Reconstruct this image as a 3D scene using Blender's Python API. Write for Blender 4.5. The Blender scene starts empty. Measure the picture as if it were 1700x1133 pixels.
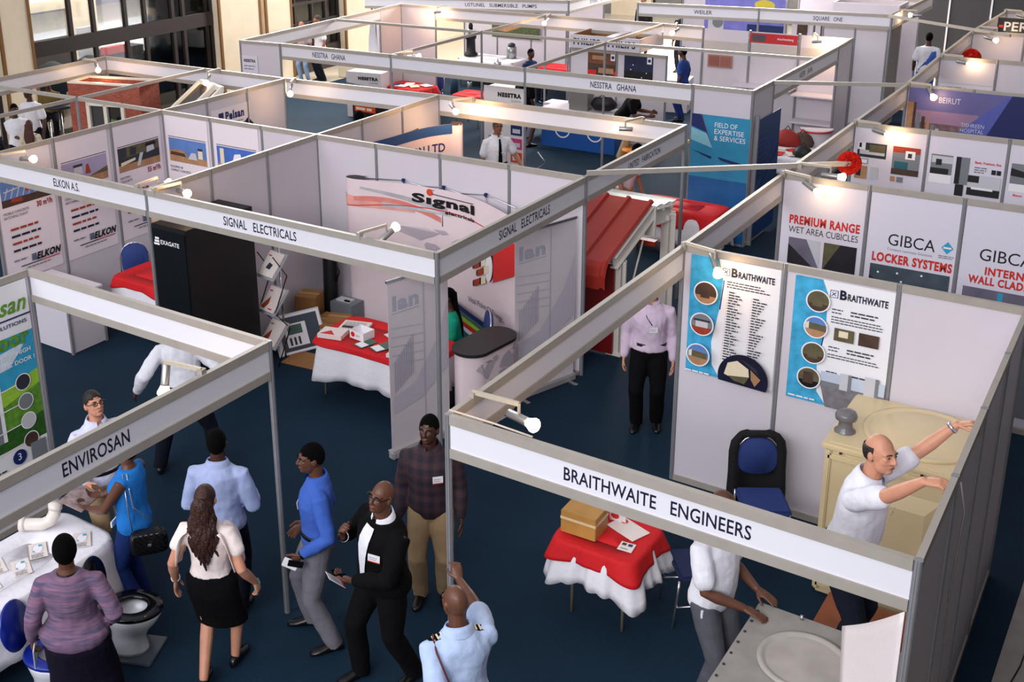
import bpy, bmesh, math, random
from mathutils import Vector, Matrix, noise
random.seed(7)
V=Vector; PI=math.pi
SC=bpy.context.scene; COL=SC.collection
# ---------------------------------------------------------------- camera, world, light, exposure
cd=bpy.data.cameras.new('camera'); cam=bpy.data.objects.new('camera',cd); COL.objects.link(cam)
cam.location=(5.7116,-8.2417,6.1508); cam.rotation_euler=(1.2558,0.0238,0.6180)
cd.sensor_width=36; cd.lens=39.886; cd.shift_x=0.0949; cd.shift_y=-0.1221; cd.clip_end=300
SC.camera=cam
def lin(c):
    return tuple(((x/255)/12.92 if x/255<=.04045 else ((x/255+.055)/1.055)**2.4) for x in c)
W=bpy.data.worlds.new('daylight'); SC.world=W; W.use_nodes=True
nt=W.node_tree; nt.nodes.clear()
wo=nt.nodes.new('ShaderNodeOutputWorld'); bg=nt.nodes.new('ShaderNodeBackground')
tc=nt.nodes.new('ShaderNodeTexCoord'); dt=nt.nodes.new('ShaderNodeVectorMath'); dt.operation='DOT_PRODUCT'
dt.inputs[1].default_value=(-0.52,-0.62,0.58)
mr=nt.nodes.new('ShaderNodeMapRange'); mr.inputs['From Min'].default_value=-1; mr.inputs['From Max'].default_value=1
rp=nt.nodes.new('ShaderNodeValToRGB')
rp.color_ramp.elements[0].position=.18; rp.color_ramp.elements[0].color=(.15,.145,.15,1)
rp.color_ramp.elements[1].position=.95; rp.color_ramp.elements[1].color=(.92,.91,.98,1)
nt.links.new(tc.outputs['Generated'],dt.inputs[0]); nt.links.new(dt.outputs['Value'],mr.inputs['Value'])
nt.links.new(mr.outputs['Result'],rp.inputs['Fac']); nt.links.new(rp.outputs['Color'],bg.inputs['Color'])
bg.inputs['Strength'].default_value=.80; nt.links.new(bg.outputs[0],wo.inputs[0])
def area(name,loc,target,sx,sy,power,col):
    l=bpy.data.lights.new(name,'AREA'); l.shape='RECTANGLE'; l.size=sx; l.size_y=sy; l.energy=power; l.color=col
    o=bpy.data.objects.new(name,l); COL.objects.link(o); o.location=loc
    o.rotation_euler=(V(target)-V(loc)).to_track_quat('-Z','Y').to_euler(); return o
area('rear_key_light',(-3,-17,11),(0,1,1),16,6,1800,(.93,.95,1.0))  # unseen soft key added behind the camera, no window there
area('side_fill_light',(5.5,-15.5,9.5),(-.5,-2,1.5),6,4,1000,(.95,.96,1.0))  # unseen fill added to brighten the sign boards facing right
area('entrance_daylight',(-15.2,13.5,5.5),(-6,9,0),5,5,1500,(1.0,.93,.84))
area('rear_entrance_daylight',(-6,23.5,5.5),(-5.8,20.5,0),5,4,2600,(1.0,.96,.9))
area('outdoor_daylight',(-20.5,21,7),(-20,21,0),8,8,5200,(.95,.97,1.0))
area('lobby_fill_light',(-18.3,9.5,4.9),(-19,9.5,0),5,3,420,(1.0,.93,.84))  # fill lamp added to brighten the lobby, no fitting modelled
vs=SC.view_settings; vs.view_transform='Standard'; vs.look='None'; vs.exposure=0.12; vs.gamma=1; vs.use_curve_mapping=False
try: SC.cycles.max_bounces=6; SC.cycles.sample_clamp_indirect=4
except Exception: pass
# ---------------------------------------------------------------- materials
MATS={}
def mat(name,col,rough=.55,metal=0,noise_=.04,scale=30,bump=0,bscale=60,emit=0,alpha=1,trans=0,spec=.4,sheen=0):
    if name in MATS: return MATS[name]
    m=bpy.data.materials.new(name); m.use_nodes=True; n=m.node_tree; b=n.nodes['Principled BSDF']; L=n.links
    c=lin(col); b.inputs['Roughness'].default_value=rough; b.inputs['Metallic'].default_value=metal
    b.inputs['Specular IOR Level'].default_value=spec
    t=n.nodes.new('ShaderNodeTexCoord')
    if noise_>0:
        z=n.nodes.new('ShaderNodeTexNoise'); z.inputs['Scale'].default_value=scale; z.inputs['Detail'].default_value=3
        r=n.nodes.new('ShaderNodeValToRGB'); e=r.color_ramp.elements
        e[0].position=.3; e[1].position=.7
        e[0].color=tuple(x*(1-noise_) for x in c)+(1,); e[1].color=tuple(min(1,x*(1+noise_)) for x in c)+(1,)
        L.new(t.outputs['Object'],z.inputs['Vector']); L.new(z.outputs['Fac'],r.inputs['Fac']); L.new(r.outputs['Color'],b.inputs['Base Color'])
    else: b.inputs['Base Color'].default_value=c+(1,)
    if bump:
        z2=n.nodes.new('ShaderNodeTexNoise'); z2.inputs['Scale'].default_value=bscale; z2.inputs['Detail'].default_value=4
        bu=n.nodes.new('ShaderNodeBump'); bu.inputs['Strength'].default_value=bump; bu.inputs['Distance'].default_value=.02
        L.new(t.outputs['Object'],z2.inputs['Vector']); L.new(z2.outputs['Fac'],bu.inputs['Height']); L.new(bu.outputs['Normal'],b.inputs['Normal'])
    if emit: b.inputs['Emission Color'].default_value=c+(1,); b.inputs['Emission Strength'].default_value=emit
    if trans: b.inputs['Transmission Weight'].default_value=trans
    if sheen: b.inputs['Sheen Weight'].default_value=sheen
    if alpha<1: b.inputs['Alpha'].default_value=alpha
    MATS[name]=m; return m
def node_mat(name,fn,rough=.6,spec=.4):
    if name in MATS: return MATS[name]
    m=bpy.data.materials.new(name); m.use_nodes=True; n=m.node_tree; b=n.nodes['Principled BSDF']
    b.inputs['Roughness'].default_value=rough; b.inputs['Specular IOR Level'].default_value=spec
    t=n.nodes.new('ShaderNodeTexCoord'); fn(n,b,t); MATS[name]=m; return m
LAM=mat('white_laminate',(207,200,208),.45,noise_=.015,scale=3)
ALU=mat('aluminium_profile',(166,158,149),.45,.1,noise_=.05,scale=8)
POST=mat('aluminium_post',(150,150,154),.38,.35,noise_=.05,scale=8)
FAS=mat('fascia_board',(224,222,229),.4,noise_=.01,scale=3)
INK=mat('ink_navy',(22,22,48),.5,noise_=0)
BLK=mat('black_matte',(14,15,18),.5)
BLKG=mat('black_gloss',(12,13,16),.15)
WHT=mat('white_print',(236,234,238),.5,noise_=.01)
RED=mat('red_cloth',(196,16,24),.75,noise_=.06,bump=.2,bscale=25)
CLOTH=mat('white_tablecloth',(226,224,230),.8,noise_=.02,bump=.35,bscale=14)
BLUEF=mat('blue_fabric',(36,56,116),.8,noise_=.06,scale=60)
STEEL=mat('chrome_steel',(200,200,205),.2,.9,noise_=.02)
CARD=mat('cardboard',(150,106,62),.75,noise_=.08,scale=12)
# ---------------------------------------------------------------- mesh builder
TEXTC={}
def textmesh(s,bold=0.0):
    k=(s,round(bold,4))
    if k in TEXTC: return TEXTC[k]
    cu=bpy.data.curves.new('t','FONT'); cu.body=s; cu.size=1; cu.resolution_u=3; cu.offset=bold; cu.space_character=1+bold*2.6
    o=bpy.data.objects.new('t',cu); COL.objects.link(o)
    dg=bpy.context.evaluated_depsgraph_get(); me=o.evaluated_get(dg).to_mesh()
    vs=[(v.co.x,v.co.y) for v in me.vertices]; fs=[tuple(p.vertices) for p in me.polygons]
    o.evaluated_get(dg).to_mesh_clear(); bpy.data.objects.remove(o); bpy.data.curves.remove(cu)
    TEXTC[k]=(vs,fs); return TEXTC[k]
CAPH=None
class MB:
    def __init__(s): s.v=[];s.f=[];s.m=[];s.sm=[];s.mats=[];s.X=Matrix()
    def mi(s,m):
        if m not in s.mats: s.mats.append(m)
        return s.mats.index(m)
    def add(s,vs,fs,m,smooth=False):
        b=len(s.v); X=s.X; s.v+= [X@V(p) for p in vs]; k=s.mi(m)
        for f in fs: s.f.append([i+b for i in f]); s.m.append(k); s.sm.append(smooth)
        return s
    def box(s,c,d,m,rz=0,rot=None,bev=0):
        x,y,z=d[0]/2,d[1]/2,d[2]/2; R=rot or Matrix.Rotation(rz,3,'Z'); c=V(c)
        if bev:
            bm=bmesh.new(); bmesh.ops.create_cube(bm,size=1)
            for v in bm.verts: v.co=V((v.co.x*d[0],v.co.y*d[1],v.co.z*d[2]))
            bmesh.ops.bevel(bm,geom=bm.edges[:],offset=bev,segments=2,affect='EDGES')
            bm.verts.index_update()
            s.add([c+R@v.co for v in bm.verts],[[v.index for v in f.verts] for f in bm.faces],m); bm.free(); return s
        P=[c+R@V((i*x,j*y,k*z)) for i in(-1,1) for j in(-1,1) for k in(-1,1)]
        return s.add(P,[(0,1,3,2),(4,6,7,5),(0,4,5,1),(2,3,7,6),(0,2,6,4),(1,5,7,3)],m)
    def bar(s,a,b,w,h,m,up=(0,0,1)):
        a=V(a);b=V(b);d=(b-a); L=d.length; d.normalize(); u=V(up)
        if abs(d.dot(u))>.99: u=V((1,0,0))
        r=d.cross(u).normalized(); u=r.cross(d)
        R=Matrix((d,r,u)).transposed()
        return s.box((a+b)/2,(L,w,h),m,rot=R)
    def quad(s,a,b,c,d,m): return s.add([a,b,c,d],[(0,1,2,3)],m)
    def prism(s,pts,z0,z1,m,smooth=False):
        n=len(pts); vs=[(p[0],p[1],z0) for p in pts]+[(p[0],p[1],z1) for p in pts]
        fs=[tuple(range(n-1,-1,-1)),tuple(range(n,2*n))]
        s.add(vs,fs,m); s.add(vs,[(i,(i+1)%n,n+(i+1)%n,n+i) for i in range(n)],m,smooth); return s
    def loft(s,rings,m,smooth=True,cap=True,closed=True):
        n=len(rings[0]); vs=[p for r in rings for p in r]; fs=[]
        for k in range(len(rings)-1):
            for i in range(n if closed else n-1):
                j=(i+1)%n; fs.append((k*n+i,k*n+j,(k+1)*n+j,(k+1)*n+i))
        if cap: fs+= [tuple(range(n-1,-1,-1)),tuple(range((len(rings)-1)*n,len(rings)*n))]
        return s.add(vs,fs,m,smooth)
    def tube(s,pts,r,m,n=8,smooth=True,flat=1.0):
        pts=[V(p) for p in pts]; rr=r if isinstance(r,(list,tuple)) else [r]*len(pts); rings=[]; u=None
        for i,p in enumerate(pts):
            d=(pts[min(i+1,len(pts)-1)]-pts[max(i-1,0)]).normalized()
            if u is None:
                u=V((0,0,1)) if abs(d.z)<.9 else V((1,0,0))
            a=(u-d*u.dot(d)).normalized(); b=d.cross(a); u=a
            rings.append([p+a*(rr[i]*math.cos(2*PI*k/n))+b*(rr[i]*flat*math.sin(2*PI*k/n)) for k in range(n)])
        return s.loft(rings,m,smooth)
    def lathe(s,prof,m,c=(0,0,0),n=24,axis=None):
        R=V((0,0,1)).rotation_difference(V(axis)).to_matrix() if axis else Matrix.Identity(3); c=V(c)
        rings=[[c+R@V((r*math.cos(2*PI*k/n),r*math.sin(2*PI*k/n),z)) for k in range(n)] for r,z in prof]
        return s.loft(rings,m)
    def ball(s,c,r,m,n=12,k=8):
        if not isinstance(r,(tuple,list)): r=(r,r,r)
        c=V(c); rings=[]
        for i in range(k+1):
            t=PI*i/k; q=max(math.sin(t),.01)
            rings.append([c+V((r[0]*q*math.cos(2*PI*j/n),r[1]*q*math.sin(2*PI*j/n),-r[2]*math.cos(t))) for j in range(n)])
        return s.loft(rings,m)
    def build(s,name,parent=None,loc=None):
        me=bpy.data.meshes.new(name); me.from_pydata([tuple(p) for p in s.v],[],s.f)
        for m in s.mats: me.materials.append(m)
        me.polygons.foreach_set('material_index',s.m); me.polygons.foreach_set('use_smooth',s.sm); me.update()
        o=bpy.data.objects.new(name,me); COL.objects.link(o)
        if parent: o.parent=parent
        if loc: o.location=loc
        return o
class Art(MB):
    """flat artwork: origin o (lower left), right u, up v; layers stack along the normal"""
    def __init__(s,o=(0,0,0),u=(1,0,0),v=(0,0,1),t=.004):
        super().__init__(); s.o=V(o); s.u=V(u).normalized(); s.w=V(v).normalized(); s.n=s.u.cross(s.w).normalized(); s.k=0; s.t=t; s.fn=None
    def P(s,x,y,z): 
        if s.fn: return s.fn(x,y,z)
        return s.o+s.u*x+s.w*y+s.n*z
    def base(s,w,h,m,back=None):
        a=[s.P(0,0,0),s.P(w,0,0),s.P(w,h,0),s.P(0,h,0)]; b=[s.P(0,0,s.t),s.P(w,0,s.t),s.P(w,h,s.t),s.P(0,h,s.t)]
        s.add(a+b,[(3,2,1,0)],back or m); s.add(a+b,[(4,5,6,7),(0,1,5,4),(1,2,6,5),(2,3,7,6),(3,0,4,7)],m); s.k=1; return s
    def z(s): s.k+=1; return s.t+.0007*s.k
    def poly(s,pts,m): z=s.z(); return s.add([s.P(x,y,z) for x,y in pts],[tuple(range(len(pts)))],m)
    def rect(s,x0,y0,x1,y1,m): return s.poly([(x0,y0),(x1,y0),(x1,y1),(x0,y1)],m)
    def disc(s,x,y,r,m,n=28,ry=None): return s.poly([(x+r*math.cos(2*PI*i/n),y+(ry or r)*math.sin(2*PI*i/n)) for i in range(n)],m)
    def text(s,t,x,y,h,m,w=None,bold=0,align='l',shear=0):
        vs,fs=textmesh(t,bold)
        if not vs: return s
        x0=min(p[0] for p in vs);x1=max(p[0] for p in vs); hv,_=textmesh('H',bold); hy=max(p[1] for p in hv)
        k=h/hy; kx=w/(x1-x0) if w else k; W_=(x1-x0)*kx
        ox=x-(W_/2 if align=='c' else W_ if align=='r' else 0); z=s.z()
        return s.add([s.P(ox+(p[0]-x0)*kx+shear*p[1]*k,y+p[1]*k,z) for p in vs],fs,m)
    def lines(s,x,y,w,n,dy,h,m,rag=.3,seed=1):
        rd=random.Random(seed)
        for i in range(n):
            e=w*(1-rag*rd.random()); q=x; z=s.z()
            while q<x+e:
                ww=min(h*rd.uniform(2,5),x+e-q)
                s.add([s.P(q,y-i*dy,z),s.P(q+ww,y-i*dy,z),s.P(q+ww,y-i*dy+h,z),s.P(q,y-i*dy+h,z)],[(0,1,2,3)],m); q+=ww+h*.7
        return s
def thing(name,label,cat,loc=(0,0,0),rz=0,group=None):
    o=bpy.data.objects.new(name,None); COL.objects.link(o); o.empty_display_size=.1
    o.location=loc; o.rotation_euler=(0,0,rz); return tag(o,label,cat,group)
def tag(o,label,cat,group=None,kind=None):
    if label: o['label']=label
    if cat: o['category']=cat
    if group: o['group']=group
    if kind: o['kind']=kind
    return o
def struct(o): o['kind']='structure'; return o
def copy_tree(o,parent=None):
    c=o.copy(); COL.objects.link(c)
    if parent: c.parent=parent
    for ch in [x for x in SC.objects if x.parent==o]: copy_tree(ch,c)
    return c
# ---------------------------------------------------------------- hall shell
def carpet_fn(n,b,t):
    z=n.nodes.new('ShaderNodeTexNoise'); z.inputs['Scale'].default_value=90; z.inputs['Detail'].default_value=5
    z2=n.nodes.new('ShaderNodeTexNoise'); z2.inputs['Scale'].default_value=1.2; z2.inputs['Detail'].default_value=3
    r=n.nodes.new('ShaderNodeValToRGB'); r.color_ramp.elements[0].position=.25; r.color_ramp.elements[1].position=.75
    r.color_ramp.elements[0].color=lin((10,28,42))+(1,); r.color_ramp.elements[1].color=lin((20,48,69))+(1,)
    mx=n.nodes.new('ShaderNodeMix'); mx.data_type='FLOAT'; mx.inputs[0].default_value=.35
    n.links.new(t.outputs['Object'],z.inputs['Vector']); n.links.new(t.outputs['Object'],z2.inputs['Vector'])
    n.links.new(z.outputs['Fac'],mx.inputs[2]); n.links.new(z2.outputs['Fac'],mx.inputs[3])
    n.links.new(mx.outputs[0],r.inputs['Fac']); n.links.new(r.outputs['Color'],b.inputs['Base Color'])
    bu=n.nodes.new('ShaderNodeBump'); bu.inputs['Strength'].default_value=.4; bu.inputs['Distance'].default_value=.004
    n.links.new(z.outputs['Fac'],bu.inputs['Height']); n.links.new(bu.outputs['Normal'],b.inputs['Normal'])
CARPET=node_mat('navy_carpet',carpet_fn,.85,.18)
TILE=mat('stone_floor',(205,192,172),.4,noise_=.08,scale=4)
CONC=mat('concrete_floor',(158,150,143),.7,noise_=.15,scale=5,bump=.2)
CREAM=mat('cream_plaster',(222,208,184),.7,noise_=.04,scale=3)
BROWN=mat('brown_strip',(120,82,40),.5)
MULL=mat('dark_mullion',(46,38,36),.4)
struct(MB().box((-4,8,-.05),(60,60,.1),TILE).build('floor'))
struct(MB().box((-23,22,.012),(13,13,.02),mat('outdoor_paving',(216,212,204),.7,noise_=.05)).build('floor_outdoor'))
struct(MB().box((9.1,8,.002),(8.1,60,.004),CONC).build('floor_concrete'))
struct(MB().prism([(-11.9,-14),(5.05,-14),(5.05,19.5),(-14.3,19.5),(-14.3,6.2),(-11.9,6.2)],0,.008,CARPET).build('floor_carpet'))
# unseen mezzanine slab by the camera, added to shade the right side
GAL_=mat('dark_surround',(54,52,56),.7)  # slab and right wall kept dark to cut bounced light
mz=MB().box((9.2,4,4.35),(6.8,40,.3),GAL_).box((5.85,4,4.45),(.12,40,.5),GAL_); struct(mz.build('ceiling_shade_slab'))
struct(MB().box((9.0,8,2.1),(.2,60,4.2),GAL_).build('wall_right'))
# ---- glazed side wall at x=-15.8
GX=-15.8
GLASS=bpy.data.materials.new('window_glass'); GLASS.use_nodes=True
_n=GLASS.node_tree; _n.nodes.clear(); _o=_n.nodes.new('ShaderNodeOutputMaterial'); _m=_n.nodes.new('ShaderNodeMixShader')
_t=_n.nodes.new('ShaderNodeBsdfTransparent'); _t.inputs[0].default_value=(.82,.84,.86,1); _g=_n.nodes.new('ShaderNodeBsdfGlossy'); _g.inputs['Roughness'].default_value=.03
_f=_n.nodes.new('ShaderNodeFresnel'); _f.inputs[0].default_value=1.5
_n.links.new(_f.outputs[0],_m.inputs[0]); _n.links.new(_t.outputs[0],_m.inputs[1]); _n.links.new(_g.outputs[0],_m.inputs[2]); _n.links.new(_m.outputs[0],_o.inputs[0])
def pillar(y0,y1,k):
    b=MB().box((GX,(y0+y1)/2,2.6),(.55,y1-y0,5.2),CREAM)
    for y in (y0+.02,y1-.02): b.box((GX+.27,y,2.6),(.06,.07,5.2),BROWN)
    struct(b.build('wall_left'))
pillar(6.25,7.05,1); pillar(12.75,14.3,2); pillar(4.2,5.0,3); pillar(14.5,15.55,4); pillar(17.9,19.2,5)
def glazing(nm,y0,y1,ys,zs,glass=True,drop=None,ms=.09):
    b=MB()
    for y in [y0,y1]+ys: b.box((GX,y,2.6),(.1,ms,5.2),MULL)
    for z,h in zs: b.box((GX,(y0+y1)/2,z),(.12,y1-y0,h),MULL)
    o=struct(b.build(nm)); 
    if glass: struct(MB().box((GX-.02,(y0+y1)/2,2.6),(.01,y1-y0,5.2),GLASS).build('window_pane',o))
    return o
glazing('window_1',7.05,12.75,[8.3,8.95,9.9,10.5,11.4,11.75],[(2.05,.34),(.06,.12),(3.6,.07)])
glazing('window_2',15.55,17.9,[15.95,16.7,17.3],[(2.0,.08),(1.45,.04),(2.6,.05),(3.2,.05),(.35,.7)],ms=.06)
glazing('window_3',5.0,6.25,[5.6],[(2.05,.34),(.06,.12)])
struct(MB().box((GX,24,2.6),(.4,9.6,5.2),CREAM).build('wall_left'))
# lobby behind the glass
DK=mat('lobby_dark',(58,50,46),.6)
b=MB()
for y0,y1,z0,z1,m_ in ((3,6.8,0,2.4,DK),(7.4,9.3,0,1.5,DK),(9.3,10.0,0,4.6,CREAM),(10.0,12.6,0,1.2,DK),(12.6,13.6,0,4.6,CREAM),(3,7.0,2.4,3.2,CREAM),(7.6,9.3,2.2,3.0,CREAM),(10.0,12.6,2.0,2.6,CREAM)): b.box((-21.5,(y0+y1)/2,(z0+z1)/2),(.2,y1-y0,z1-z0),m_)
struct(b.build('wall_lobby'))
b=MB().box((-19.2,7.4,2.55),(.2,2.6,.5),CREAM).box((-19.6,11.2,2.9),(.2,2.4,.7),WHT).box((-18.6,12.0,.6),(.5,1.2,1.2),DK); struct(b.build('wall_balcony'))
for i,(x,y,z,c,s_) in enumerate(((-18.6,7.7,2.6,(206,120,120),(.1,.4,.7)),(-18.4,11.6,1.2,(200,60,50),(.2,.7,.2)),(-18.8,11.1,1.3,(214,218,226),(.1,.6,1.1)))):
    tag(MB().box((x,y,z),s_,mat('lobby_print_%d'%i,c,.5),bev=.01).build('lobby_sign'),['pink panel hanging behind the glazed wall','red bar shaped sign behind the glazed wall','pale notice board behind the glazed wall'][i],'sign')
for i,(x,y) in enumerate(((-18.0,9.3),(-17.9,10.4),(-17.4,12.2))):
    o=MB().loft([[(r_*math.cos(2*PI*k/12),r_*math.sin(2*PI*k/12),z) for k in range(12)] for z,r_ in ((0,.2),(.5,.28),(.52,.4),(.8,.5),(1.1,.4),(1.25,.1))],mat('dark_plant',(26,30,24),.8,noise_=.4,scale=12)).build('potted_shrub',None,(x,y,.02)); tag(o,['dark potted shrub behind the glazed wall, left of three','dark potted shrub behind the glazed wall, middle of three','dark potted shrub behind the glazed wall, right of three'][i],'plant','potted shrubs behind the glazed wall')
struct(MB().box((-18.8,9.6,.01),(5.8,10.6,.02),mat('lobby_floor',(96,86,78),.35)).build('floor_lobby'))
# ---- rear wall
REARY=31
b=MB()
for x0,x1 in ((-20,-15),(-13.2,-11.6),(-8.2,-6.9),(-3.4,14)): b.box(((x0+x1)/2,REARY,2.8),(x1-x0,.4,5.6),CREAM)
struct(b.build('wall_back'))
for x0,x1,k in ((-15,-13.2,4),(-11.6,-8.2,5),(-6.9,-3.4,6)):
    b=MB()
    for i in range(4): b.box((x0+(x1-x0)*i/3,REARY,2.8),(.08,.1,5.6),MULL)
    for z in (1.0,2.3,3.6): b.box(((x0+x1)/2,REARY,z),(x1-x0,.08,.07),MULL)
    o=struct(b.build('window_%d'%k)); struct(MB().box(((x0+x1)/2,REARY,2.8),(x1-x0,.01,5.6),GLASS).build('window_pane',o))
# ---------------------------------------------------------------- shell scheme
H=2.52
def postmesh(h,name='post',parent=None,loc=None,m=None):
    pr=[]
    for i in range(8):
        for da,r in ((-.28,.024),(-.1,.024),(-.09,.018),(.09,.018),(.1,.024),(.28,.024)):
            a=2*PI*i/8+da*.9; pr.append((r*math.cos(a),r*math.sin(a)))
    return MB().prism(pr,.008,h,m or POST).build(name,parent,loc)
POSTS=set()
def stand_post(x,y,label,h=H):
    r=postmesh(h,'stand_post',None,(x,y,0)); return tag(r,label,'post','upright posts of the exhibition stands')
def screen(label,p0,p1,n,ends=(1,1),art=None,h=H,z0=.05,panel=None,group='white panel walls of the stands'):
    p0=V((p0[0],p0[1],0)); p1=V((p1[0],p1[1],0)); d=(p1-p0); L=d.length; d.normalize(); a=math.atan2(d.y,d.x)
    r=thing('panel_wall',label,'panel wall',p0,a,group); r['kind']='thing'
    s=L/n
    for i in range(n):
        MB().box((s*(i+.5),0,(z0+h)/2),(s-.03,.012,h-z0-.02),panel or LAM).build('panel',r)
        MB().box((s*(i+.5),0,h-.032),(s-.04,.04,.064),ALU).build('rail',r)
        MB().box((s*(i+.5),0,.04 if z0<.2 else z0+.03),(s-.04,.04,.064),ALU).build('rail',r)
    for i in range(n+1):
        if (i==0 and not ends[0]) or (i==n and not ends[1]): continue
        postmesh(h,'post',r,(s*i,0,0))
    return r
def fascia(label,p0,p1,txt=None,tx=0,tw=1,th=.1,side=-1,h=H,hh=.32,group='fascia sign boards over the stands',ink=None,arm=.0):
    """side -1: lettering on the right-hand side of p0->p1 (reads p0 to p1)"""
    p0=V((p0[0],p0[1],0)); p1=V((p1[0],p1[1],0)); d=p1-p0; L=d.length; a=math.atan2(d.y,d.x)
    r=thing('fascia_sign',label,'sign',p0,a,group)
    MB().box((L/2,0,h-hh/2),(L-.04,.014,hh-.06),FAS).build('board',r)
    MB().box((L/2,0,h-.034),(L-.045,.042,.068),ALU).build('rail',r)
    MB().box((L/2,0,h-hh+.034),(L-.045,.042,.068),ALU).build('rail',r)
    if txt:
        A=Art((0,-.0075,0),(1,0,0),(0,0,1),t=0)
        A.text(txt,tx,h-hh/2-th/2,th,ink or INK,w=tw,bold=.012); A.build('lettering',r)
    return r
def rail(label,a,b,h=H,name='cross_rail',w=.04,t=.055):
    a=V((a[0],a[1],0));b=V((b[0],b[1],0)); d=b-a
    o=MB().box((d.length/2,0,0),(d.length,w,t),ALU).build(name,None,(a.x,a.y,h-t/2)); o.rotation_euler=(0,0,math.atan2(d.y,d.x))
    return tag(o,label,'rail','aluminium rails tying the stands together')
BULB=mat('lit_bulb',(255,222,170),.3,noise_=0,emit=14)
CAN=mat('lamp_can',(176,174,172),.28,.75)
BULBOFF=mat('reflector',(220,200,170),.2,.4)
def spot(label,base,armv,aim,power=14,h=H,glow=True,al=.34):
    """clamp on the rail at base, flat arm along armv, can hung under its end pointing along aim"""
    r=thing('spotlight',label,'spotlight',(base[0],base[1],h),0,'arm spotlights clamped on the stand rails')
    d=V((armv[0],armv[1],0)).normalized(); e=d*al
    MB().box((0,0,.0),(.045,.055,.07),ALU,rz=math.atan2(d.y,d.x)).build('clamp',r)
    MB().bar((0,0,.03),(e.x,e.y,.03),.022,.03,mat('lamp_arm',(196,186,168),.4,.2)).bar((e.x,e.y,.035),(e.x,e.y,-.06),.016,.016,ALU).build('arm',r)
    q=V(aim).normalized(); c=V((e.x,e.y,-.075))
    MB().lathe([(.026,-.1),(.032,-.095),(.032,.07),(.034,.085),(.03,.085)],CAN,c,16,q).build('lamp_can',r)
    MB().lathe([(.026,.07),(.034,.1),(.05,.135),(.05,.15),(.04,.163),(.02,.17)],BULB if glow else BULBOFF,c,16,q).build('bulb',r)
    if power:
        l=bpy.data.lights.new('spot_glow','POINT'); l.energy=power*.42; l.color=(1,.6,.28); l.shadow_soft_size=.05
        o=bpy.data.objects.new('spot_glow',l); COL.objects.link(o); o.parent=r; o.location=c+q*.23
    return r
# ---------------------------------------------------------------- island A : Signal / Elkon / United / Pelsan
screen('white three panel wall between the concrete plant stand and the black cabinet',(-4,.0),(-4,3),3,ends=(0,0))
screen('white four panel wall behind the curved cable display',(-4,3),(0,3),4,ends=(1,0))
screen('white wall carrying the tall concrete plant posters at the left edge',(-7,.02),(-7,3),3,ends=(1,0))
screen('white wall with two blue sky plant posters, backing the concrete plant stand',(-7,3),(-4,3),3,ends=(1,0))
screen('white wall behind the navy and pink fabric pop up display',(-4,3.0),(-4,5.9),3,ends=(0,0))
screen('white wall with the navy lamp maker logo poster',(-7,3),(-7,5.7),3,ends=(0,1))
stand_post(0,0,'aluminium post at the front corner of the cable stand beside the roll up banners')
stand_post(-4,0,'aluminium post at the black cabinet, under the join of two front signs')
stand_post(0,3.02,'aluminium post at the right end of the cable stand side sign')
stand_post(0,5.9,'aluminium post at the far end of the fabrication side sign')
stand_post(-4,5.9,'aluminium post where two rear fascias meet behind the pop up display')
fascia('front fascia sign with navy capitals above the black server cabinet',(-4,0),(0,0),'SIGNAL   ELECTRICALS',1.21,1.04)
fascia('side fascia sign with navy capitals above the two roll up banners',(0,0),(0,3),'SIGNAL   ELECTRICALS',1.11,1.06)
fascia('front fascia sign with short navy lettering before the concrete plant posters',(-7,0),(-4,0),'ELKON A.S.',1.33,.48)
fascia('side fascia sign with small navy capitals above the red roofed steel model',(0,3.04),(0,5.9),'UNITED   FABRICATION',1.1,.95,.08)
fascia('blank rear fascia with a warm lamp patch, behind the fabrication stand',(-4,5.9),(0,5.9))
fascia('blank rear fascia above the open blue carpet, right of the lamp maker wall',(-7,5.75),(-4,5.9))
fascia('blank rear fascia above the brick kiosk',(-11.5,5.72),(-7,5.75))
fascia('blank fascia at the far left with a glowing lamp, in front of the glazed wall',(-11.5,-1.5),(-11.5,5.72))
stand_post(-11.5,5.72,'aluminium post at the far corner beside the brick kiosk')
stand_post(-8.9,2.95,'aluminium post in front of the brick kiosk door')
rail('rail running left from the corner of the concrete plant posters',(-13,2.9),(-7,3.0))
rail('rail passing over the brick kiosk towards its rear fascia',(-8.95,-1),(-8.87,5.75))
# ---- Braithwaite stand
BX=1.86; BY=-2.59
fascia('front fascia sign with large navy capitals, in front of the cream tank',(BX,BY),(4.84,BY),'BRAITHWAITE   ENGINEERS',.885,1.21,.092)
fascia('long blank side fascia of the tank stand, running to its poster wall',(BX,BY),(BX,1.41))
stand_post(BX,BY,'aluminium post gripped by the guard at the tank stand corner')
screen('white poster wall behind the cream water tank',(BX,1.41),(4.77,1.41),3,ends=(1,0))
GREY=mat('panel_back',(112,108,122),.5,noise_=.06,scale=3)
screen('end wall seen from its dark outer side, right of the cream tank',(4.84,BY),(4.77,1.41),4,ends=(1,1))
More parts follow.
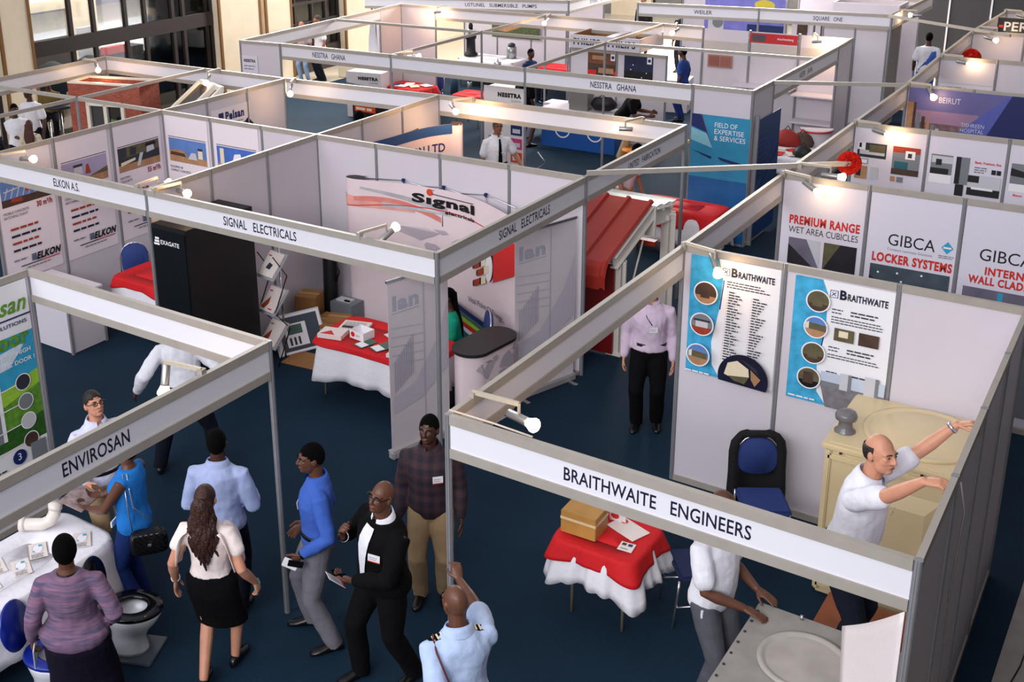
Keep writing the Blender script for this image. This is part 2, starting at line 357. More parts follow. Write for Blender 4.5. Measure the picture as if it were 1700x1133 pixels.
# ---- island C rows further back
fascia('blank side fascia between the tank stand and the wet area posters',(BX,1.45),(BX,4.24))
screen('white wall with the red lettered cubicle and locker posters',(BX,4.27),(7.6,4.27),6)
fascia('blank side fascia by the red paper pompom',(BX,4.3),(BX,7.14))
screen('white wall with kitchen interior posters',(BX,7.16),(7.5,7.16),6)
fascia('blank side fascia beside the hospital banner',(BX,7.2),(BX,10.03))
screen('wall carrying the wide purple hospital banner',(BX,10.06),(7.5,10.06),6)
fascia('blank side fascia two stands beyond the hospital banner',(BX-.02,10.1),(BX-.1,12.74))
screen('white wall with a lamp glow above the hospital banner',(BX-.1,12.76),(7.2,12.76),6)
fascia('blank side fascia beside the man in the white and blue shirt',(BX-.1,12.8),(BX-.15,15.8))
screen('white wall in front of the black display sign at the upper right',(BX-.15,15.84),(7.2,15.84),6)
fascia('blank side fascia nearest the top right corner',(BX-.15,15.88),(BX-.05,18.9))
screen('topmost white wall at the right edge',(BX-.05,18.92),(7.2,18.92),6)
rail('rail over the aisle from the cable stand to the red pompom stand',(0,3.05),(2.42,4.95),h=H+.055)
rail('rail over the aisle from the shelving stand to the hospital banner stand',(.04,9.33),(1.84,10.06))
rail('rail over the far aisle behind the man in the white and blue shirt',(-.1,16.9),(2.45,15.3),h=H+.055)
# ---- Nesstra island
NY=8.42
screen('plain white end panel left of the first far fascia sign',(-10.5,NY-.1),(-9.5,NY-.02),1,ends=(1,1))
fascia('far fascia sign with two navy words, below the couple by the windows',(-9.5,NY),(-6.78,NY),'NESSTRA   GHANA',.82,.82,.1)
fascia('blank far fascia between two lettered ones, above the red leaflet table',(-6.78,NY),(-3.93,NY))
fascia('far fascia sign with two navy words, above the bending man in black',(-3.93,NY),(-.93,NY),'NESSTRA   GHANA',1.24,.82,.1)
stand_post(-6.78,NY,'aluminium post between the far signs, beside the red leaflet table')
stand_post(-3.93,NY,'aluminium post above the standing banner with red capitals')
fascia('blank fascia along the window side of the far stands',(-10.5,NY-.05),(-10.75,13.35))
screen('white corner panel lit warm by a lamp, right of the white flag banner',(-10.78,13.35),(-10.8,14.25),1)
screen('white wall panel in the warm lamp light, beside the corner panel',(-10.8,14.25),(-9.75,14.2),1,ends=(0,1))
fascia('blank rear fascia over the pump display table',(-9.75,14.2),(-6.72,14.12))
fascia('blank rear fascia over the lighting posters',(-6.72,14.12),(-3.9,14.08))
fascia('short blank rear fascia beside the red header strip',(-3.9,14.08),(-3.0,14.04))
rail('long rail crossing the far stands above the pump table',(-10.6,11.55),(-3.93,11.45))
rail('long rail crossing in front of the white shelving stand',(-3.93,11.45),(-.02,11.6))
rail('rail running back from the post by the red leaflet table',(-6.78,NY),(-6.72,14.1))
rail('rail running back past the lighting posters',(-3.93,NY),(-3.9,14.1))
stand_post(-6.75,11.5,'aluminium post in front of the pump display table')
stand_post(-3.93,11.45,'aluminium post in front of the two lighting posters')
stand_post(-6.72,14.12,'aluminium post behind the man in the dark blue shirt')
stand_post(-9.75,14.2,'aluminium post in the lamp light left of the black pump column')
# field of expertise tower and shelving stand
TY=8.46
screen('upper white panel over the pale blue expertise banner',(-.93,TY),(.02,TY),1,h=H)
screen('upper white side panel over the dark blue banner',(.02,TY),(.02,9.38),1,ends=(0,1),h=H)
fascia('side fascia with faint lettering on the white shelving stand',(.02,9.4),(.0,12.95),'KEER   AVA',1.3,.7,.09)
screen('narrow white panel at the far end of the shelving stand',(.0,12.95),(-.03,13.98),1)
def shelving():
    r=thing('shelving_wall','white shelving wall with a red header strip','shelves',(-2.98,13.98,0),0); r['kind']='thing'
    for i in range(3):
        MB().box((.98*i+.49,.02,1.2),(.95,.02,2.35),LAM).build('back_panel',r)
        m=MB(); m.add([(.98*i+.03,.0,2.5),(.98*i+.95,.0,2.5),(.98*i+.95,-.02,2.26),(.98*i+.03,-.02,2.26)],[(0,1,2,3)],LAM)
        m.add([(.98*i+.03,-.02,2.26),(.98*i+.95,-.02,2.26),(.98*i+.95,.0,2.02),(.98*i+.03,.0,2.02)],[(0,1,2,3)],mat('shade_panel',(196,188,182),.6)); m.build('canted_header',r)
        postmesh(H,'post',r,(.98*i,0,0))
    A=Art((.98,-.03,2.29),(1,0,0),(0,.08,1),t=.004).base(.95,.19,mat('red_strip',(186,28,34),.5)); A.rect(.05,.03,.32,.16,mat('strip_photo',(70,70,78),.5)); A.text('Anschmutzung',.55,.08,.045,WHT,w=.32); A.build('header_strip',r)
    MB().box((1.95,-.2,.04),(2.0,.42,.06),LAM).build('plinth',r)
    for z,x0,x1 in ((1.45,.8,1.96),(1.38,1.98,2.92),(.85,1.98,2.92)): MB().box(((x0+x1)/2,-.2,z),(x1-x0,.4,.03),LAM,bev=.006).build('shelf',r)
    A=Art((.13,-.012,1.72),(1,0,0),(0,0,1)).base(.52,.26,mat('sample_board',(166,120,108),.5)); A.rect(.03,.03,.25,.23,mat('sample_red',(142,88,80),.5)); A.rect(.27,.03,.49,.23,mat('sample_red2',(150,96,86),.5)); A.build('sample_board',r)
shelving()
# ---- row at the back
fascia('far fascia sign with small capitals at the top, behind the pump stand',(-12.6,15.1),(-7.38,16.45),'USTUNEL   SUBMERSIBLE   PUMPS',2.75,1.85,.085)
fascia('far side fascia with small faint lettering, above the white cabinets',(-7.38,16.45),(-7.35,20.5),'STEEL   SUPPLIES   LTD',1.1,1.7,.08)
fascia('far fascia sign with one short word, above the sunlit doorway',(-5.75,16.85),(-2.94,17.15),'WEILER',1.35,.42,.085)
fascia('far fascia sign with two short words, above the tall white cupboards',(-2.94,17.15),(-.14,17.3),'SQUARE   ONE',1.2,.62,.085)
fascia('far side fascia going back beside the open white crate',(-.12,17.3),(-.1,21),hh=.32)
for x,y,t in ((-7.38,16.45,'aluminium post at the corner of the submersible pumps sign'),(-5.75,16.85,'aluminium post at the left end of the sign above the sunlit doorway'),(-2.94,17.15,'aluminium post between the two lettered signs in the top right'),(-.13,17.3,'aluminium post at the charcoal column by the open white crate')): stand_post(x,y,t)
screen('charcoal panel column beside the tall white cupboards',(-.13,17.3),(-.13,18.2),1,ends=(0,1),panel=mat('charcoal_panel',(92,88,96),.5))
screen('white back wall behind the tall white cupboards',(-2.9,19.9),(-.14,20.0),3)
# ---------------------------------------------------------------- spotlights
spot('glowing spotlight on the far left fascia in front of the glazed wall',(-11.48,5.2),(1,0),(1,-.6,-.5))
spot('glowing spotlight above the tilted wooden frame',(-8.5,5.7),(.2,-1),(.5,-1,-.5),6)
spot('glowing spotlight above the lamp maker wall corner',(-6.75,5.7),(.6,-1),(.5,-.8,-.5))
spot('bright spotlight above the navy and pink pop up display',(-3.35,5.85),(-.5,-1),(.8,-.6,-.3),44)
spot('spotlight hanging on the rear fascia left of the shelving tower',(-.62,5.9),(-.3,-1),(-1,-.2,-.05),8)
spot('spotlight on the front sign above the black server cabinet',(-3.86,0),(.25,1),(1,-.3,.05),12)
spot('spotlight facing the map on the curved cable display',(-.92,0),(.25,1),(.2,1,.45),10)
spot('spotlight above the leftmost concrete plant posters',(-6.75,0),(.4,1),(1,.1,.1),14)
spot('spotlight peeping over the short lettered sign beside the black cabinet',(-4.15,.0),(-.1,1),(.3,.5,.1),10)
spot('glowing spotlight in front of the first tank maker poster',(BX+.02,1.38),(1,-.25),(.6,-.7,-.55),6)
spot('glowing spotlight above the red lettered cubicle poster',(BX+.02,4.24),(1,-.3),(.8,-.4,-.3),5)
spot('spotlight behind the red pompom over the aisle rail',(BX+.1,4.55),(1,.05),(1,.1,.0),3,h=H+.03)
spot('spotlight above the kitchen photo of white counters',(BX+.02,7.13),(1,-.2),(1,-.3,-.15),6)
spot('spotlight in front of the hospital banner title',(BX+.02,10.03),(1,-.2),(.6,-.8,-.5),5)
spot('spotlight above the small black lettering behind the hospital banner',(BX-.06,12.72),(1,-.1),(1,-.3,-.1),6)
spot('spotlight below the black display sign',(BX-.1,15.6),(1,-.4),(1,-.3,-.2),8)
spot('spotlight left of the black display sign letters',(BX-.1,16.2),(1,-.2),(1,-.3,-.1),6)
spot('uppermost spotlight at the right edge',(BX-.06,18.85),(1,-.3),(1,-.3,-.2),8)
spot('spotlight on the side fascia above the man in white and blue',(-.11,17.9),(1,.1),(-1,.0,.0),8)
spot('glowing spotlight above the pump photo by the lighting stand',(-6.6,14.1),(.3,-1),(.2,-1,-.3),16)
spot('glowing spotlight beside the sunlit doorway above the lighting stand',(-3.6,14.06),(.4,-1),(-.2,-1,-.3),14)
spot('spotlight lighting the warm white corner panel',(-9.5,14.2),(.1,-1),(-1,-.2,-.1),70)
spot('spotlight lighting the right end of the red header shelving wall',(-.75,14.0),(.5,-1),(1,.2,.1),60)
spot('spotlight on the blank far fascia above the red leaflet table',(-6.6,NY),(.2,1),(1,.2,.1),6)
spot('hooked spotlight with its lamp hanging down, over the man with glasses',(0,-3.05),(-1,-.15),(.05,-.3,-1),6)
spot('large spotlight inside the front corner of the tank stand',(BX,-2.28),(1,.05),(1,-.25,.0),12,al=.36)
# ---- Envirosan stand
EX=.02; EY=-2.35
fascia('side fascia sign with one navy word, above the woman in blue',(EX,-5.6),(EX,EY),'ENVIROSAN',1.26,.56,.1)
fascia('blank rear fascia of the sanitary stand',(-2.98,EY),(EX,EY))
stand_post(EX,EY,'tall aluminium post at the corner of the sanitary stand')
screen('white wall behind the plastic door poster at the left edge',(-2.98,-5.4),(-2.98,EY),3)
# ================================================================ furniture and exhibits
NAVYC=mat('navy_upholstery',(22,34,72),.8,noise_=.06,scale=60)
def chair(loc,rz,label,fab=None,back=True,oval=False,grp='blue upholstered stacking chairs'):
    fab=fab or BLUEF; r=thing('banquet_chair',label,'chair',(loc[0],loc[1],.008),rz,grp)
    MB().box((0,.02,.455),(.42,.43,.06),fab,bev=.022).build('seat',r)
    if back:
        a=Art((0,-.2,.0),(1,0,0),(0,-.12,1)); pts=[]
        w=.185; z0,z1=(.58,.93) if oval else (.5,.93)
        for i in range(28):
            t=2*PI*i/28; c,s_=math.cos(t),math.sin(t); p=.5 if not oval else .8
            x=w*math.copysign(abs(c)**p,c)*(1-.12*max(s_,0)); z=(z0+z1)/2+(z1-z0)/2*math.copysign(abs(s_)**(p if s_>0 else .6),s_); pts.append((x,z))
        m=MB(); m.loft([[a.P(x*.9,z,-.02) for x,z in pts],[a.P(x,z,-.012) for x,z in pts],[a.P(x,z,.018) for x,z in pts],[a.P(x*.92,z,.032) for x,z in pts]],fab); m.build('backrest',r)
        fr=[a.P(-.2,.45,0)]+[a.P(-.2+.0,.6,0)]+[a.P(.2*math.cos(t),.74+.215*math.sin(t),0) for t in [PI-PI*i/10 for i in range(11)]]+[a.P(.2,.6,0),a.P(.2,.45,0)]
        MB().tube(fr,.011,STEEL,6).build('back_frame',r)
    for x in(-1,1):
        MB().tube([(x*.19,.2,.0),(x*.195,.2,.43)],.011,STEEL,6).build('leg',r)
        MB().tube([(x*.2,-.24,.0),(x*.2,-.21,.3),(x*.2,-.2,.45)],.011,STEEL,6).build('leg',r)
    MB().tube([(-.19,.2,.2),(-.2,-.22,.2)],.008,STEEL,6).build('side_bar',r); MB().tube([(.19,.2,.2),(.2,-.22,.2)],.008,STEEL,6).build('side_bar',r)
    return r
def drape(name,label,loc,rz,L,Wd,drop,flare,m,cat='tablecloth',wave=.02,nw=9,scal=0,cornerdrop=.0,seed=1,z=.757,grp=None,sh=(0,0)):
    rd=random.Random(seed); n=168; ph=[rd.uniform(0,6) for _ in range(3)]
    def per(t,e):
        # rounded rectangle perimeter, offset e
        a=L/2;b=Wd/2; ang=2*PI*t; c,s=math.cos(ang),math.sin(ang); k=7
        q=(abs(c)**k+abs(s)**k)**(-1/k); x,y=c*q,s*q; return V((x*a,y*b,0)),V((x,y,0)).normalized(),abs(c*s)*2
    rings=[]
    for lev in range(9):
        ring=[]
        for i in range(n):
            t=i/n; p,nn,cor=per(t,0); cw=max(0,cor)**6
            d=drop*(1+cornerdrop*cw)
            wv=wave*(math.sin(2*PI*t*nw+ph[0])+.6*math.sin(2*PI*t*(nw*2+1)+ph[1]))
            if lev==0: q=p*.5; h=.0
            elif lev==1: q=p*.97; h=.0
            elif lev==2: q=p+nn*.004; h=-.006
            else:
                f=(lev-2)/6; h=-d*f
                if lev==8 and scal: h+= -scal*abs(math.sin(2*PI*t*70))
                q=p+nn*(.006+flare*f+wv*f+ .05*cw*f)
            ring.append((q.x+sh[0]*(lev>=0),q.y+sh[1],h))
        rings.append(ring)
    b=MB(); b.loft(rings,m,True,cap=False); k=len(b.v); 
    b.add([(sh[0],sh[1],0)]+rings[0],[(0,1+i,1+(i+1)%n) for i in range(n)],m,True)
    o=b.build(name,None,(loc[0],loc[1],z)); o.rotation_euler=(0,0,rz)
    sm=o.modifiers.new('thick','SOLIDIFY'); sm.thickness=.003; sm.offset=1
    return tag(o,label,cat,grp)
def table(loc,rz,L,Wd,label,inset=.06,h=.75,grp='folding exhibition tables',leg=None):
    r=thing('folding_table',label,'table',(loc[0],loc[1],.008),rz,grp); h-=.008
    MB().box((0,0,h-.015),(L,Wd,.03),mat('table_top',(190,176,150),.5),bev=.006).build('table_top',r)
    for x in(-1,1):
        for y in(-1,1): MB().tube([(x*(L/2-inset),y*(Wd/2-inset),0),(x*(L/2-inset),y*(Wd/2-inset),h-.03)],.014,leg or mat('table_leg',(150,140,120),.4,.4),8).build('leg',r)
    return r
def sheet(name,label,cat,x,y,z,w,h,rz,m,deco=None,grp=None,t=.004,tilt=None):
    a=Art((-w/2,-h/2,0),(1,0,0),(0,1,0),t=t).base(w,h,m)
    if deco: deco(a,w,h)
    o=a.build(name,None,(x,y,z)); o.rotation_euler=(tilt or 0,0,rz); return tag(o,label,cat,grp)
GRYP=mat('print_grey',(120,124,130),.6,noise_=0); DGRY=mat('print_dark',(44,48,56),.6,noise_=0); LGRY=mat('print_light_grey',(196,196,202),.6,noise_=0)
REDP=mat('print_red',(206,34,34),.5,noise_=.02); GRN=mat('print_green',(70,104,90),.5,noise_=.1); CYAN=mat('print_cyan',(52,158,196),.5,noise_=.08,scale=9)
NAVYP=mat('print_navy',(22,40,96),.5,noise_=.02); ORNG=mat('print_orange',(214,70,34),.5,noise_=.02); SKYP=mat('print_sky',(92,128,190),.5,noise_=.12,scale=4)
SAND=mat('print_sand',(172,128,92),.6,noise_=.15,scale=8); OLIVE=mat('print_olive',(92,86,60),.6,noise_=.2,scale=14); DBRN=mat('print_brown',(72,52,42),.6,noise_=.25,scale=10)
TEALP=mat('print_teal',(40,92,104),.5,noise_=.12,scale=10); COPP=mat('print_copper',(158,58,36),.5,noise_=.1); CRM=mat('print_cream',(228,214,184),.5,noise_=.03); PINKP=mat('print_pink',(222,160,150),.5,noise_=.12,scale=5)
PURP=mat('print_purple',(112,104,156),.5,noise_=.12,scale=3); MAPG=mat('print_map',(178,168,178),.55,noise_=.03); GRASS=mat('print_grass',(92,144,46),.5,noise_=.3,scale=20); LIME=mat('print_lime',(150,196,60),.5,noise_=.1)
# ---------------- Signal stand
SIGP=[(-3.16,2.95),(-3.3,2.94),(-3.37,2.86),(-3.33,2.76),(-3.2,2.74),(-3.07,2.765),(-2.8,2.84),(-2.49,2.90),(-2.2,2.925),(-1.9,2.925),(-1.65,2.9),(-1.48,2.86),(-1.2,2.75),(-1.01,2.65),(-.8,2.53),(-.62,2.42),(-.5,2.33)]
def curve_fn(pts,z0):
    P_=[V((x,y,0)) for x,y in pts]; fine=[]
    for i in range(len(P_)-1):
        p0=P_[max(i-1,0)];p1=P_[i];p2=P_[i+1];p3=P_[min(i+2,len(P_)-1)]
        for k in range(8):
            t=k/8; fine.append(.5*((2*p1)+(p2-p0)*t+(2*p0-5*p1+4*p2-p3)*t*t+(3*p1-p0-3*p2+p3)*t**3))
    fine.append(P_[-1]); acc=[0]
    for a,b in zip(fine,fine[1:]): acc.append(acc[-1]+(b-a).length)
    import bisect
    def fn(s,y,z):
        s=min(max(s,0),acc[-1]-1e-6); i=max(0,min(bisect.bisect_right(acc,s)-1,len(fine)-2)); f=(s-acc[i])/(acc[i+1]-acc[i]); p=fine[i].lerp(fine[i+1],f)
        d=(fine[i+1]-fine[i]).normalized(); n=V((d.y,-d.x,0)); return V((p.x,p.y,z0+y))+n*z
    return fn,acc[-1]
def arc_at(fn,L,x):
    best=min((abs(fn(L*i/600,0,0).x-x),L*i/600) for i in range(180,601)); return best[1]
r=thing('popup_display','curved pop up display printed with a world map and a red cable','display',(0,0,0))
fn,LS=curve_fn(SIGP,.01)
SIGW=mat('display_print',(226,208,212),.45,noise_=.03,scale=3)
A=Art(t=.004); A.fn=fn; N=90; HT=2.07
A.loft([[fn(LS*i/N,0,0) for i in range(N+1)],[fn(LS*i/N,HT,0) for i in range(N+1)]],SIGW,True,cap=False,closed=False); A.k=3
def S(x): return arc_at(fn,LS,x)
def band(f0,f1,s0,s1,m,n=50):
    z=A.z()
    lo=[A.P(s0+(s1-s0)*i/n,f0(i/n),z) for i in range(n+1)]; hi=[A.P(s0+(s1-s0)*i/n,f1(i/n),z) for i in range(n+1)]
    A.loft([lo,hi],m,True,cap=False,closed=False)
s0=.42; 
band(lambda t:1.7,lambda t:1.86-.1*t,.3,S(-2.35),PINKP); band(lambda t:1.78+.1*t-.25*t*t,lambda t:1.84+.16*t-.3*t*t,.5,S(-1.95),mat('print_salmon',(214,128,118),.5,noise_=.15,scale=6))
band(lambda t:1.95-.2*t,lambda t:1.98-.14*t,.6,S(-1.85),mat('print_haze',(176,172,178),.5,noise_=.1,scale=5)); band(lambda t:1.74,lambda t:1.80-.05*t,.9,S(-1.8),mat('print_aqua',(168,190,192),.5,noise_=.1,scale=5))
band(lambda t:1.68+.12*math.sin(t*PI)-.02*t,lambda t:1.692+.12*math.sin(t*PI)-.02*t,.26,LS-.02,REDP)
# world map
def mapp(ox,oy,sx,sy,MM):
    for poly in ([(0,.8),(.08,.95),(.3,1.0),(.42,.9),(.36,.72),(.3,.6),(.25,.45),(.18,.55),(.1,.65)],[(.3,.42),(.38,.4),(.42,.28),(.36,.1),(.33,-.05),(.3,.1),(.28,.3)],[(.36,1.02),(.46,1.06),(.5,.95),(.44,.86)],
      [(.52,.62),(.56,.78),(.62,.92),(.72,1.0),(.9,1.0),(1.02,.9),(.98,.74),(.9,.66),(.86,.5),(.8,.42),(.76,.56),(.7,.5),(.66,.6),(.6,.58)],[(.52,.52),(.64,.54),(.7,.38),(.62,.1),(.58,.02),(.56,.22),(.5,.36)],[(.9,.2),(1.0,.24),(1.02,.1),(.92,.06)]):
        A.poly([(ox+x*sx,oy+y*sy) for x,y in poly],MM)
mapp(S(-2.8),1.2,S(-1.0)-S(-2.8),.32,MAPG)
sx=S(-2.38); w=S(-1.38)-sx
A.text('Sıgnal',sx,1.86,.115,BLK,w=w,bold=.045); A.disc(sx+w*.265,2.01,.045,ORNG); A.rect(sx+w*.3,1.99,sx+w*.98,2.0,BLK)
A.text('electricals',sx+w*.5,1.765,.045,BLK,w=w*.5,bold=.03)
# cable
cx0=S(-1.4);cx1=LS-.15
def ct(pts,m): A.poly([(x,y+.5*(x-cx0-.2)) for x,y in pts],m)
def cdisc(x,y,rx_,ry_,m): ct([(x+rx_*math.cos(2*PI*i/24),y+ry_*math.sin(2*PI*i/24)) for i in range(24)],m)
def crect(x0,y0,x1,y1,m): ct([(x0,y0),(x1,y0),(x1,y1),(x0,y1)],m)
crect(cx0+.42,1.0,cx1+.13,1.4,REDP)
cdisc(cx0+.42,1.2,.1,.2,LGRY); cdisc(cx0+.38,1.2,.09,.185,BLK); cdisc(cx0+.34,1.2,.09,.175,WHT)
for yy,dx in ((1.3,0.02),(1.19,.1),(1.07,.03)):
    crect(cx0+dx+.1,yy-.05,cx0+dx+.24,yy+.05,CRM); crect(cx0+dx+.1,yy-.045,cx0+dx+.17,yy+.045,BLK); crect(cx0+dx-.02,yy-.042,cx0+dx+.11,yy+.042,COPP); cdisc(cx0+dx-.02,yy,.018,.042,DBRN)
A.text('Vital Point Of Energy...',S(-1.5),.7,.07,DGRY,w=.85)
A.poly([(S(-1.75),.62),(LS-.02,.56),(LS-.02,0.02),(S(-2.0),.02)],TEALP)
for i in range(9):
    m_=[NAVYP,GRN,LIME,REDP,WHT,COPP,CYAN,BLK,NAVYP][i]; A.poly([(S(-1.9)+.02*i,.7-.07*i),(LS-.02,.52-.06*i),(LS-.02,.48-.06*i),(S(-1.9)+.02*i,.63-.07*i)],m_)
A.text('• Cable',S(-3.26)+.02,.24,.08,NAVYP,w=.4); A.text('• Generators',S(-3.26)+.02,.06,.08,NAVYP,w=.62); band(lambda t:.46,lambda t:.472,S(-3.3),S(-2.4),REDP)
A.build('printed_skin',r)
m=MB()
for i in range(3):
    x=-2.55+.62*i; m.tube([(x-.6,2.955,2.04),(x,2.965,2.1),(x+.5,2.93-.05*i,2.05)],.008,STEEL,6); m.tube([(x,2.965,2.1),(x,2.94-.02*i,1.6)],.008,STEEL,6)
m.build('lattice_frame',r)
for i in range(3): MB().box((-2.55+.62*i,2.96,2.1),(.05,.035,.05),NAVYP,bev=.01).build('frame_node',r)
MB().prism([(fn(LS*i/60,0,-.004).x,fn(LS*i/60,0,-.004).y) for i in range(0,13)],2.05,2.07,BLK).build('end_cap',r)
# counter podium
def oval(L,Wd,n=32): 
    pts=[]
    for i in range(n):
        a=2*PI*i/n; pts.append((Wd/2*math.cos(a),(L-Wd)/2*(1 if math.sin(a)>=0 else -1)+Wd/2*math.sin(a)))
    return pts
r=thing('display_counter','oval white printed counter with a black top','counter',(-.42,1.5,.008),-.12)
MB().prism(oval(.82,.4),.0,.9,SIGW,True).build('body',r); MB().prism(oval(.88,.45),.9,.935,mat('counter_black',(34,33,34),.45)).build('counter_top',r)
op=oval(.824,.404,64); op=[op[(i+40)%64] for i in range(64)]; cf,cl=curve_fn([(p[0],p[1]) for p in op]+[op[0]],0)
A=Art(t=.002); A.fn=cf; A.k=1
c0=[i for i in range(200) if cf(cl*i/200,0,0).x>0]; sA=cl*.02
def fs(yy,right=True):
    return min((abs(cf(cl*i/400,0,0).y-yy)+(0 if cf(cl*i/400,0,0).x>.1 else 5),cl*i/400) for i in range(400))[1]
A.text('Signal',fs(-.12),.5,.075,BLK,w=.34,bold=.045); mapp(fs(-.34),.42,.75,.4,MAPG)
A.poly([(fs(-.36),.3),(fs(-.1),.16),(fs(.2),.1),(fs(.2),.02),(fs(-.36),.02)],CYAN); A.poly([(fs(-.3),.24),(fs(.25),.1),(fs(.25),.05),(fs(-.3),.17)],DBRN)
A.build('print',r)
# roll up banners
BANB=mat('banner_back',(214,204,210),.5,noise_=.03,scale=5)
def rollup(label,a,b,h,side=1,tilt=0):
    a=V((a[0],a[1],0));b=V((b[0],b[1],0));d=(b-a);L=d.length
    r=thing('rollup_banner',label,'banner',(a.x,a.y,.008),math.atan2(d.y,d.x),'roll up banners of the cable stand')
    MB().box((L/2,0,.045),(L+.02,.09,.09),mat('banner_base',(176,172,172),.4,.4),bev=.015).build('base',r)
    A=Art((.01,0,.09),(1,0,0),(0,0,1),t=.003).base(L-.02,h-.1,BANB)
    G1=mat('show_through',(194,188,200),.5,noise_=.03); G2=mat('show_through2',(176,174,190),.5,noise_=.04)
    A.text('lan',.06,h-.42,.16,G2,w=L*.42,bold=.05); A.rect(.05,h-.46,L*.5,h-.45,G2)
    for i in range(5): A.poly([(.03,h-.6-.1*i),(L*.55,h-.66-.1*i),(L*.55,h-.675-.1*i),(.03,h-.615-.1*i)],G1)
    A.poly([(.04,.62),(L*.4,.7),(L*.8,1.15),(L*.95,1.5),(L*.95,.75),(.5*L,.5),(.04,.42)],G1)
    for i in range(9): A.rect(.06+L*.035*i,.66+.02*i,.06+L*.035*i+.014,1.02+.03*i,G2)
    A.rect(L*.55,.06,L*.56,h-.13,G2); A.build('banner_sheet',r)
    MB().box((L/2,0,h),(L,.025,.03),STEEL).build('top_rail',r)
    MB().tube([(L/2,.03,.05),(L/2,.03,h-.01)],.01,STEEL,6).build('support_pole',r)
    for x in (.1,L-.1): MB().box((x,.0,.006),(.05,.32,.012),STEEL).build('foot',r)
    return r
rollup('roll up banner seen from behind, beside the front corner post',(-.74,.16),(-.52,.95),2.0)
rollup('roll up banner seen from behind, beside the oval counter',(-.33,1.98),(-.03,2.88),2.05)
# table of leaflets
table((-1.6,1.25),0,1.5,.72,'table under white cloth and red overlay in the cable stand')
drape('tablecloth','white tablecloth hanging low over the leaflet table of the cable stand',(-1.6,1.25),0,1.56,.78,.42,.05,CLOTH,cornerdrop=.25,wave=.022,nw=11,scal=.01)
drape('table_overlay','red cloth spread over the white cloth under the cable leaflets',(-1.6,1.25),0,1.58,.80,.07,.01,RED,cornerdrop=.1,wave=.003,z=.764)
PAPER=mat('paper',(226,214,208),.6,noise_=.02); 
def d1(a,w,h): a.poly([(w*.3,h*.4),(w*.7,h*.45),(w*.62,h*.7),(w*.35,h*.62)],DGRY)
def d2(a,w,h): a.rect(w*.06,h*.06,w*.94,h*.5,WHT); a.rect(0,h*.55,w,h,GRN)
def d3(a,w,h): a.lines(w*.1,h*.8,w*.8,6,h*.11,h*.04,GRYP,seed=3); a.rect(w*.1,h*.05,w*.5,h*.3,DGRY)
LF='leaflets on the red table of the cable stand'; zt=.772
sheet('leaflet_stack','stack of folded leaflets at the left end of the red table','leaflets',-2.18,1.0,zt,.3,.22,.25,PAPER,lambda a,w,h:a.poly([(.02,.02),(w*.7,.02),(w*.4,h*.6)],REDP),LF,t=.05)
sheet('leaflet_stack','open grey leaflet stack near the box stand','leaflets',-2.1,1.32,zt,.34,.24,.3,PAPER,d3,LF,t=.03)
sheet('leaflet','green leaflet with white label at the front edge','leaflet',-1.72,1.02,zt,.15,.24,-.25,GRN,d2,LF)
sheet('leaflet','rounded green leaflet beside the first green one','leaflet',-1.5,1.04,zt,.17,.25,-.4,GRN,d2,LF)
sheet('leaflet','white sheet with a dark machine picture, behind the small box stand','leaflet',-1.52,1.42,zt,.25,.3,-.4,PAPER,d1,LF)
sheet('leaflet_stack','thick white catalogue pile at the right front of the red table','leaflets',-1.17,1.0,zt,.3,.26,.12,PAPER,d1,LF,t=.04)
sheet('leaflet','white sheet leaning over the right of the red table','leaflet',-1.2,1.36,zt,.3,.22,.1,PAPER,d3,LF)
sheet('leaflet_stack','small catalogue pile by the roll up banner','leaflets',-.98,1.12,zt,.22,.26,.05,PAPER,d1,LF,t=.035)
bx=thing('card_box','small white card box with a red round emblem on the red table','box',(-1.86,1.14,zt),-.12)
m=MB()
for c,d in (((0,-.09,.05),(.22,.004,.1)),((0,.09,.05),(.22,.004,.1)),((-.108,0,.05),(.004,.18,.1)),((.108,0,.05),(.004,.18,.1)),((0,0,.004),(.22,.18,.006))): m.box(c,d,WHT)
m.build('carton',bx); A=Art((-.1,-.0925,.01),(1,0,0),(0,0,1),t=0); A.disc(.04,.045,.032,REDP); A.text('signal',.09,.035,.02,GRYP,w=.06); A.build('emblem',bx)
chair((-1.78,1.95),PI-.1,'blue chair behind the leaflet table, in front of the map display')
chair((-1.03,2.0),2.29,'blue chair at the seated woman in green')
# black server cabinet
r=thing('server_cabinet','tall black server cabinet with small white lettering','cabinet',(-3.68,.53,.008),0)
MB().box((0,0,1.06),(.56,1.08,2.12),BLK,bev=.006).build('body',r)
MB().box((0,-.547,1.06),(.52,.012,2.02),mat('rack_door',(20,22,26),.22)).build('door',r)
A=Art((-.26,-.556,1.78),(1,0,0),(0,0,1),t=0); A.text('EXAGATE',.13,.12,.05,WHT,w=.3,bold=.02)
for i in range(3): A.rect(.02+.012*i,.1+.035*i,.11,.125+.035*i,WHT)
A.text('UPS',.2,-1.02,.05,GRYP,w=.12); A.build('lettering',r)
MB().box((.2,-.56,.95),(.02,.02,.16),GRYP).build('door_handle',r)
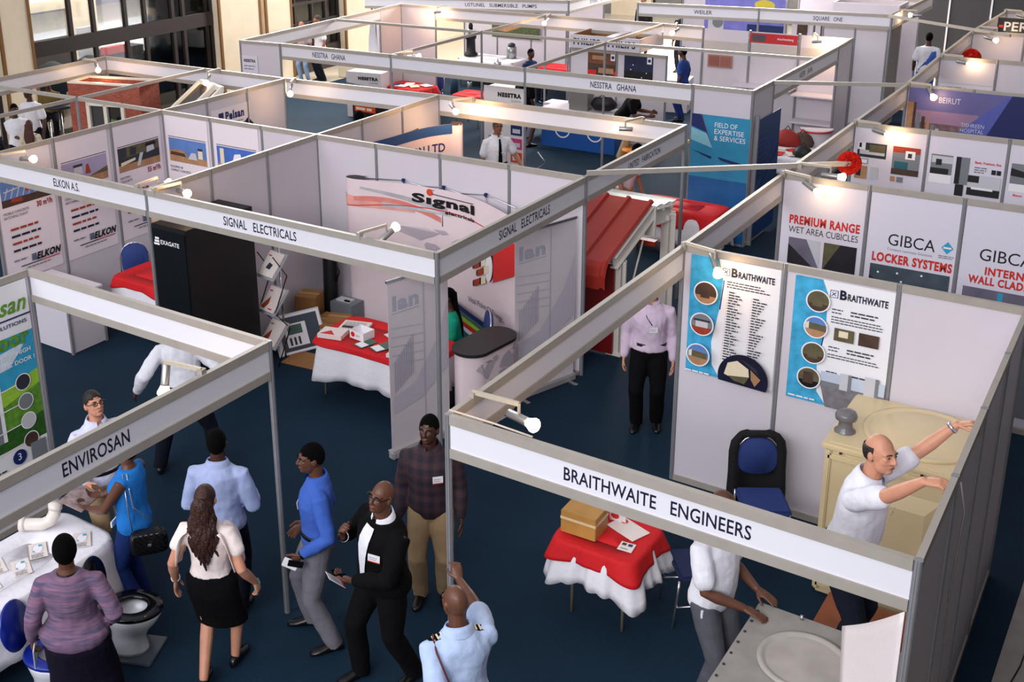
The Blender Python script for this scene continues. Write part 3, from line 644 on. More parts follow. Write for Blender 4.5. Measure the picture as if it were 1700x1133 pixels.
# literature rack
r=thing('brochure_rack','zigzag brochure rack with three tilted trays of white brochures','rack',(-3.4,1.32,.008),-.15)
for k,(z,y) in enumerate(((1.28,0.02),(.82,.0),(.38,-.02))):
    t=MB(); R_=Matrix.Rotation(-.75,3,'X')
    t.box((0,y,z),(.33,.02,.38),mat('rack_tray',(176,182,188),.25,.2),rot=R_); t.build('tray',r)
    A=Art(V((-.12,y-.015,z))+R_@V((0,-.012,-.15)),(1,0,0),R_@V((0,0,1)),t=.02).base(.27,.33,PAPER); A.rect(.02,.26,.08,.275,REDP)
    if k==0: A.poly([(.08,.1),(.16,.09),(.18,.16),(.1,.18)],DGRY)
    else: A.poly([(.01,.04),(.08,.02),(.12,.1),(.1,.2),(.05,.12)],COPP); A.rect(.15,.03,.22,.045,REDP)
    A.build('brochure',r)
m=MB()
for s_ in(-1,1): m.tube([(s_*.15,-.1,.0),(s_*.15,.12,.45),(s_*.15,-.1,.72),(s_*.15,.12,1.15),(s_*.15,-.08,1.45)],.008,BLK,6)
m.tube([(0,.14,0),(0,.14,1.5)],.014,STEEL,6); m.build('rack_frame',r)
# leaning framed panel, cartons, grey unit, banner tube
r=thing('framed_panel','dark framed product panel leaning on the cartons','panel',(-3.3,1.72,.01),1.05); r.rotation_euler=(-.5,0,1.15)
A=Art((-.32,0,0),(1,0,0),(0,0,1),t=.03).base(.64,.5,WHT); A.rect(.05,.03,.6,.47,mat('slate_print',(62,70,84),.5)); A.rect(.12,.08,.42,.38,WHT); A.rect(.16,.24,.36,.36,GRN)
for i in range(3): A.rect(.16+.06*i,.1,.19+.06*i,.2,DGRY)
A.build('picture',r); MB().box((0,.0,.25),(.68,.02,.54),LGRY).build('frame',r)
def carton(label,c,s,rz): 
    r=thing('cardboard_box',label,'box',(c[0],c[1],c[2]),rz,'brown cartons in the corner of the cable stand')
    MB().box((0,0,s[2]/2),s,CARD,bev=.006).build('box',r); MB().box((0,0,s[2]+.001),(s[0],.05,.002),mat('tape',(176,140,90),.3)).build('tape',r); return r
carton('brown carton standing tallest in the corner beside the black tube',(-3.72,2.35,.008),(.3,.3,.5),.3)
carton('low wide brown carton in front of the tallest carton',(-3.2,2.25,.008),(.55,.45,.26),.15)
carton('flat brown carton on the low wide carton',(-3.15,2.28,.27),(.3,.22,.06),.3)
sheet('cardboard_sheet','flattened brown cardboard sheet lying on the carpet by the leaflet table','cardboard',-2.9,1.55,.012,.9,.4,.12,CARD,t=.006)
r=thing('banner_bag','tall black carrying bag standing in the corner','bag',(-3.62,2.68,.008)); MB().tube([(0,0,0),(0,.0,.2),(.01,.02,1.2),(.01,.03,1.3)],[.09,.1,.1,.05],BLK,10).build('bag_body',r); MB().tube([(.11,0,.9),(.17,0,.75),(.11,0,.6)],.012,BLK,6).build('handle',r)
r=thing('power_unit','grey power unit behind the cartons','machine',(-3.28,2.6,.008),0); MB().box((0,0,.2),(.36,.26,.4),mat('unit_grey',(110,116,124),.4)).build('case',r); MB().box((-.02,0,.41),(.22,.12,.02),LGRY).build('top_plate',r); MB().box((.05,-.05,.425),(.08,.03,.02),BLK).build('handle',r)
# ---------------- Elkon stand
chair((-6.1,1.45),-2.3,'blue chair behind the round red table of the concrete plant stand')
table((-5.5,1.3),0,.9,.7,'table under the white and red cloth in the concrete plant stand')
drape('tablecloth','white tablecloth beside the black cabinet in the concrete plant stand',(-5.5,1.3),0,.96,.76,.42,.06,CLOTH,wave=.012,nw=6,seed=4)
drape('table_overlay','red cloth on the white cloth beside the black cabinet',(-5.5,1.3),0,.97,.77,.1,.015,RED,cornerdrop=.5,wave=.004,seed=5,z=.764)
r=thing('storage_counter','low white counter below the concrete plant posters','counter',(-6.26,.3,.008),.0)
MB().box((0,0,.39),(1.0,.54,.76),LAM).build('body',r); MB().box((0,0,.785),(1.04,.58,.03),LAM,bev=.004).build('counter_top',r)
for x,y in((-.5,-.27),(.5,-.27),(.5,.27)): MB().box((x,y,.39),(.035,.035,.78),POST).build('post',r)
def plant_art(A,y0,y1,z0,z1,kind):
    sky,g={'a':(SKYP,DBRN),'b':(mat('print_lilac',(166,156,186),.5,noise_=.06,scale=4),SAND),'c':(OLIVE,SAND),'d':(SKYP,SAND),'e':(mat('print_blue_sky',(70,110,190),.5,noise_=.25,scale=3),SAND)}[kind]
    w=y1-y0;h=z1-z0; A.rect(y0,z0,y1,z1,sky); A.rect(y0,z0,y1,z0+h*.28,g); A.rect(y0,z1+.015,y1,z1+.025,DGRY)
    def q(pts,m): A.poly([(y0+x*w,z0+y*h) for x,y in pts],m)
    if kind=='a':
        for i in range(6): q([(.05+.12*i,.3),(.07+.12*i,.3),(.15+.12*i,.7),(.13+.12*i,.7)],LGRY)
        q([(.05,.55),(.95,.75),(.95,.79),(.05,.6)],LGRY); q([(.48,.45),(.6,.42),(.62,.6),(.5,.62)],REDP); q([(.66,.55),(.85,.5),(.95,.7),(.75,.82)],REDP); q([(.5,.85),(.75,.9),(.7,.7),(.55,.7)],TEALP); q([(.15,.15),(.4,.1),(.4,.25),(.2,.28)],COPP)
    if kind=='b': q([(.25,.45),(.45,.45),(.43,.85),(.27,.85)],LGRY); q([(.25,.75),(.45,.75),(.45,.85),(.25,.85)],DGRY); q([(.5,.4),(.62,.4),(.58,.78),(.53,.76)],COPP); q([(.6,.28),(1,.28),(1,.5)],OLIVE)
    if kind=='c':
        q([(0,.3),(1,.3),(1,.62),(0,.55)],DGRY); q([(0,1),(.2,1),(.2,.6),(0,.5)],DGRY); q([(.3,.95),(.45,.9),(.42,.6),(.28,.62)],DGRY); q([(.68,.55),(.88,.6),(.85,.9),(.7,.88)],LGRY); q([(.66,.8),(.92,.82),(.9,.95),(.68,.93)],BLK); q([(.42,.1),(.5,.1),(.6,.6),(.52,.62)],LGRY); q([(.05,.25),(.4,.38),(.4,.48),(.05,.4)],CRM)
    if kind=='d': q([(0,.28),(.5,.26),(.4,.5),(.2,.54),(0,.46)],SAND); q([(.02,.28),(.45,.26),(.4,.4),(.05,.42)],DBRN); q([(.78,.28),(.9,.28),(.9,.7),(.78,.7)],CRM); q([(.78,.62),(.9,.62),(.9,.72),(.78,.72)],DGRY); q([(.5,.2),(.75,.2),(.72,.5),(.6,.48)],LGRY)
    if kind=='e': q([(.08,.28),(.18,.28),(.18,.92),(.08,.92)],CRM); q([(.4,.5),(.65,.45),(.6,.8),(.45,.75)],WHT)
def poster(label,o,u,w,h,fn,m=None,grp=None,t=.004,name='poster'):
    A=Art((0,0,0),u,(0,0,1),t=t).base(w,h,m or WHT); fn(A,w,h); ob=A.build(name,None,o); return tag(ob,label,'poster',grp)
PPK=mat('poster_paper',(232,222,228),.5,noise_=.015)
def elk(kind,title,cap,logo=True):
    def f(A,w,h):
        plant_art(A,.05,w-.05,h-1.0+.3,h-.34,kind); A.text(cap,w-.06,h-.8,.075,mat('print_maroon',(150,24,30),.5,noise_=0),w=.25,align='r',bold=.03)
        for i,s_ in enumerate(title): A.text(s_,.05,h-.8-.055*i,.034,INK,w=.42*len(s_)/16)
        for i in range(4):
            A.lines(.12,h-1.03-.1*i,w-.3-.1*(i%2),1,.1,.03,[COPP,INK,COPP,INK][i],seed=i)
        if logo:
            A.text('ELKON',w-.42,.2,.095,BLK,w=.38,bold=.05,shear=.25); 
            for i in range(5): A.rect(w-.5,.2+.02*i,w-.42,.213+.02*i,NAVYP)
            A.rect(.2,.165,w-.05,.178,BLK); A.rect(w*.6,.165,w-.05,.178,REDP); A.lines(.28,.12,.4,1,.1,.015,GRYP); A.lines(.1,.26,.22,1,.1,.02,GRYP)
    return f
for i,(k,t_,c,l) in enumerate((('a',['MOBILE CONCRETE','BATCHING PLANT'],'30 m³/h','plant poster reading 30 m³/h with red machinery photo'),('b',['ELKOMIX','COMPACT CONCRETE','BATCHING PLANT'],'','plant poster with lilac sky and a silo, middle of the left wall'),('c',['ELKOMIX','CONCRETE'],'55 m³/h','plant poster reading 55 m³/h with dark trees'))):
    poster(l,(-6.99,.06+.985*i,.74),(0,1,0),.88,1.72,elk(k,t_,c),PPK,'concrete plant posters')
for i,(k,l) in enumerate((('d','plant poster with blue sky, sand heap and a white silo'),('e','plant poster with bright blue sky and white clouds'))):
    poster(l,(-6.95+1.0*i,2.99,.74),(1,0,0),.88,1.72,elk(k,['ELKOMIX 60','COMPACT CONCRETE'],''),PPK,'concrete plant posters')
def pel(A,w,h): A.text('Pelsan',.3,h-.2,.13,NAVYP,w=.42,bold=.05); A.rect(.15,h-.2,.26,h-.07,NAVYP); A.rect(.2,h-.2,.26,h-.15,REDP); A.poly([(.55,h-.42),(.8,h-.25),(.95,h-.4),(.8,h-.55)],INK); A.lines(.3,h-.27,.4,1,.1,.015,GRYP)
poster('white poster with a bold navy logo word',(-6.99,3.98,1.0),(0,1,0),.86,1.3,pel,PPK)
# ---------------- United Fabrication: navy and pink pop up
r=thing('popup_display','pop up display with a navy band and navy capitals on pink','display',(0,0,0))
fn2,L2=curve_fn([(-3.97,4.05),(-3.9,4.5),(-3.86,4.9),(-3.78,5.3),(-3.6,5.62),(-3.45,5.7),(-3.5,5.78),(-3.6,5.76)],.01)
A=Art(t=.004); A.fn=fn2; NN=50
PK=mat('popup_pink',(222,196,196),.5,noise_=.03,scale=4); BLB=mat('popup_blue',(38,74,128),.5,noise_=.04)
A.loft([[fn2(L2*i/NN,0,0) for i in range(NN+1)],[fn2(L2*i/NN,2.15,0) for i in range(NN+1)]],PK,True,cap=False,closed=False); A.k=2; A_=A
def band2(z0,z1,s0,s1,m):
    z=A_.z(); A_.loft([[A_.P(s0+(s1-s0)*i/30,z0,z) for i in range(31)],[A_.P(s0+(s1-s0)*i/30,z1,z) for i in range(31)]],m,True,cap=False,closed=False)
band2(2.0,2.15,.02,1.66,BLB)
A.text('FABRICATION LTD',.12,1.74,.13,NAVYP,w=1.42,bold=.01); A.text('GROUP',.75,1.5,.13,NAVYP,w=.6,bold=.01); A.build('printed_skin',r)
m=MB(); 
for a,b in (((-3.93,4.2,2.1),(-3.9,5.2,2.14)),((-3.95,4.0,1.9),(-3.9,4.6,2.1)),((-3.95,4.0,1.9),(-3.92,4.7,1.6)),((-3.93,4.3,2.1),(-3.94,4.3,1.5)),((-3.93,4.3,2.1),(-3.92,4.9,1.6))): m.tube([a,b],.008,BLK,6)
m.build('lattice_frame',r); MB().prism([(-3.6,5.62),(-3.45,5.7),(-3.5,5.78),(-3.66,5.76)],2.14,2.17,DBRN).build('end_cap',r)
# red roofed steel sample
r=thing('steel_frame_model','white steel portal frame model with red ribbed roof sheet','model',(0,0,.008))
WS=mat('white_steel',(218,212,204),.4,noise_=.03); RR=mat('red_roof',(158,44,34),.3,noise_=.06,scale=5)
for x in (.08,-.95):
    m=MB()
    def ib(a,b,d=.16,w=.1):
        a=V(a);b=V(b); m.bar(a,b,.012,d,WS,(0,0,1)); 
        dn=(b-a).normalized(); up=V((1,0,0)).cross(dn).normalized()*d/2
        m.bar(a+up,b+up,w,.012,WS,up); m.bar(a-up,b-up,w,.012,WS,up)
    ib((x,3.85,0),(x,3.85,1.22)); ib((x,3.65,1.26),(x,4.72,1.62)); ib((x,4.72,1.55),(x,5.35,1.45),.2); ib((x,5.3,.0),(x,5.3,1.45),.2); m.box((x,4.72,1.5),(.14,.03,.4),WS); m.box((x,3.85,.01),(.2,.26,.02),WS); m.box((x,5.3,.01),(.2,.26,.02),WS); m.build('portal_frame',r)
prof=[]; x=-1.1
while x<-.1: prof+=[(x,0),(x+.2,0),(x+.225,.035),(x+.26,.035),(x+.285,0)]; x+=.31
m=MB(); a=V((0,3.45,1.33)); bq=V((0,4.72,1.76)); rings=[]
ups=V((0,-.32,.95))
def row(p,k=1): return [p+V((q[0],0,0))+ups*q[1]*k for q in prof]
rows=[row(V((0,3.36,1.0))),row(V((0,3.36,1.16))),row(V((0,3.4,1.27))),row(a),row(bq)]
m.loft(rows,RR,False,cap=False,closed=False); m.build('roof_sheet',r)
m=MB(); m.box((-.43,3.72,.62),(1.0,.03,1.2),mat('red_cladding',(112,18,22),.35,noise_=.05)); m.build('wall_sheet',r)
GAL=mat('galvanised',(150,152,152),.3,.7,noise_=.15,scale=12)
for y,z in ((4.8,1.7),(5.06,1.66),(5.32,1.62)):
    m=MB(); m.box((-.45,y,z),(1.2,.14,.012),GAL); m.box((-.45,y-.07,z-.04),(1.2,.012,.09),mat('galv_edge',(222,222,222),.3,.4)); m.build('purlin',r)
MB().tube([(.08,4.5,1.3),(.08,4.0,.4)],.012,WS,6).build('brace_rod',r); MB().box((.0,4.75,1.2),(.3,.1,.06),RR).build('ridge_trim',r)
# ---------------- Braithwaite stand
GRP=mat('cream_plastic',(214,194,152),.28,noise_=.03,scale=4)
r=thing('water_tank','cream moulded water tank with a large round lid','tank',(4.13,.86,.008))
m=MB(); m.box((0,0,.72),(1.08,.98,1.44),GRP,bev=.02); m.box((0,0,1.41),(1.16,1.06,.05),GRP,bev=.015)
for s_ in(-1,1): m.box((s_*.52,-.5,.72),(.05,.03,1.34),GRP,bev=.01)
m.box((0,-.5,1.32),(1.06,.03,.05),GRP,bev=.01); m.box((0,-.5,.1),(1.06,.03,.05),GRP,bev=.01)
m.add([(-.36,-.49,.3),(.36,-.49,.3),(.36,-.49,1.16),(-.36,-.49,1.16),(-.26,-.54,.42),(.26,-.54,.42),(.26,-.54,1.04),(-.26,-.54,1.04)],[(0,1,5,4),(1,2,6,5),(2,3,7,6),(3,0,4,7),(4,5,6,7)],GRP)
m.build('shell',r); MB().lathe([(.0,.0),(.46,.0),(.46,.022),(.43,.03),(.41,.02),(.37,.022),(.34,.034),(.02,.036),(.0,.036)],GRP,(.08,.02,1.436),48).build('lid',r)
m=MB()
for x in(-.42,-.2,0,.2,.42): m.box((x,-.515,1.375),(.02,.02,.012),DGRY)
m.build('bolt',r)
r2=thing('roof_vent','grey mushroom shaped vent cap on the cream tank','vent',(3.66,.62,1.444)); MB().lathe([(.0,0),(.085,.0),(.085,.012),(.06,.03),(.052,.1),(.06,.11),(.085,.12),(.09,.15),(.075,.18),(.04,.195),(.0,.2)],mat('vent_grey',(108,106,108),.25,noise_=.03),(0,0,0),28).build('cap',r2)
r=thing('concrete_tank','low grey tank with a round manhole in the front corner of the stand','tank',(4.22,-1.95,.008)); r.rotation_euler=(0,0,0)
STN=mat('weathered_grey',(142,138,132),.55,noise_=.12,scale=6,bump=.1)
m=MB(); m.box((0,0,.5),(1.12,1.22,.98),STN,bev=.012); m.build('shell',r)
MB().lathe([(0,0),(.3,0),(.3,.02),(.27,.026),(.255,.012),(.24,.012),(.02,.02),(0,.02)],mat('lid_grey',(166,160,152),.45,noise_=.12,scale=5),(-.1,.14,.99),40).build('lid',r)
for i in range(9): MB().lathe([(0,0),(.01,0),(.01,.006),(0,.006)],DGRY,(-.53,-.55+.13*i,.99),8).build('rivet',r)
for x in(-.25,.1): MB().lathe([(0,0),(.012,0),(.012,.03),(0,.03)],STEEL,(x,.57,.99),8).build('bolt',r)
r=thing('wooden_plinth','reddish brown wooden plinth the reaching man stands on','plinth',(4.32,-.72,.008)); MB().box((0,0,.24),(.84,.86,.48),mat('redwood',(120,58,34),.35,noise_=.2,scale=7),bev=.01).build('body',r); MB().box((0,0,.49),(.88,.9,.025),mat('redwood_top',(136,70,42),.3,noise_=.2,scale=7)).build('top_board',r)
MB().box((-.44,-.3,.25),(.03,.05,.5),ALU).build('edge_strip',r)
# loose white sheet
m=MB(); rows=[]
def PS(u,v): # u 0..1 from the post outwards, v 0..1 downwards
    x=4.80-.0*u; p=V((4.79,-2.50+.25*v*0,2.12-1.3*v)); c=V((-.42,.50,-.60))*u
    return p+c*(1-.2*v)+V((.0,.0,-.02*math.sin(u*PI)*(1-v)))
for i in range(15): rows.append([PS(j/12,i/14) for j in range(13)])
m.loft(rows,mat('loose_sheet',(232,222,222),.5,noise_=.02),True,cap=False,closed=False); o=m.build('loose_sheet'); tag(o,'large white sheet peeling off the wall beside the front right post','sheet'); sm=o.modifiers.new('t','SOLIDIFY'); sm.thickness=.002
# table of the tank stand
table((2.24,-.84),0,.62,.5,'small table under lace cloth and red overlay by the tank stand sign',inset=.08)
drape('tablecloth','white lace edged tablecloth on the small table by the tank stand sign',(2.24,-.84),0,.72,.62,.3,.07,CLOTH,cornerdrop=.3,wave=.03,nw=9,scal=.014,seed=8)
drape('table_overlay','red cloth under the taped box by the tank stand sign',(2.24,-.84),0,.73,.63,.14,.035,RED,cornerdrop=.3,wave=.006,seed=9,z=.766)
WOODB=mat('kraft_wood',(176,130,66),.5,noise_=.16,scale=5)
r=thing('taped_box','square wood brown box bound with clear tape on the red cloth','box',(2.06,-.92,.77),.03); MB().box((0,0,.1),(.31,.24,.2),WOODB,bev=.004).build('body',r)
m=MB(); m.box((0,0,.135),(.315,.245,.022),mat('clear_tape',(214,190,150),.15)); m.build('tape_band',r)
sheet('leaflet','white folded sheet on the red cloth behind the taped box','leaflet',2.36,-.72,.772,.3,.2,-.35,PAPER,lambda a,w,h:a.disc(w*.2,h*.75,.03,REDP),'leaflets on the red cloth by the tank stand sign')
sheet('leaflet','small white card with dark squares at the front of the red cloth','leaflet',2.46,-.96,.772,.12,.12,.1,PAPER,lambda a,w,h:(a.rect(.015,.07,.05,.105,DGRY),a.rect(.065,.07,.1,.105,NAVYP),a.rect(.02,.02,.08,.03,GRYP)),'leaflets on the red cloth by the tank stand sign')
r=thing('sign_holder','small white card with red emblem standing on the red cloth','sign',(2.24,-.66,.772),.1); A=Art((-.07,0,0),(1,0,0),(0,-.25,1),t=.004).base(.14,.1,WHT); A.disc(.05,.06,.035,REDP); A.build('card',r)
jc=chair((2.98,.78),PI+.55,'blue chair with a black jacket over its back beside the poster wall',oval=True)
def jacket():
    m=MB(); c=Matrix.Rotation(PI+.55,3,'Z'); prf=[]
    for z,hw,dp in ((.99,.13,.03),(.97,.19,.05),(.9,.245,.065),(.8,.262,.07),(.6,.262,.075),(.42,.27,.08),(.26,.27,.08)):
        ring=[]
        for i in range(20):
            a=2*PI*i/20; x=hw*math.copysign(abs(math.cos(a))**.5,math.cos(a)); y=-.235-.1*(z-.45)+dp*math.sin(a)*.9-.03
            if z<.95 and math.sin(a)>0 and abs(x)<.17: y-=dp*1.2*math.sin(a)
            ring.append(c@V((x,y,z+.01*math.sin(5*a))))
        prf.append(ring)
    m.loft(prf,mat('black_wool',(12,12,15),.85,noise_=.1,bump=.3),True); o=m.build('jacket',None,(2.98,.78,.0)); tag(o,'black jacket hung over the back of the blue chair by the poster wall','jacket')
jacket()
chair((2.86,-.45),-.9,'dark blue chair beside the lace table, half hidden by the sign',fab=NAVYC,back=False)
# posters of the tank stand
WAT=mat('water_blue',(64,164,206),.45,noise_=.22,scale=11)
def circ(A,x,y,k,r=.105):
    A.disc(x,y,r+.012,WHT); 
    a,b=[(DBRN,SAND),(GRYP,COPP),(SKYP,SAND),(OLIVE,DBRN),(OLIVE,BLK)][k]; A.disc(x,y,r,a)
    pts=[(x+r*math.cos(t),y+r*math.sin(t)) for t in [PI+.25+(PI-.5)*i/12 for i in range(13)]]; A.poly(pts,b)
    if k in(1,): A.rect(x-.06,y-.03,x+.06,y+.03,LGRY); A.rect(x-.08,y+.03,x+.08,y+.05,DGRY)
    if k==2: A.poly([(x-.08,y-.02),(x+.09,y-.03),(x+.09,y+.03),(x-.07,y+.04)],OLIVE); A.poly([(x-.09,y-.02),(x-.06,y-.02),(x-.06,y+.05),(x-.09,y+.03)],CRM)
    if k in(0,3,4): A.rect(x-.05,y-.05,x+.04,y+.06,OLIVE if k==3 else DBRN)
def head(A,w,h):
    A.rect(.31,h-.15,.38,h-.08,NAVYP); A.rect(.316,h-.144,.374,h-.086,WHT); A.poly([(.325,h-.135),(.365,h-.1),(.36,h-.095),(.32,h-.13)],NAVYP); A.poly([(.325,h-.1),(.36,h-.135),(.365,h-.13),(.33,h-.095)],NAVYP)
    A.text('B',.395,h-.15,.085,INK,bold=.04,w=.06); A.text('RAITHWAITE',.462,h-.15,.062,INK,w=w-.462-.05,bold=.03)
def bp1(A,w,h):
    A.poly([(0,0),(.34,0),(.26,.12),(.24,.35),(.3,.7),(.32,h-.2),(.27,h),(0,h)],WAT); A.poly([(.3,.7),(.325,h-.2),(.335,h-.2),(.31,.7)],NAVYP); head(A,w,h)
    A.lines(.36,h-.21,.44,3,.025,.01,INK,seed=2)
    for i in range(26):
        A.rect(.37,h-.31-.026*i,.376,h-.304-.026*i,REDP); A.lines(.385,h-.31-.026*i,.07+.09*((i*7)%5)/5,1,.1,.012,DGRY,rag=.1,seed=i)
        if i<25: A.rect(.6,h-.33-.026*i,.606,h-.324-.026*i,REDP); A.lines(.615,h-.33-.026*i,.06+.09*((i*11)%6)/6,1,.1,.012,DGRY,rag=.1,seed=i+40)
    ear=[(w*.72-.02+.24*math.cos(t),.09+.24*math.sin(t)) for t in [-.35+(PI+.62)*i/30 for i in range(31)]]; A.poly(ear,mat('earth_navy',(20,22,48),.45,noise_=.3,scale=8))
    A.poly([(w*.72-.2,.1),(w*.72-.17,.22),(w*.72-.08,.26),(w*.72+.03,.2),(w*.72+.04,.12),(w*.72-.06,.1),(w*.72-.14,.08)],CRM); A.poly([(w*.72-.16,.09),(w*.72+.04,.12),(w*.72+.0,.04),(w*.72-.1,.05)],OLIVE); A.poly([(w*.72+.05,.2),(w*.72+.15,.12),(w*.72+.1,.04),(w*.72+.06,.1)],SAND); A.poly([(w*.72-.05,.29),(w*.72+.1,.22),(w*.72+.13,.16),(w*.72,.25)],DGRY)
    circ(A,.19,h-.33,0); circ(A,.17,h-.65,1); circ(A,.15,h-.97,2); A.lines(.03,.05,.26,1,.1,.014,WHT)
def bp2(A,w,h):
    A.poly([(0,0),(.36,0),(.27,.12),(.25,.4),(.3,.8),(.29,h-.12),(.24,h),(0,h)],WAT); A.poly([(.25,.4),(.3,.8),(.31,.8),(.26,.4)],NAVYP); head(A,w,h)
    for yy,n in ((h-.26,5),(h-.62,4),(h-.86,5)): A.lines(.34,yy,.1,2,.03,.01,DGRY,seed=3); A.lines(.5,yy,.28,2,.03,.013,DGRY,seed=5); A.lines(.34,yy-.07,.46,n-2,.025,.009,DGRY,seed=7)
    A.rect(.38,h-.54,.55,h-.42,OLIVE); A.rect(.59,h-.54,.76,h-.42,DBRN); A.rect(.42,h-.5,.5,h-.44,CRM)
    A.poly([(.36,0),(w,0),(w,.22),(.3,.22)],mat('print_city_floor',(120,116,122),.5,noise_=.2,scale=20)); A.rect(.3,.22,w,.34,mat('print_pale_sky',(190,200,216),.5,noise_=.06,scale=5)); A.rect(.3,.2,.5,.25,GRYP); A.rect(.47,.2,.57,.36,LGRY); A.rect(.68,.2,.8,.38,LGRY); A.rect(.54,.2,.57,.36,GRYP); A.rect(.77,.2,.8,.38,GRYP)
    circ(A,.22,h-.2,3,.095); circ(A,.22,h-.45,2,.095); circ(A,.22,h-.7,3,.095); circ(A,.2,h-.95,4,.095); A.lines(.03,.04,.26,1,.1,.014,WHT)
poster('tank maker poster with a list of countries and a globe',(1.95,1.395,1.25),(1,0,0),.85,1.2,bp1,None,'tank maker posters')
poster('tank maker poster with four round photos and tower blocks',(2.93,1.395,1.24),(1,0,0),.85,1.2,bp2,None,'tank maker posters')
# Envirosan stand
def envp(A,w,h):
    A.rect(0,.12,w,h-.5,CYAN); A.rect(0,.12,w,.9,GRASS); A.poly([(0,.75),(w,1.0),(w,.85),(0,.6)],LIME); A.poly([(0,.12),(w,.12),(w,.55),(0,.4)],mat('print_dark_grass',(44,92,30),.5,noise_=.3,scale=20)); A.poly([(0,1.2),(w*.9,1.3),(w*.7,1.1),(0,1.05)],mat('print_cloud',(206,222,232),.5,noise_=.1)); A.rect(0,.0,w,.3,WHT)
    A.rect(.0,.4,w-.42,1.45,WHT); A.rect(.0,.4,w-.46,1.4,GRYP)
    A.text('envirosan',w-.05,h-.28,.16,GRASS,w=.85,align='r',bold=.02,shear=.3); A.rect(0,h-.34,w,h-.325,NAVYP); A.text('SANITATION SOLUTIONS',w-.05,h-.41,.035,NAVYP,w=.8,align='r',bold=.02)
    A.text('indoor',w-.05,h-.6,.15,GRASS,w=.62,align='r',bold=.05); A.text('VERY NEW HIGH',w-.05,h-.7,.04,WHT,w=.5,align='r',bold=.02); A.text('QUALITY PLASTIC DOOR !',w-.02,h-.79,.04,WHT,w=.75,align='r',bold=.02)
    for i,c in enumerate((DGRY,GRYP,LGRY,DBRN)): A.disc(w-.18,h-.98-.2*i,.085,WHT); A.disc(w-.18,h-.98-.2*i,.075,c); A.poly([(w-.26,h-.99-.2*i),(w-.26,h-.98-.2*i),(0,h-1.02-.2*i),(0,h-1.035-.2*i)],WHT)
    A.disc(w-.33,.2,.075,NAVYP); A.text('3',w-.35,.17,.07,WHT); A.rect(w-.2,.1,w-.03,.28,GRYP); A.lines(.1,.12,.4,3,.04,.015,DGRY)
poster('tall poster of a white plastic door on green grass at the left edge',(-2.962,-3.38,.55),(0,1,0),.97,1.9,envp)
table((-1.5,-4.05),0,.7,1.8,'long table under the white cloth of the sanitary stand')
drape('tablecloth','white tablecloth with crocheted hem in the sanitary stand',(-1.5,-4.05),0,.78,1.88,.45,.05,CLOTH,cornerdrop=.1,wave=.012,nw=8,scal=.012,seed=12)
PVC=mat('white_pipe',(222,214,206),.35,noise_=.03)
r=thing('pipe_fitting','white plastic pipe elbow lying on the sanitary stand table','pipe',(-1.72,-3.42,.77),.6); r.scale=(.75,.75,.75)
MB().tube([(-.2,0,.075),(.02,0,.075),(.1,.03,.1),(.15,.06,.17),(.17,.08,.3)],[.07,.07,.07,.07,.07],PVC,16).build('pipe',r)
for c,ax in (((-.2,0,.075),(1,0,0)),((.165,.075,.26),(.1,.15,1))): MB().lathe([(.06,-.03),(.078,-.03),(.078,.03),(.06,.03)],PVC,c,18,ax).build('collar',r)
def ld(a,w,h): a.disc(w*.5,h*.6,.045,LGRY,ry=.07); a.disc(w*.5,h*.6,.038,WHT,ry=.06); a.rect(w*.55,h*.72,w*.75,h*.84,CYAN); a.rect(w*.2,h*.42,w*.32,h*.5,mat('print_pale_blue',(120,160,206),.5)); a.lines(w*.1,h*.2,w*.7,3,.02,.008,GRYP)
for i in range(7):
    x,y=[(-1.32,-3.32),(-1.5,-3.62),(-1.42,-3.84),(-1.6,-3.95),(-1.45,-4.12),(-1.62,-4.25),(-1.4,-4.4)][i]
    sheet('leaflet',['leaflet nearest the pipe elbow on the sanitary table','blue marked leaflet left of the woman in the knit top','leaflet third along the sanitary table edge','fanned leaflet near the middle of the sanitary table','leaflet in the front row behind the blue toilet lid','leaflet at the far left of the sanitary table','leaflet at the near end of the sanitary table'][i],'leaflet',x,y,.766,.14,.22,.9+.1*i,PAPER,ld,'sanitary leaflets on the white table')
CER=mat('ceramic',(226,226,232),.12,noise_=.01)
def toilet(label,loc,rz,seatm,grp='toilet pans on show',plate=True):
    r=thing('toilet',label,'toilet',(loc[0],loc[1],.008),rz,grp)
    rings=[]
    for z,a,b,oy in ((.02,.12,.17,.0),(.05,.12,.17,0),(.14,.1,.15,.0),(.22,.12,.17,.02),(.31,.17,.22,.05),(.38,.19,.25,.06),(.4,.19,.25,.06),(.395,.15,.2,.06),(.33,.12,.16,.06),(.28,.05,.07,.04)):
        rings.append([(a*math.cos(t),oy+b*math.sin(t)*(1 if math.sin(t)>0 else .85),z) for t in [2*PI*i/28 for i in range(28)]])
    MB().loft(rings,CER).build('bowl',r)
    ro=[];
    for a,b,z in ((.2,.26,.405),(.205,.265,.42),(.2,.26,.435),(.12,.16,.44),(.1,.135,.43),(.105,.14,.408)): ro.append([(a*math.cos(t),.06+b*math.sin(t)*(1 if math.sin(t)>0 else .88),z) for t in [2*PI*i/28 for i in range(28)]])
    m=MB(); m.loft(ro+[ro[0]],seatm,cap=False); m.build('seat_ring',r)
    R_=Matrix.Rotation(1.75,3,'X'); m=MB(); P_=[]
    for k,zz in ((.96,-.012),(1,0),(.96,.014)): P_.append([V((0,-.2,.43))+R_@V((.18*k*math.cos(t),.2+.2*k*math.sin(t),zz)) for t in [2*PI*i/28 for i in range(28)]])
    m.loft(P_,seatm); m.build('lid',r)
    if plate: MB().box((0,.03,.01),(.36,.46,.02),mat('clear_plate',(70,78,86),.15),bev=.006).build('base_plate',r)
    return r
toilet('white toilet pan with a black seat and raised black lid',(-.74,-3.42),-1.15,BLKG)
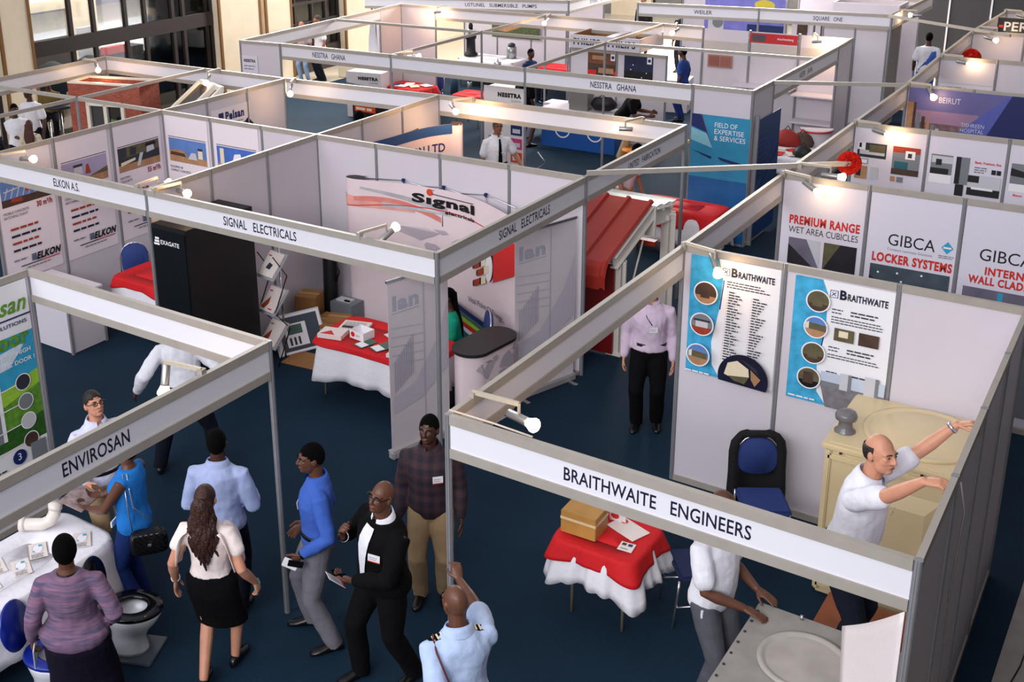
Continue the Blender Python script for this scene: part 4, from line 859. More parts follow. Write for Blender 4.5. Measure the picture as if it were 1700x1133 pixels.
toilet('white toilet pan with a blue seat and raised blue lid',(-.8,-4.12),-1.15,mat('blue_seat',(16,34,128),.3,noise_=.02),plate=False)
# ================================================================ people
SKD=mat('skin_dark',(70,42,32),.45,noise_=.06,scale=12); SKM=mat('skin_brown',(96,60,44),.45,noise_=.06,scale=12); SKL=mat('skin_light',(198,140,112),.5,noise_=.06,scale=14); SKT=mat('skin_tan',(150,98,74),.5,noise_=.06,scale=14)
HBL=mat('hair_black',(9,8,8),.95,noise_=.2,scale=80,bump=.8,bscale=160,spec=.08); HBR=mat('hair_brown',(54,28,20),.5,noise_=.35,scale=26,bump=.5,bscale=60); HDK=mat('hair_dark',(34,26,24),.6,noise_=.2,scale=60,bump=.4)
EYE=mat('eye_white',(130,122,116),.6,noise_=0); IRIS=mat('iris',(24,16,12),.2,noise_=0); LIPS=mat('lips',(120,70,64),.4,noise_=0)
def cloth(n,c,nz=.05): return mat(n,c,.9,noise_=nz,scale=18,bump=.4,bscale=16,spec=.15)
LEATHER=mat('black_leather',(14,13,14),.3); BELT=mat('belt',(18,16,16),.4)
def remesh(mb,vox,name,parent,m,smooth=3,disp=0,dscale=9,seed=0):
    o=mb.build('tmp'); md=o.modifiers.new('r','REMESH'); md.mode='VOXEL'; md.voxel_size=vox; md.use_smooth_shade=True
    if smooth: s=o.modifiers.new('s','SMOOTH'); s.factor=.5; s.iterations=smooth
    dg=bpy.context.evaluated_depsgraph_get(); me=bpy.data.meshes.new_from_object(o.evaluated_get(dg)); bpy.data.objects.remove(o)
    me.materials.clear(); me.materials.append(m); me.name=name
    me.polygons.foreach_set('material_index',[0]*len(me.polygons)); me.polygons.foreach_set('use_smooth',[True]*len(me.polygons))
    if disp:
        off=V((seed*3.1,seed*1.7,0)); ns=[v.normal.copy() for v in me.vertices]
        for v,nn in zip(me.vertices,ns):
            q=V((v.co.x*dscale,v.co.y*dscale,v.co.z*dscale*.7)); v.co+=nn*(disp*noise.noise(q+off)+disp*.5*noise.noise(q*2.3+off))
    ob=bpy.data.objects.new(name,me); COL.objects.link(ob); ob.parent=parent; return ob
def limb(mb,pts,rr,n=12,end=True,e0=True,flat=1.0):
    pts=[V(p) for p in pts]; r=list(rr)
    P_=[];R_=[]
    d=(pts[1]-pts[0]).normalized(); 
    if e0: P_+=[pts[0]-d*r[0]*.85,pts[0]-d*r[0]*.5]; R_+=[r[0]*.45,r[0]*.85]
    P_+=pts;R_+=r
    d=(pts[-1]-pts[-2]).normalized()
    if end: P_+=[pts[-1]+d*r[-1]*.5,pts[-1]+d*r[-1]*.85]; R_+=[r[-1]*.85,r[-1]*.45]
    mb.tube(P_,R_,SKD,n,flat=flat)
def ik(a,t,l1,l2,pole):
    a=V(a);t=V(t);d=t-a;L=d.length
    if L>l1+l2-.003: L=l1+l2-.003; t=a+d.normalized()*L; d=t-a
    u=d.normalized(); x=(l1*l1-l2*l2+L*L)/(2*L); h=math.sqrt(max(l1*l1-x*x,0)); p=V(pole); p=(p-u*p.dot(u)).normalized()
    return a+u*x+p*h,t
def hand(mb,w,d,nrm,side,curl=.5,s=1.0,spread=1.0,thumb=.5):
    w=V(w);d=V(d).normalized();nrm=V(nrm); nrm=(nrm-d*nrm.dot(d)).normalized(); lat=d.cross(nrm)*side
    rings=[]
    for t,hw,hh in ((-.02,.026,.019),(.0,.027,.018),(.03,.034,.017),(.06,.039,.015),(.085,.039,.013),(.095,.036,.009)):
        c=w+d*t*s; rings.append([c+lat*hw*s*math.cos(2*PI*k/12)+nrm*hh*s*math.sin(2*PI*k/12) for k in range(12)])
    mb.loft(rings,SKD)
    for i,(o,ln) in enumerate(((.028,.072),(.0095,.08),(-.0095,.074),(-.027,.058))):
        p=w+d*.088*s+lat*o*s; a=curl*(.55+.06*i); pts=[p-d*.02*s,p]; dd=(d+lat*(o*3*spread)).normalized(); ang=0
        for k,f in enumerate((.45,.32,.25)):
            ang+=a*(1,1.15,.8)[k]; v=dd*math.cos(ang)+nrm*math.sin(ang); p=p+v*ln*f*s; pts.append(p)
        limb(mb,pts,[.0095*s,.0095*s,.009*s,.0082*s,.0072*s],8)
    b=w+d*.022*s+lat*.022*s; v1=(d*.7+lat*.75+nrm*.25*thumb*2).normalized(); v2=(d*.95+lat*.25+nrm*.5*thumb*2).normalized()
    limb(mb,[b,b+v1*.042*s,b+v1*.042*s+v2*.032*s,b+v1*.042*s+v2*.055*s],[.014*s,.0115*s,.0102*s,.008*s],8)
def person(label,pos,face,H=1.75,build=1.0,skin=SKD,hair=('short',HBL),top=None,bottom=None,shoes=LEATHER,lean=0.,twist=0.,side=0.,head=(0,0),rw=None,lw=None,rh=None,lh=None,feet=None,rp=None,lp=None,belly=0.,bust=0.,vox=.007,sit=None,group=None,face_on=True,hipw=1.0,heels=False):
    s=H/1.75; rz=math.atan2(-face[0],face[1]); r=thing('person',label,'person',pos,rz,group)
    M=Matrix.Translation(V(pos))@Matrix.Rotation(rz,4,'Z'); Mi=M.inverted()
    def loc(p):
        if p is None: return None
        return (Mi@V(p[1:])) if p[0]=='w' else V(p)*s
    R=Matrix.Rotation(twist,3,'Z')@Matrix.Rotation(side,3,'Y')@Matrix.Rotation(-lean,3,'X')
    hz=(sit if sit else .925)*s; hip=V((0,0,hz))
    if feet is not None: fx=[loc(f) for f in feet]
    else: fx=[V((.1,.02,.08))*s,V((-.1,-.03,.08))*s]
    if feet is not None and not sit:
        hip.x=(fx[0].x+fx[1].x)/2; hip.y=(fx[0].y+fx[1].y)/2
        dmax=max(math.hypot(f.x-hip.x,f.y-hip.y) for f in fx); Lg=.855*s; mz=math.sqrt(max(Lg*Lg-max(dmax-.09*s,0)**2,.1))+.075*s; hip.z=min(hip.z,mz)
    b=build
    def T(x,y,z): return hip+R@V((x*s,y*s,z*s))
    prof=[(-.1,.125*hipw,.095,-.01),(-.05,.155*hipw,.112,-.01),(.0,.165*hipw,.115,-.008),(.07,.15*(hipw+1)/2,.105,.0),(.14,.138,.10+.0,.005),(.22,.142,.108,.008),(.32,.158,.116,.008),(.39,.164,.11,.0),(.44,.152,.095,-.01),(.485,.112,.078,-.014),(.515,.078,.064,-.01),(.555,.058,.06,.0)]
    def torso(mb,inf=0,z0=-.2,z1=9,neckcut=9,flare=0):
        rings=[]
        for z,rx,ry,oy in prof:
            if z<z0-.001 or z>z1: continue
            k=b if z<.45 else (1+b)/2
            by=belly*math.exp(-((z-.12)/.13)**2); fy=bust*math.exp(-((z-.32)/.07)**2)
            ry2=ry*k+by*.5+fy*.5; oy2=oy+by*.5+fy*.5
            fl=flare*max(0,.15-z)
            c=T(0,oy2,z); rings.append([c+R@V(((rx*k+inf/s*1.0+by*.3+fl)*s*math.cos(2*PI*i/20),(ry2+inf/s+fl*.6)*s*math.sin(2*PI*i/20),0)) for i in range(20)])
        mb.loft(rings,SKD)
    sh=[T(.178*(1+b)/2,-.01,.432),T(-.178*(1+b)/2,-.01,.432)]
    wr=[loc(rw),loc(lw)]; hh=[rh,lh]; el=[None,None]
    poles=[loc2 if loc2 else None for loc2 in (rp,lp)]
    for i in(0,1):
        sx=1 if i==0 else -1
        if wr[i] is None: wr[i]=sh[i]+V((sx*.07,.05,-.535))*s
        p=V(poles[i]) if poles[i] else V((sx*.35,-1,-.25))
        el[i],wr[i]=ik(sh[i],wr[i],.295*s,.262*s,p)
    kn=[None,None]
    hj=[hip+Matrix.Rotation(twist*.5,3,'Z')@V((.09*s*hipw,0,-.03*s)),hip+Matrix.Rotation(twist*.5,3,'Z')@V((-.09*s*hipw,0,-.03*s))]
    for i in(0,1):
        sx=1 if i==0 else -1
        kn[i],fx[i]=ik(hj[i],fx[i],.435*s,.425*s,V((sx*.12,1,.0 if not sit else .6)))
    B=MB(); torso(B,-.004)
    q=(1+b)/2
    for i in(0,1):
        sx=1 if i==0 else -1
        limb(B,[sh[i]-R@V((sx*.07*s,0,-.01)),sh[i],el[i]*.35+sh[i]*.65,el[i],wr[i]*.3+el[i]*.7,wr[i]],[.05*s*q,.056*s*q,.05*s*q,.041*s*q,.042*s*q,.027*s],12)
        fd=(wr[i]-el[i]).normalized(); spec=hh[i]
        if spec: d=spec[0] if spec[0] else fd; 
        dd=V(spec[0]) if spec and spec[0] else fd; 
        if spec and len(spec)>3 and spec[3]=='w': dd=M.to_3x3().inverted()@dd; nn=M.to_3x3().inverted()@V(spec[1])
        else: nn=V(spec[1]) if spec else V((-sx,.25,0))
        cu=spec[2] if spec else .45
        hand(B,wr[i],dd,nn,1 if i==0 else -1,cu,s*1.0)
        limb(B,[hj[i],hj[i]*.6+kn[i]*.4,kn[i],kn[i]*.7+fx[i]*.3,fx[i]],[.085*s*q,.08*s*q,.054*s,.053*s,.036*s],12)
        ft=V((sx*.15,1,0)).normalized(); 
        limb(B,[fx[i]+V((0,0,-.03))*s,fx[i]+ft*.06*s+V((0,0,-.045))*s,fx[i]+ft*.14*s+V((0,0,-.06 if not heels else -.06))*s],[.035*s,.034*s,.022*s],10)
    # head
    nb=T(0,-.0,.55); RH=R@Matrix.Rotation(head[0],3,'Z')@Matrix.Rotation(-head[1],3,'X')
    if abs(lean)>.3: RH=Matrix.Rotation(twist+head[0],3,'Z')@Matrix.Rotation(-lean*.5-head[1],3,'X')
    hc=nb+R@V((0,.02,.03))*s+RH@V((0,.015,.115))*s
    def hd(x,y,z): return hc+RH@V((x,y,z))*s
    limb(B,[T(0,-.012,.47),nb,hd(0,-.02,-.04)],[.06*s,.055*s*q,.054*s*q],12)
    def ell(c,rr,mb=B,m=SKD,n=16,k=12):
        g=MB(); g.ball((0,0,0),rr,m,n,k); mb.add([hc+RH@(V(c)+v)*s for v in g.v],g.f,m,True)
    ell((0,-.012,.012),(.074,.092,.102)); ell((0,.02,-.05),(.06,.068,.068)); ell((0,.062,-.088),(.03,.024,.022)); ell((0,.066,.02),(.056,.024,.02)); ell((0,.05,-.03),(.058,.04,.035))
    limb(B,[hd(0,.084,.012),hd(0,.1,-.012),hd(0,.104,-.026)],[.011*s,.012*s,.015*s],8)
    ell((.012,.092,-.03),(.009,.009,.008)); ell((-.012,.092,-.03),(.009,.009,.008))
    for sx in(-1,1): ell((sx*.077,-.008,-.008),(.011,.02,.031)); ell((sx*.034,.066,-.012),(.02,.016,.014))
    ell((0,.083,-.062),(.022,.01,.007))
    remesh(B,vox,'body',r,skin,2)
    if face_on:
        for sx in(-1,1):
            e=MB(); ell((sx*.03,.0805,.005),(.0115,.006,.0062),e,EYE,10,8); e2=MB(); ell((sx*.03,.0855,.005),(.0056,.003,.0056),e2,IRIS,10,8); eo=e.build('eye',r); e2.build('iris',eo)
            w_=MB(); w_.tube([hd(sx*.014,.092,.022),hd(sx*.03,.092,.027),hd(sx*.047,.08,.022)],[.0035*s,.0045*s,.003*s],HDK if hair[1]!=HBL else HBL,6); w_.build('eyebrow',r)
        e=MB(); ell((0,.089,-.0625),(.021,.0065,.0045),e,LIPS,12,8); e.build('mouth',r)
    # hair
    kind,hm=hair
    if kind!='none':
        g=MB(); n_=32;k_=20; sx_,sy_,sz_=(.079,.099,.109); vs=[];keep=[]
        if kind in('afro','bun'): sx_,sy_,sz_=(.086,.107,.118)
        for i in range(k_+1):
            t=PI*i/k_
            for j in range(n_):
                a=2*PI*j/n_; d=V((math.sin(t)*math.cos(a),math.sin(t)*math.sin(a),math.cos(t))); vs.append(d)
        def ok(d):
            if kind=='bald': return (-.42<d.z<.35 and d.y<.2)
            if kind=='fade': return d.z>-.12+.62*d.y+(0.0)
            return d.z>-.16+.66*d.y-(.35 if d.y<-.3 else 0)
        fs=[]
        for i in range(k_):
            for j in range(n_):
                q4=(i*n_+j,i*n_+(j+1)%n_,(i+1)*n_+(j+1)%n_,(i+1)*n_+j)
                c=(vs[q4[0]]+vs[q4[2]])/2
                if ok(c.normalized()): fs.append(q4)
        used=sorted({a for f in fs for a in f}); ix={a:i for i,a in enumerate(used)}
        g.add([hc+RH@V((vs[a].x*sx_,-.012+vs[a].y*sy_,.014+vs[a].z*sz_))*s for a in used],[[ix[a] for a in f] for f in fs],hm,True)
        if kind in('long','braids'):
            rings=[]; 
            for z,hw,y in ((.06,.05,-.085),(.02,.082,-.09),(-.05,.1,-.1),(-.12,.108,-.115),(-.2,.11,-.135),(-.28,.112,-.155),(-.36,.108,-.17),(-.44,.092,-.175),(-.52,.062,-.172),(-.57,.03,-.165),(-.59,.008,-.16)):
                c=hc+RH@V((0,0,max(z,-.1)))*s+V((0,0,min(z+.1,0)))*s+ (RH@V((0,y,0)))*s
                rr=RH@V((1,0,0)); bb=RH@V((0,1,0)); rings.append([c+rr*hw*s*math.cos(2*PI*k/14)*(1+.12*math.sin(9*z*7+k))+bb*.03*s*math.sin(2*PI*k/14) for k in range(14)])
            if kind=='braids': g.loft(rings,hm)
            else:
                rr_=RH@V((1,0,0)); rd=random.Random(5)
                for jj in range(15):
                    u_=(jj-7)/7; ln_=rd.uniform(.36,.5)*(1-.25*abs(u_)); pts=[];ph_=rd.uniform(0,6); wv=rd.uniform(.006,.014)
                    for kk in range(14):
                        t_=kk/13; x_=u_*(.058+.035*min(1,t_*2.2))+wv*math.sin(t_*17+ph_)*min(1,t_*2); z_=.075-.05*u_*u_-(ln_+.1)*t_; y_=-.088-.02*rd.random()-.02*(1-u_*u_)-.06*min(1,t_*1.6)+.03*u_*u_
                        c=hc+RH@V((x_,y_,max(z_,-.08)))*s+V((0,0,min(z_+.08,0)))*s; pts.append(c)
                    g.tube(pts,[.006*s]+[.02*s]*9+[.016*s,.012*s,.008*s,.003*s],hm,8,flat=.7)
        ho=g.build('hair',r); sm=ho.modifiers.new('t','SOLIDIFY'); sm.thickness=.006*s if kind not in('afro',) else .012; sm.offset=.6
    # clothes
    top=top or {}; tm=top.get('m'); ex=[]
    if tm:
        C=MB(); hem=top.get('hem',-.1); torso(C,.014+top.get('loose',0),hem,.515,flare=top.get('flare',0))
        sl=top.get('sleeve','long'); so=.012+top.get('loose',0)*.7
        for i in(0,1):
            sx=1 if i==0 else -1; st=sh[i]-R@V((sx*.06*s,0,-.005))
            if sl=='long':
                limb(C,[st,sh[i],sh[i]*.5+el[i]*.5,el[i],el[i]*.5+wr[i]*.5,wr[i]-(wr[i]-el[i])*.08],[.05*s*q+so*.6,.056*s*q+so*.7,.05*s*q+so,.045*s*q+so,.043*s*q+so*.8,.034*s+so*.6],14)
            elif sl=='short':
                e_=sh[i]*.28+el[i]*.72; limb(C,[st,sh[i],sh[i]*.6+el[i]*.4,e_],[.05*s*q+so*.6,.057*s*q+so*.7,.056*s*q+so,.058*s*q+so],14)
            elif sl=='cap':
                e_=sh[i]*.55+el[i]*.45; limb(C,[st,sh[i]+V((0,0,.01)),e_+V((sx*.02,0,0))],[.05*s+so*.4,.052*s+so*.5,.05*s+so*.5],14)
            elif sl=='none': limb(C,[st,sh[i]-R@V((sx*.02*s,0,0))],[.05*s+so*.5,.05*s+so*.5],14)
        vo=max(.011,vox*1.5)
        remesh(C,vo,top.get('name','shirt'),r,tm,4,top.get('disp',.008),8,seed=len(label))
        if top.get('collar'):
            c=MB(); 
            for k in range(1):
                rg=[]
                for z,rr in ((.505,.084),(.53,.078),(.556,.072),(.564,.078),(.53,.094),(.498,.106)): rg.append([T(0,-.006,z)+R@V((rr*q*math.cos(t),rr*.95*math.sin(t),.012*math.sin(t)*-1))*s for t in [2*PI*i/24+PI/2+.25*(1-2*i/24) for i in range(25)]])
                c.loft(rg,top.get('cm',tm),True,cap=False,closed=False)
            c.build('collar',r)
    bt=bottom or {}
    if bt.get('m'):
        C=MB(); loose=bt.get('loose',.0)
        if bt.get('kind','trousers')=='trousers':
            rings=[]
            for z,rx,ry,oy in prof[:4]:
                by=belly*.5*math.exp(-((z-.12)/.13)**2)
                c=T(0,oy,z-.01); rings.append([c+R@V(((rx*b+.016+by*.2)*s*math.cos(2*PI*i/20),(ry*b+.014+by*.5)*s*math.sin(2*PI*i/20),0)) for i in range(20)])
            C.loft(rings,SKD)
            for i in(0,1):
                ak=fx[i]+V((0,-.01,-.035))*s; limb(C,[hj[i],hj[i]*.6+kn[i]*.4,kn[i],kn[i]*.5+ak*.5,ak],[.1*s*q+loose*.5,.097*s*q+loose*.6,.072*s+loose,.07*s+loose,.06*s+loose],14,end=False)
        else:
            z1=bt.get('len',-.42); rings=[]
            n_=8
            for k in range(n_+1):
                f=k/n_; z=.1+(z1-.1)*f
                if z>-.08: rx,ry=.145+.05*f*2,.105+.03*f*2; rx=min(rx,.175*hipw);ry=min(ry,.125)
                else: rx,ry=.175*hipw+bt.get('fl',0)*f,.125+bt.get('fl',0)*f
                rx*=b;ry*=b
                if z<.03: rx=max(rx,.09*hipw+.108*q)
                if z<-.06:
                    ff=min(1,(-z-.03)/.435); tl=[hj[i_].lerp(kn[i_],ff) for i_ in (0,1)]; mx_=(tl[0]+tl[1])/2; rx=max(rx,abs(tl[0].x-mx_.x)/s+.094*q*(1-.3*ff)); ry=max(ry,abs(tl[0].y-mx_.y)/s+.096*q*(1-.3*ff))
                mid=(kn[0]+kn[1])/2; c=T(0,0,z) if z>-.1 else V((hip.x+(mid.x-hip.x)*min(1,-(z+.1)/.35),hip.y+(mid.y-hip.y)*min(1,-(z+.1)/.35),hip.z+z*s))
                rings.append([c+V(((rx+.012)*s*math.cos(2*PI*i/20),(ry+.012)*s*math.sin(2*PI*i/20),0)) for i in range(20)])
            C.loft(rings,SKD)
        remesh(C,max(.012,vox*1.6),bt.get('name',bt.get('kind','trousers')),r,bt['m'],4,.007 if bt.get('kind','trousers')=='trousers' else .003,7,seed=len(label)+3)
        if bt.get('belt'):
            z=.075; c=MB(); rg=[]
            for dz,rr in ((-.016,.0),(-.016,.006),(.016,.006),(.016,0)): rg.append([T(0,.0,z+dz)+R@V(((.152*b+.018+rr)*math.cos(2*PI*i/28),(.107*b+.018+rr+belly*.3)*math.sin(2*PI*i/28),0))*s for i in range(28)])
            c.loft(rg+[rg[0]],BELT,True,cap=False); c.build('belt',r)
    if shoes:
        for i in(0,1):
            sx=1 if i==0 else -1; ft=V((sx*.15,1,0)).normalized(); lt=V((ft.y,-ft.x,0)); c0=fx[i]+V((0,0,-.08))*s; c=MB(); rg=[]
            for t,w_,h_ in ((-.075,.012,.03),(-.068,.028,.06),(-.03,.035,.085),(.02,.037,.09),(.07,.041,.07),(.12,.044,.055),(.16,.04,.045),(.19,.028,.035),(.2,.01,.02)):
                rg.append([c0+ft*t*s+lt*w_*s*math.cos(2*PI*k/14)+V((0,0,h_*s*(.5+.5*math.sin(2*PI*k/14)))) for k in range(14)])
            c.loft(rg,shoes); c.build('shoe',r)
    info=dict(root=r,T=T,R=R,hd=hd,sh=sh,el=el,wr=wr,hip=hip,kn=kn,fx=fx,M=M,s=s,b=b,RH=RH,hc=hc)
    return info
def badge(I,x,z,y=.128,m=None,red=True,w=.085,h=.06):
    r=I['root']; R=I['R']; A=Art(I['T'](x-w/2,y*I['b']+.018,z),R@V((1,0,0))*-1 if False else R@V((1,0,0)),R@V((0,0,1)),t=.004)
    # build facing forward (+Y): reversed u so that normal points outwards
    bpy.context.view_layer.update(); nm=[c.name.split('.')[0] for c in SC.objects if c.parent==r and c.name.split('.')[0] in('shirt','jacket','top','polo_shirt')][0]
    p0=front(I,x+w/2,z,nm,.012);p1=front(I,x-w/2,z,nm,.012);p2=front(I,x+w/2,z+h,nm,.012)
    A=Art(p0,p1-p0,p2-p0,t=.004); A.base(w,h,WHT)
    if red: A.rect(0,0,w,.008,ORNG)
    A.lines(.01,h*.6,w*.7,2,.016,.005,GRYP); return A.build('name_badge',r)
def front(I,x,z,part,off=.006):
    R=I['R']; o=I['T'](x,.7,z); d=R@V((0,-1,0)); best=None
    for c in [c for c in SC.objects if c.parent==I['root'] and c.name.split('.')[0]==part]:
        ok,l,n,i=c.ray_cast(o,d)
        if ok: return l-d*off
    return I['T'](x,.15,z)
def held(name,label,cat,c,d,m,rot=(0,0,0),deco=None,bev=.003):
    b_=MB().box((0,0,0),d,m,bev=bev); 
    if deco: deco(b_)
    o=b_.build(name,None,c); o.rotation_euler=rot; return tag(o,label,cat)
WSH=cloth('white_shirt',(222,222,230)); LBS=cloth('pale_blue_shirt',(160,174,214)); BSH=cloth('blue_shirt',(62,96,180)); PNK=cloth('pink_shirt',(206,186,206)); GUA=cloth('uniform_shirt',(176,194,226)); BLKC=cloth('black_cloth',(6,6,8)); GRYC=cloth('grey_trousers',(112,110,118)); DGC=cloth('dark_grey_trousers',(84,84,92)); KHA=cloth('khaki_trousers',(164,138,104)); JEAN=cloth('blue_jeans',(24,44,98)); TOPB=cloth('blue_top',(34,116,196)); NAVT=cloth('navy_trousers',(18,22,34)); GREENT=cloth('green_top',(24,150,120))
def plaid_fn(n,b,t):
    sp=n.nodes.new('ShaderNodeSeparateXYZ'); n.links.new(t.outputs['Object'],sp.inputs[0]); prev=None
    for ax,fr in (('X',72),('Z',62)):
        m1=n.nodes.new('ShaderNodeMath'); m1.operation='MULTIPLY'; m1.inputs[1].default_value=fr; s_=n.nodes.new('ShaderNodeMath'); s_.operation='SINE'; n.links.new(sp.outputs[ax],m1.inputs[0]); n.links.new(m1.outputs[0],s_.inputs[0])
        r=n.nodes.new('ShaderNodeValToRGB'); e=r.color_ramp.elements; e[0].position=.35; e[0].color=lin((30,26,40))+(1,); e[1].position=.7; e[1].color=lin((62,40,44))+(1,)
        ma=n.nodes.new('ShaderNodeMath'); ma.operation='MULTIPLY_ADD'; ma.inputs[1].default_value=.5; ma.inputs[2].default_value=.5; n.links.new(s_.outputs[0],ma.inputs[0]); n.links.new(ma.outputs[0],r.inputs[0])
        if prev is None: prev=r
        else:
            mx=n.nodes.new('ShaderNodeMix'); mx.data_type='RGBA'; mx.inputs[0].default_value=.5; n.links.new(prev.outputs[0],mx.inputs[6]); n.links.new(r.outputs[0],mx.inputs[7]); n.links.new(mx.outputs[2],b.inputs['Base Color'])
PLAID=node_mat('plaid_cloth',plaid_fn,.85)
def knit_fn(n,b,t):
    mp=n.nodes.new('ShaderNodeMapping'); mp.inputs['Scale'].default_value=(6,6,60); n.links.new(t.outputs['Object'],mp.inputs[0])
    z=n.nodes.new('ShaderNodeTexNoise'); z.inputs['Scale'].default_value=1; z.inputs['Detail'].default_value=4; n.links.new(mp.outputs[0],z.inputs['Vector'])
    r=n.nodes.new('ShaderNodeValToRGB'); e=r.color_ramp.elements; e[0].position=.35; e[0].color=lin((84,76,104))+(1,); e[1].position=.7; e[1].color=lin((138,100,124))+(1,)
    n.links.new(z.outputs['Fac'],r.inputs[0]); n.links.new(r.outputs[0],b.inputs['Base Color'])
    bu=n.nodes.new('ShaderNodeBump'); bu.inputs['Strength'].default_value=.5; bu.inputs['Distance'].default_value=.006; n.links.new(z.outputs['Fac'],bu.inputs['Height']); n.links.new(bu.outputs[0],b.inputs['Normal'])
KNIT=node_mat('lilac_knit',knit_fn,.9)
FZ=.008
# a. reaching man
I=person('bald man in a white polo reaching up to the wall top by the cream tank',(4.15,-1.14,.505),(1,-.12),1.95,1.06,SKL,('bald',HDK),dict(m=WSH,sleeve='short',hem=-.1,collar=1,name='polo_shirt',loose=.004),dict(m=NAVT),lean=.2,head=(-.35,-.28),belly=.05,vox=.006,
  rw=('w',4.72,-1.58,2.46),lw=('w',4.725,-.7,2.47),rh=((1,-.1,.3),(.2,.2,-1),1.1,'w'),lh=((1,.1,.4),(.3,-.1,-1),1.0,'w'),rp=(.4,-.2,-1),lp=(-.4,-.2,-1),feet=((.11,.02,.08),(-.11,-.02,.08)))
A=Art(I['T'](-.1,.155,.27),I['R']@V((-1,0,0)),I['R']@V((0,0,1)),t=.002); 
for x,y in ((0,0),(.02,.02),(.035,.0),(.03,.045)): A.rect(x,y,x+.014,y+.016,NAVYP)
A.build('chest_logo',I['root'])
d=(I['wr'][1]-I['el'][1]).normalized(); MB().lathe([(.036,-.012),(.04,-.012),(.04,.012),(.036,.012),(.036,-.012)],STEEL,I['wr'][1]-d*.03,20,d).build('wristwatch',I['root'])
# b. slab man
I=person('man in a white polo and grey trousers leaning a hand on the low grey tank',(3.33,-1.4,FZ),(1,-.25),1.84,1.0,SKM,('none',HBL),dict(m=WSH,sleeve='short',hem=-.1,collar=1,name='polo_shirt',loose=.012),dict(m=DGC),lean=.05,head=(.1,-.1),
  rw=('w',3.62,-1.56,1.06),lw=('w',3.62,-1.3,1.06),rh=((.9,.1,-.25),(0,0,-1),.15,'w'),lh=((.9,-.2,-.2),(0,0,-1),.15,'w'),rp=(.8,-.6,-.3),belly=.03,face_on=False)
o=MB().box((0,0,0),(.05,.015,.07),WHT,bev=.006).build('belt_tag',I['root'],I['T'](.17,.06,-.06))
# c. guard
I=person('guard in a pale blue uniform shirt with epaulettes gripping the corner post',(2.4,-3.28,FZ),(-.8,.6),1.74,1.12,SKM,('none',HBL),dict(m=GUA,sleeve='short',hem=-.1,collar=1,name='uniform_shirt',loose=.012,disp=.012),dict(m=NAVT),lean=.1,head=(.25,-.05),vox=.006,
  rw=('w',1.965,-2.7,1.4),rh=((-.5,.4,.7),(-.7,.6,-.2),.9,'w'),rp=(1,-.2,-.5),lw=(.02,-.2,.98),lh=((1,-.1,-.1),(0,-1,.2),.8),lp=(-1,-.4,-.2))
for i in(0,1):
    sx=1 if i==0 else -1; a=I['T'](sx*.07,-.01,.512);b_=I['T'](sx*.2,-.015,.485); m=MB(); m.bar(a,b_,.055,.012,BLKC); 
    for k in range(3): m.bar(a.lerp(b_,.3+.22*k)+V((0,0,.008)),a.lerp(b_,.38+.22*k)+V((0,0,.008)),.05,.005,CRM)
    m.build('epaulette',I['root'])
MB().tube([I['T'](-.17,.0,.52),I['T'](-.18,-.1,.45),I['T'](-.14,-.19,.3),I['T'](-.06,-.2,.16)],.006,mat('lanyard_red',(90,20,30),.5),6).build('whistle_cord',I['root'])
# d. suit man
I=person('man in a black suit and open white shirt looking at his phone',(1.2,-2.52,FZ),(-.3,-1),1.8,1.14,SKM,('none',HBL),dict(m=BLKC,sleeve='long',hem=-.22 if False else -.1,name='jacket',loose=.018,flare=.12),dict(m=BLKC,loose=.012),lean=.06,head=(.15,-.3),vox=.006,belly=.03,
  side=-.1,feet=(('w',1.02,-2.62,.09),('w',1.38,-2.4,.09)),rw=(.2,.2,1.22),lw=(-.06,.3,1.03),rh=((-.15,.3,1),(-.8,-.4,0),1.3),lh=((.8,.5,.1),(.1,-.2,1),.7),rp=(.9,-.7,-.8),lp=(-1,-.3,-.4))
T=I['T']; R=I['R']
m=MB(); 
bpy.context.view_layer.update()
def shirtf(x,z): return front(I,x,z,'jacket',.016)
m.loft([[shirtf(-.055*k_*k2,z) for k_ in (1,.5,0,-.5,-1)] for z,k2 in ((.49,.8),(.45,.95),(.4,1),(.34,.9),(.28,.78),(.22,.66),(.16,.56),(.1,.48),(.04,.42),(-.02,.36))],WSH,True,cap=False,closed=False); m.build('shirt_front',I['root'])
c=MB(); rg=[]
for z,rr in ((.5,.08),(.53,.074),(.56,.071),(.558,.079),(.5,.096)): rg.append([T(0,-.004,z)+R@V((rr*math.cos(t),rr*math.sin(t),-.02*math.sin(t))) for t in [PI/2+.3+(2*PI-.6)*i/24 for i in range(25)]])
c.loft(rg,WSH,True,cap=False,closed=False); c.build('collar',I['root'])
badge(I,-.11,.26,.15,w=.095,h=.065)
for i in (0,):
    dd=(I['wr'][i]-I['el'][i]).normalized(); MB().lathe([(.04,-.012),(.044,-.012),(.042,.02),(.038,.02)],WSH,I['wr'][i]-dd*.02,16,dd).build('cuff',I['root'])
wl=I['M']@I['wr'][1]; q=I['M'].to_3x3()
held('mobile_phone','black phone in the hand of the man in the black suit','phone',wl+q@V((.1,.06,.03)),(.06,.12,.012),BLKG,(.5,0,math.atan2(q[1][0],q[0][0])-.5))
held('card','white card held under the phone by the man in the black suit','card',wl+q@V((.11,.085,-.01)),(.1,.16,.003),WHT,(.75,0,math.atan2(q[1][0],q[0][0])-.3),lambda b_:b_.box((0,-.07,.0012),(.1,.02,.003),ORNG),bev=0)
sc_=I['hd']
m=MB(); m.tube([sc_(-.078,.0,.015),sc_(-.07,.085,.012),sc_(-.02,.1,.01),sc_(.02,.1,.01),sc_(.07,.085,.012),sc_(.078,.0,.015)],.004,BLKG,6); m.build('spectacles',I['root'])
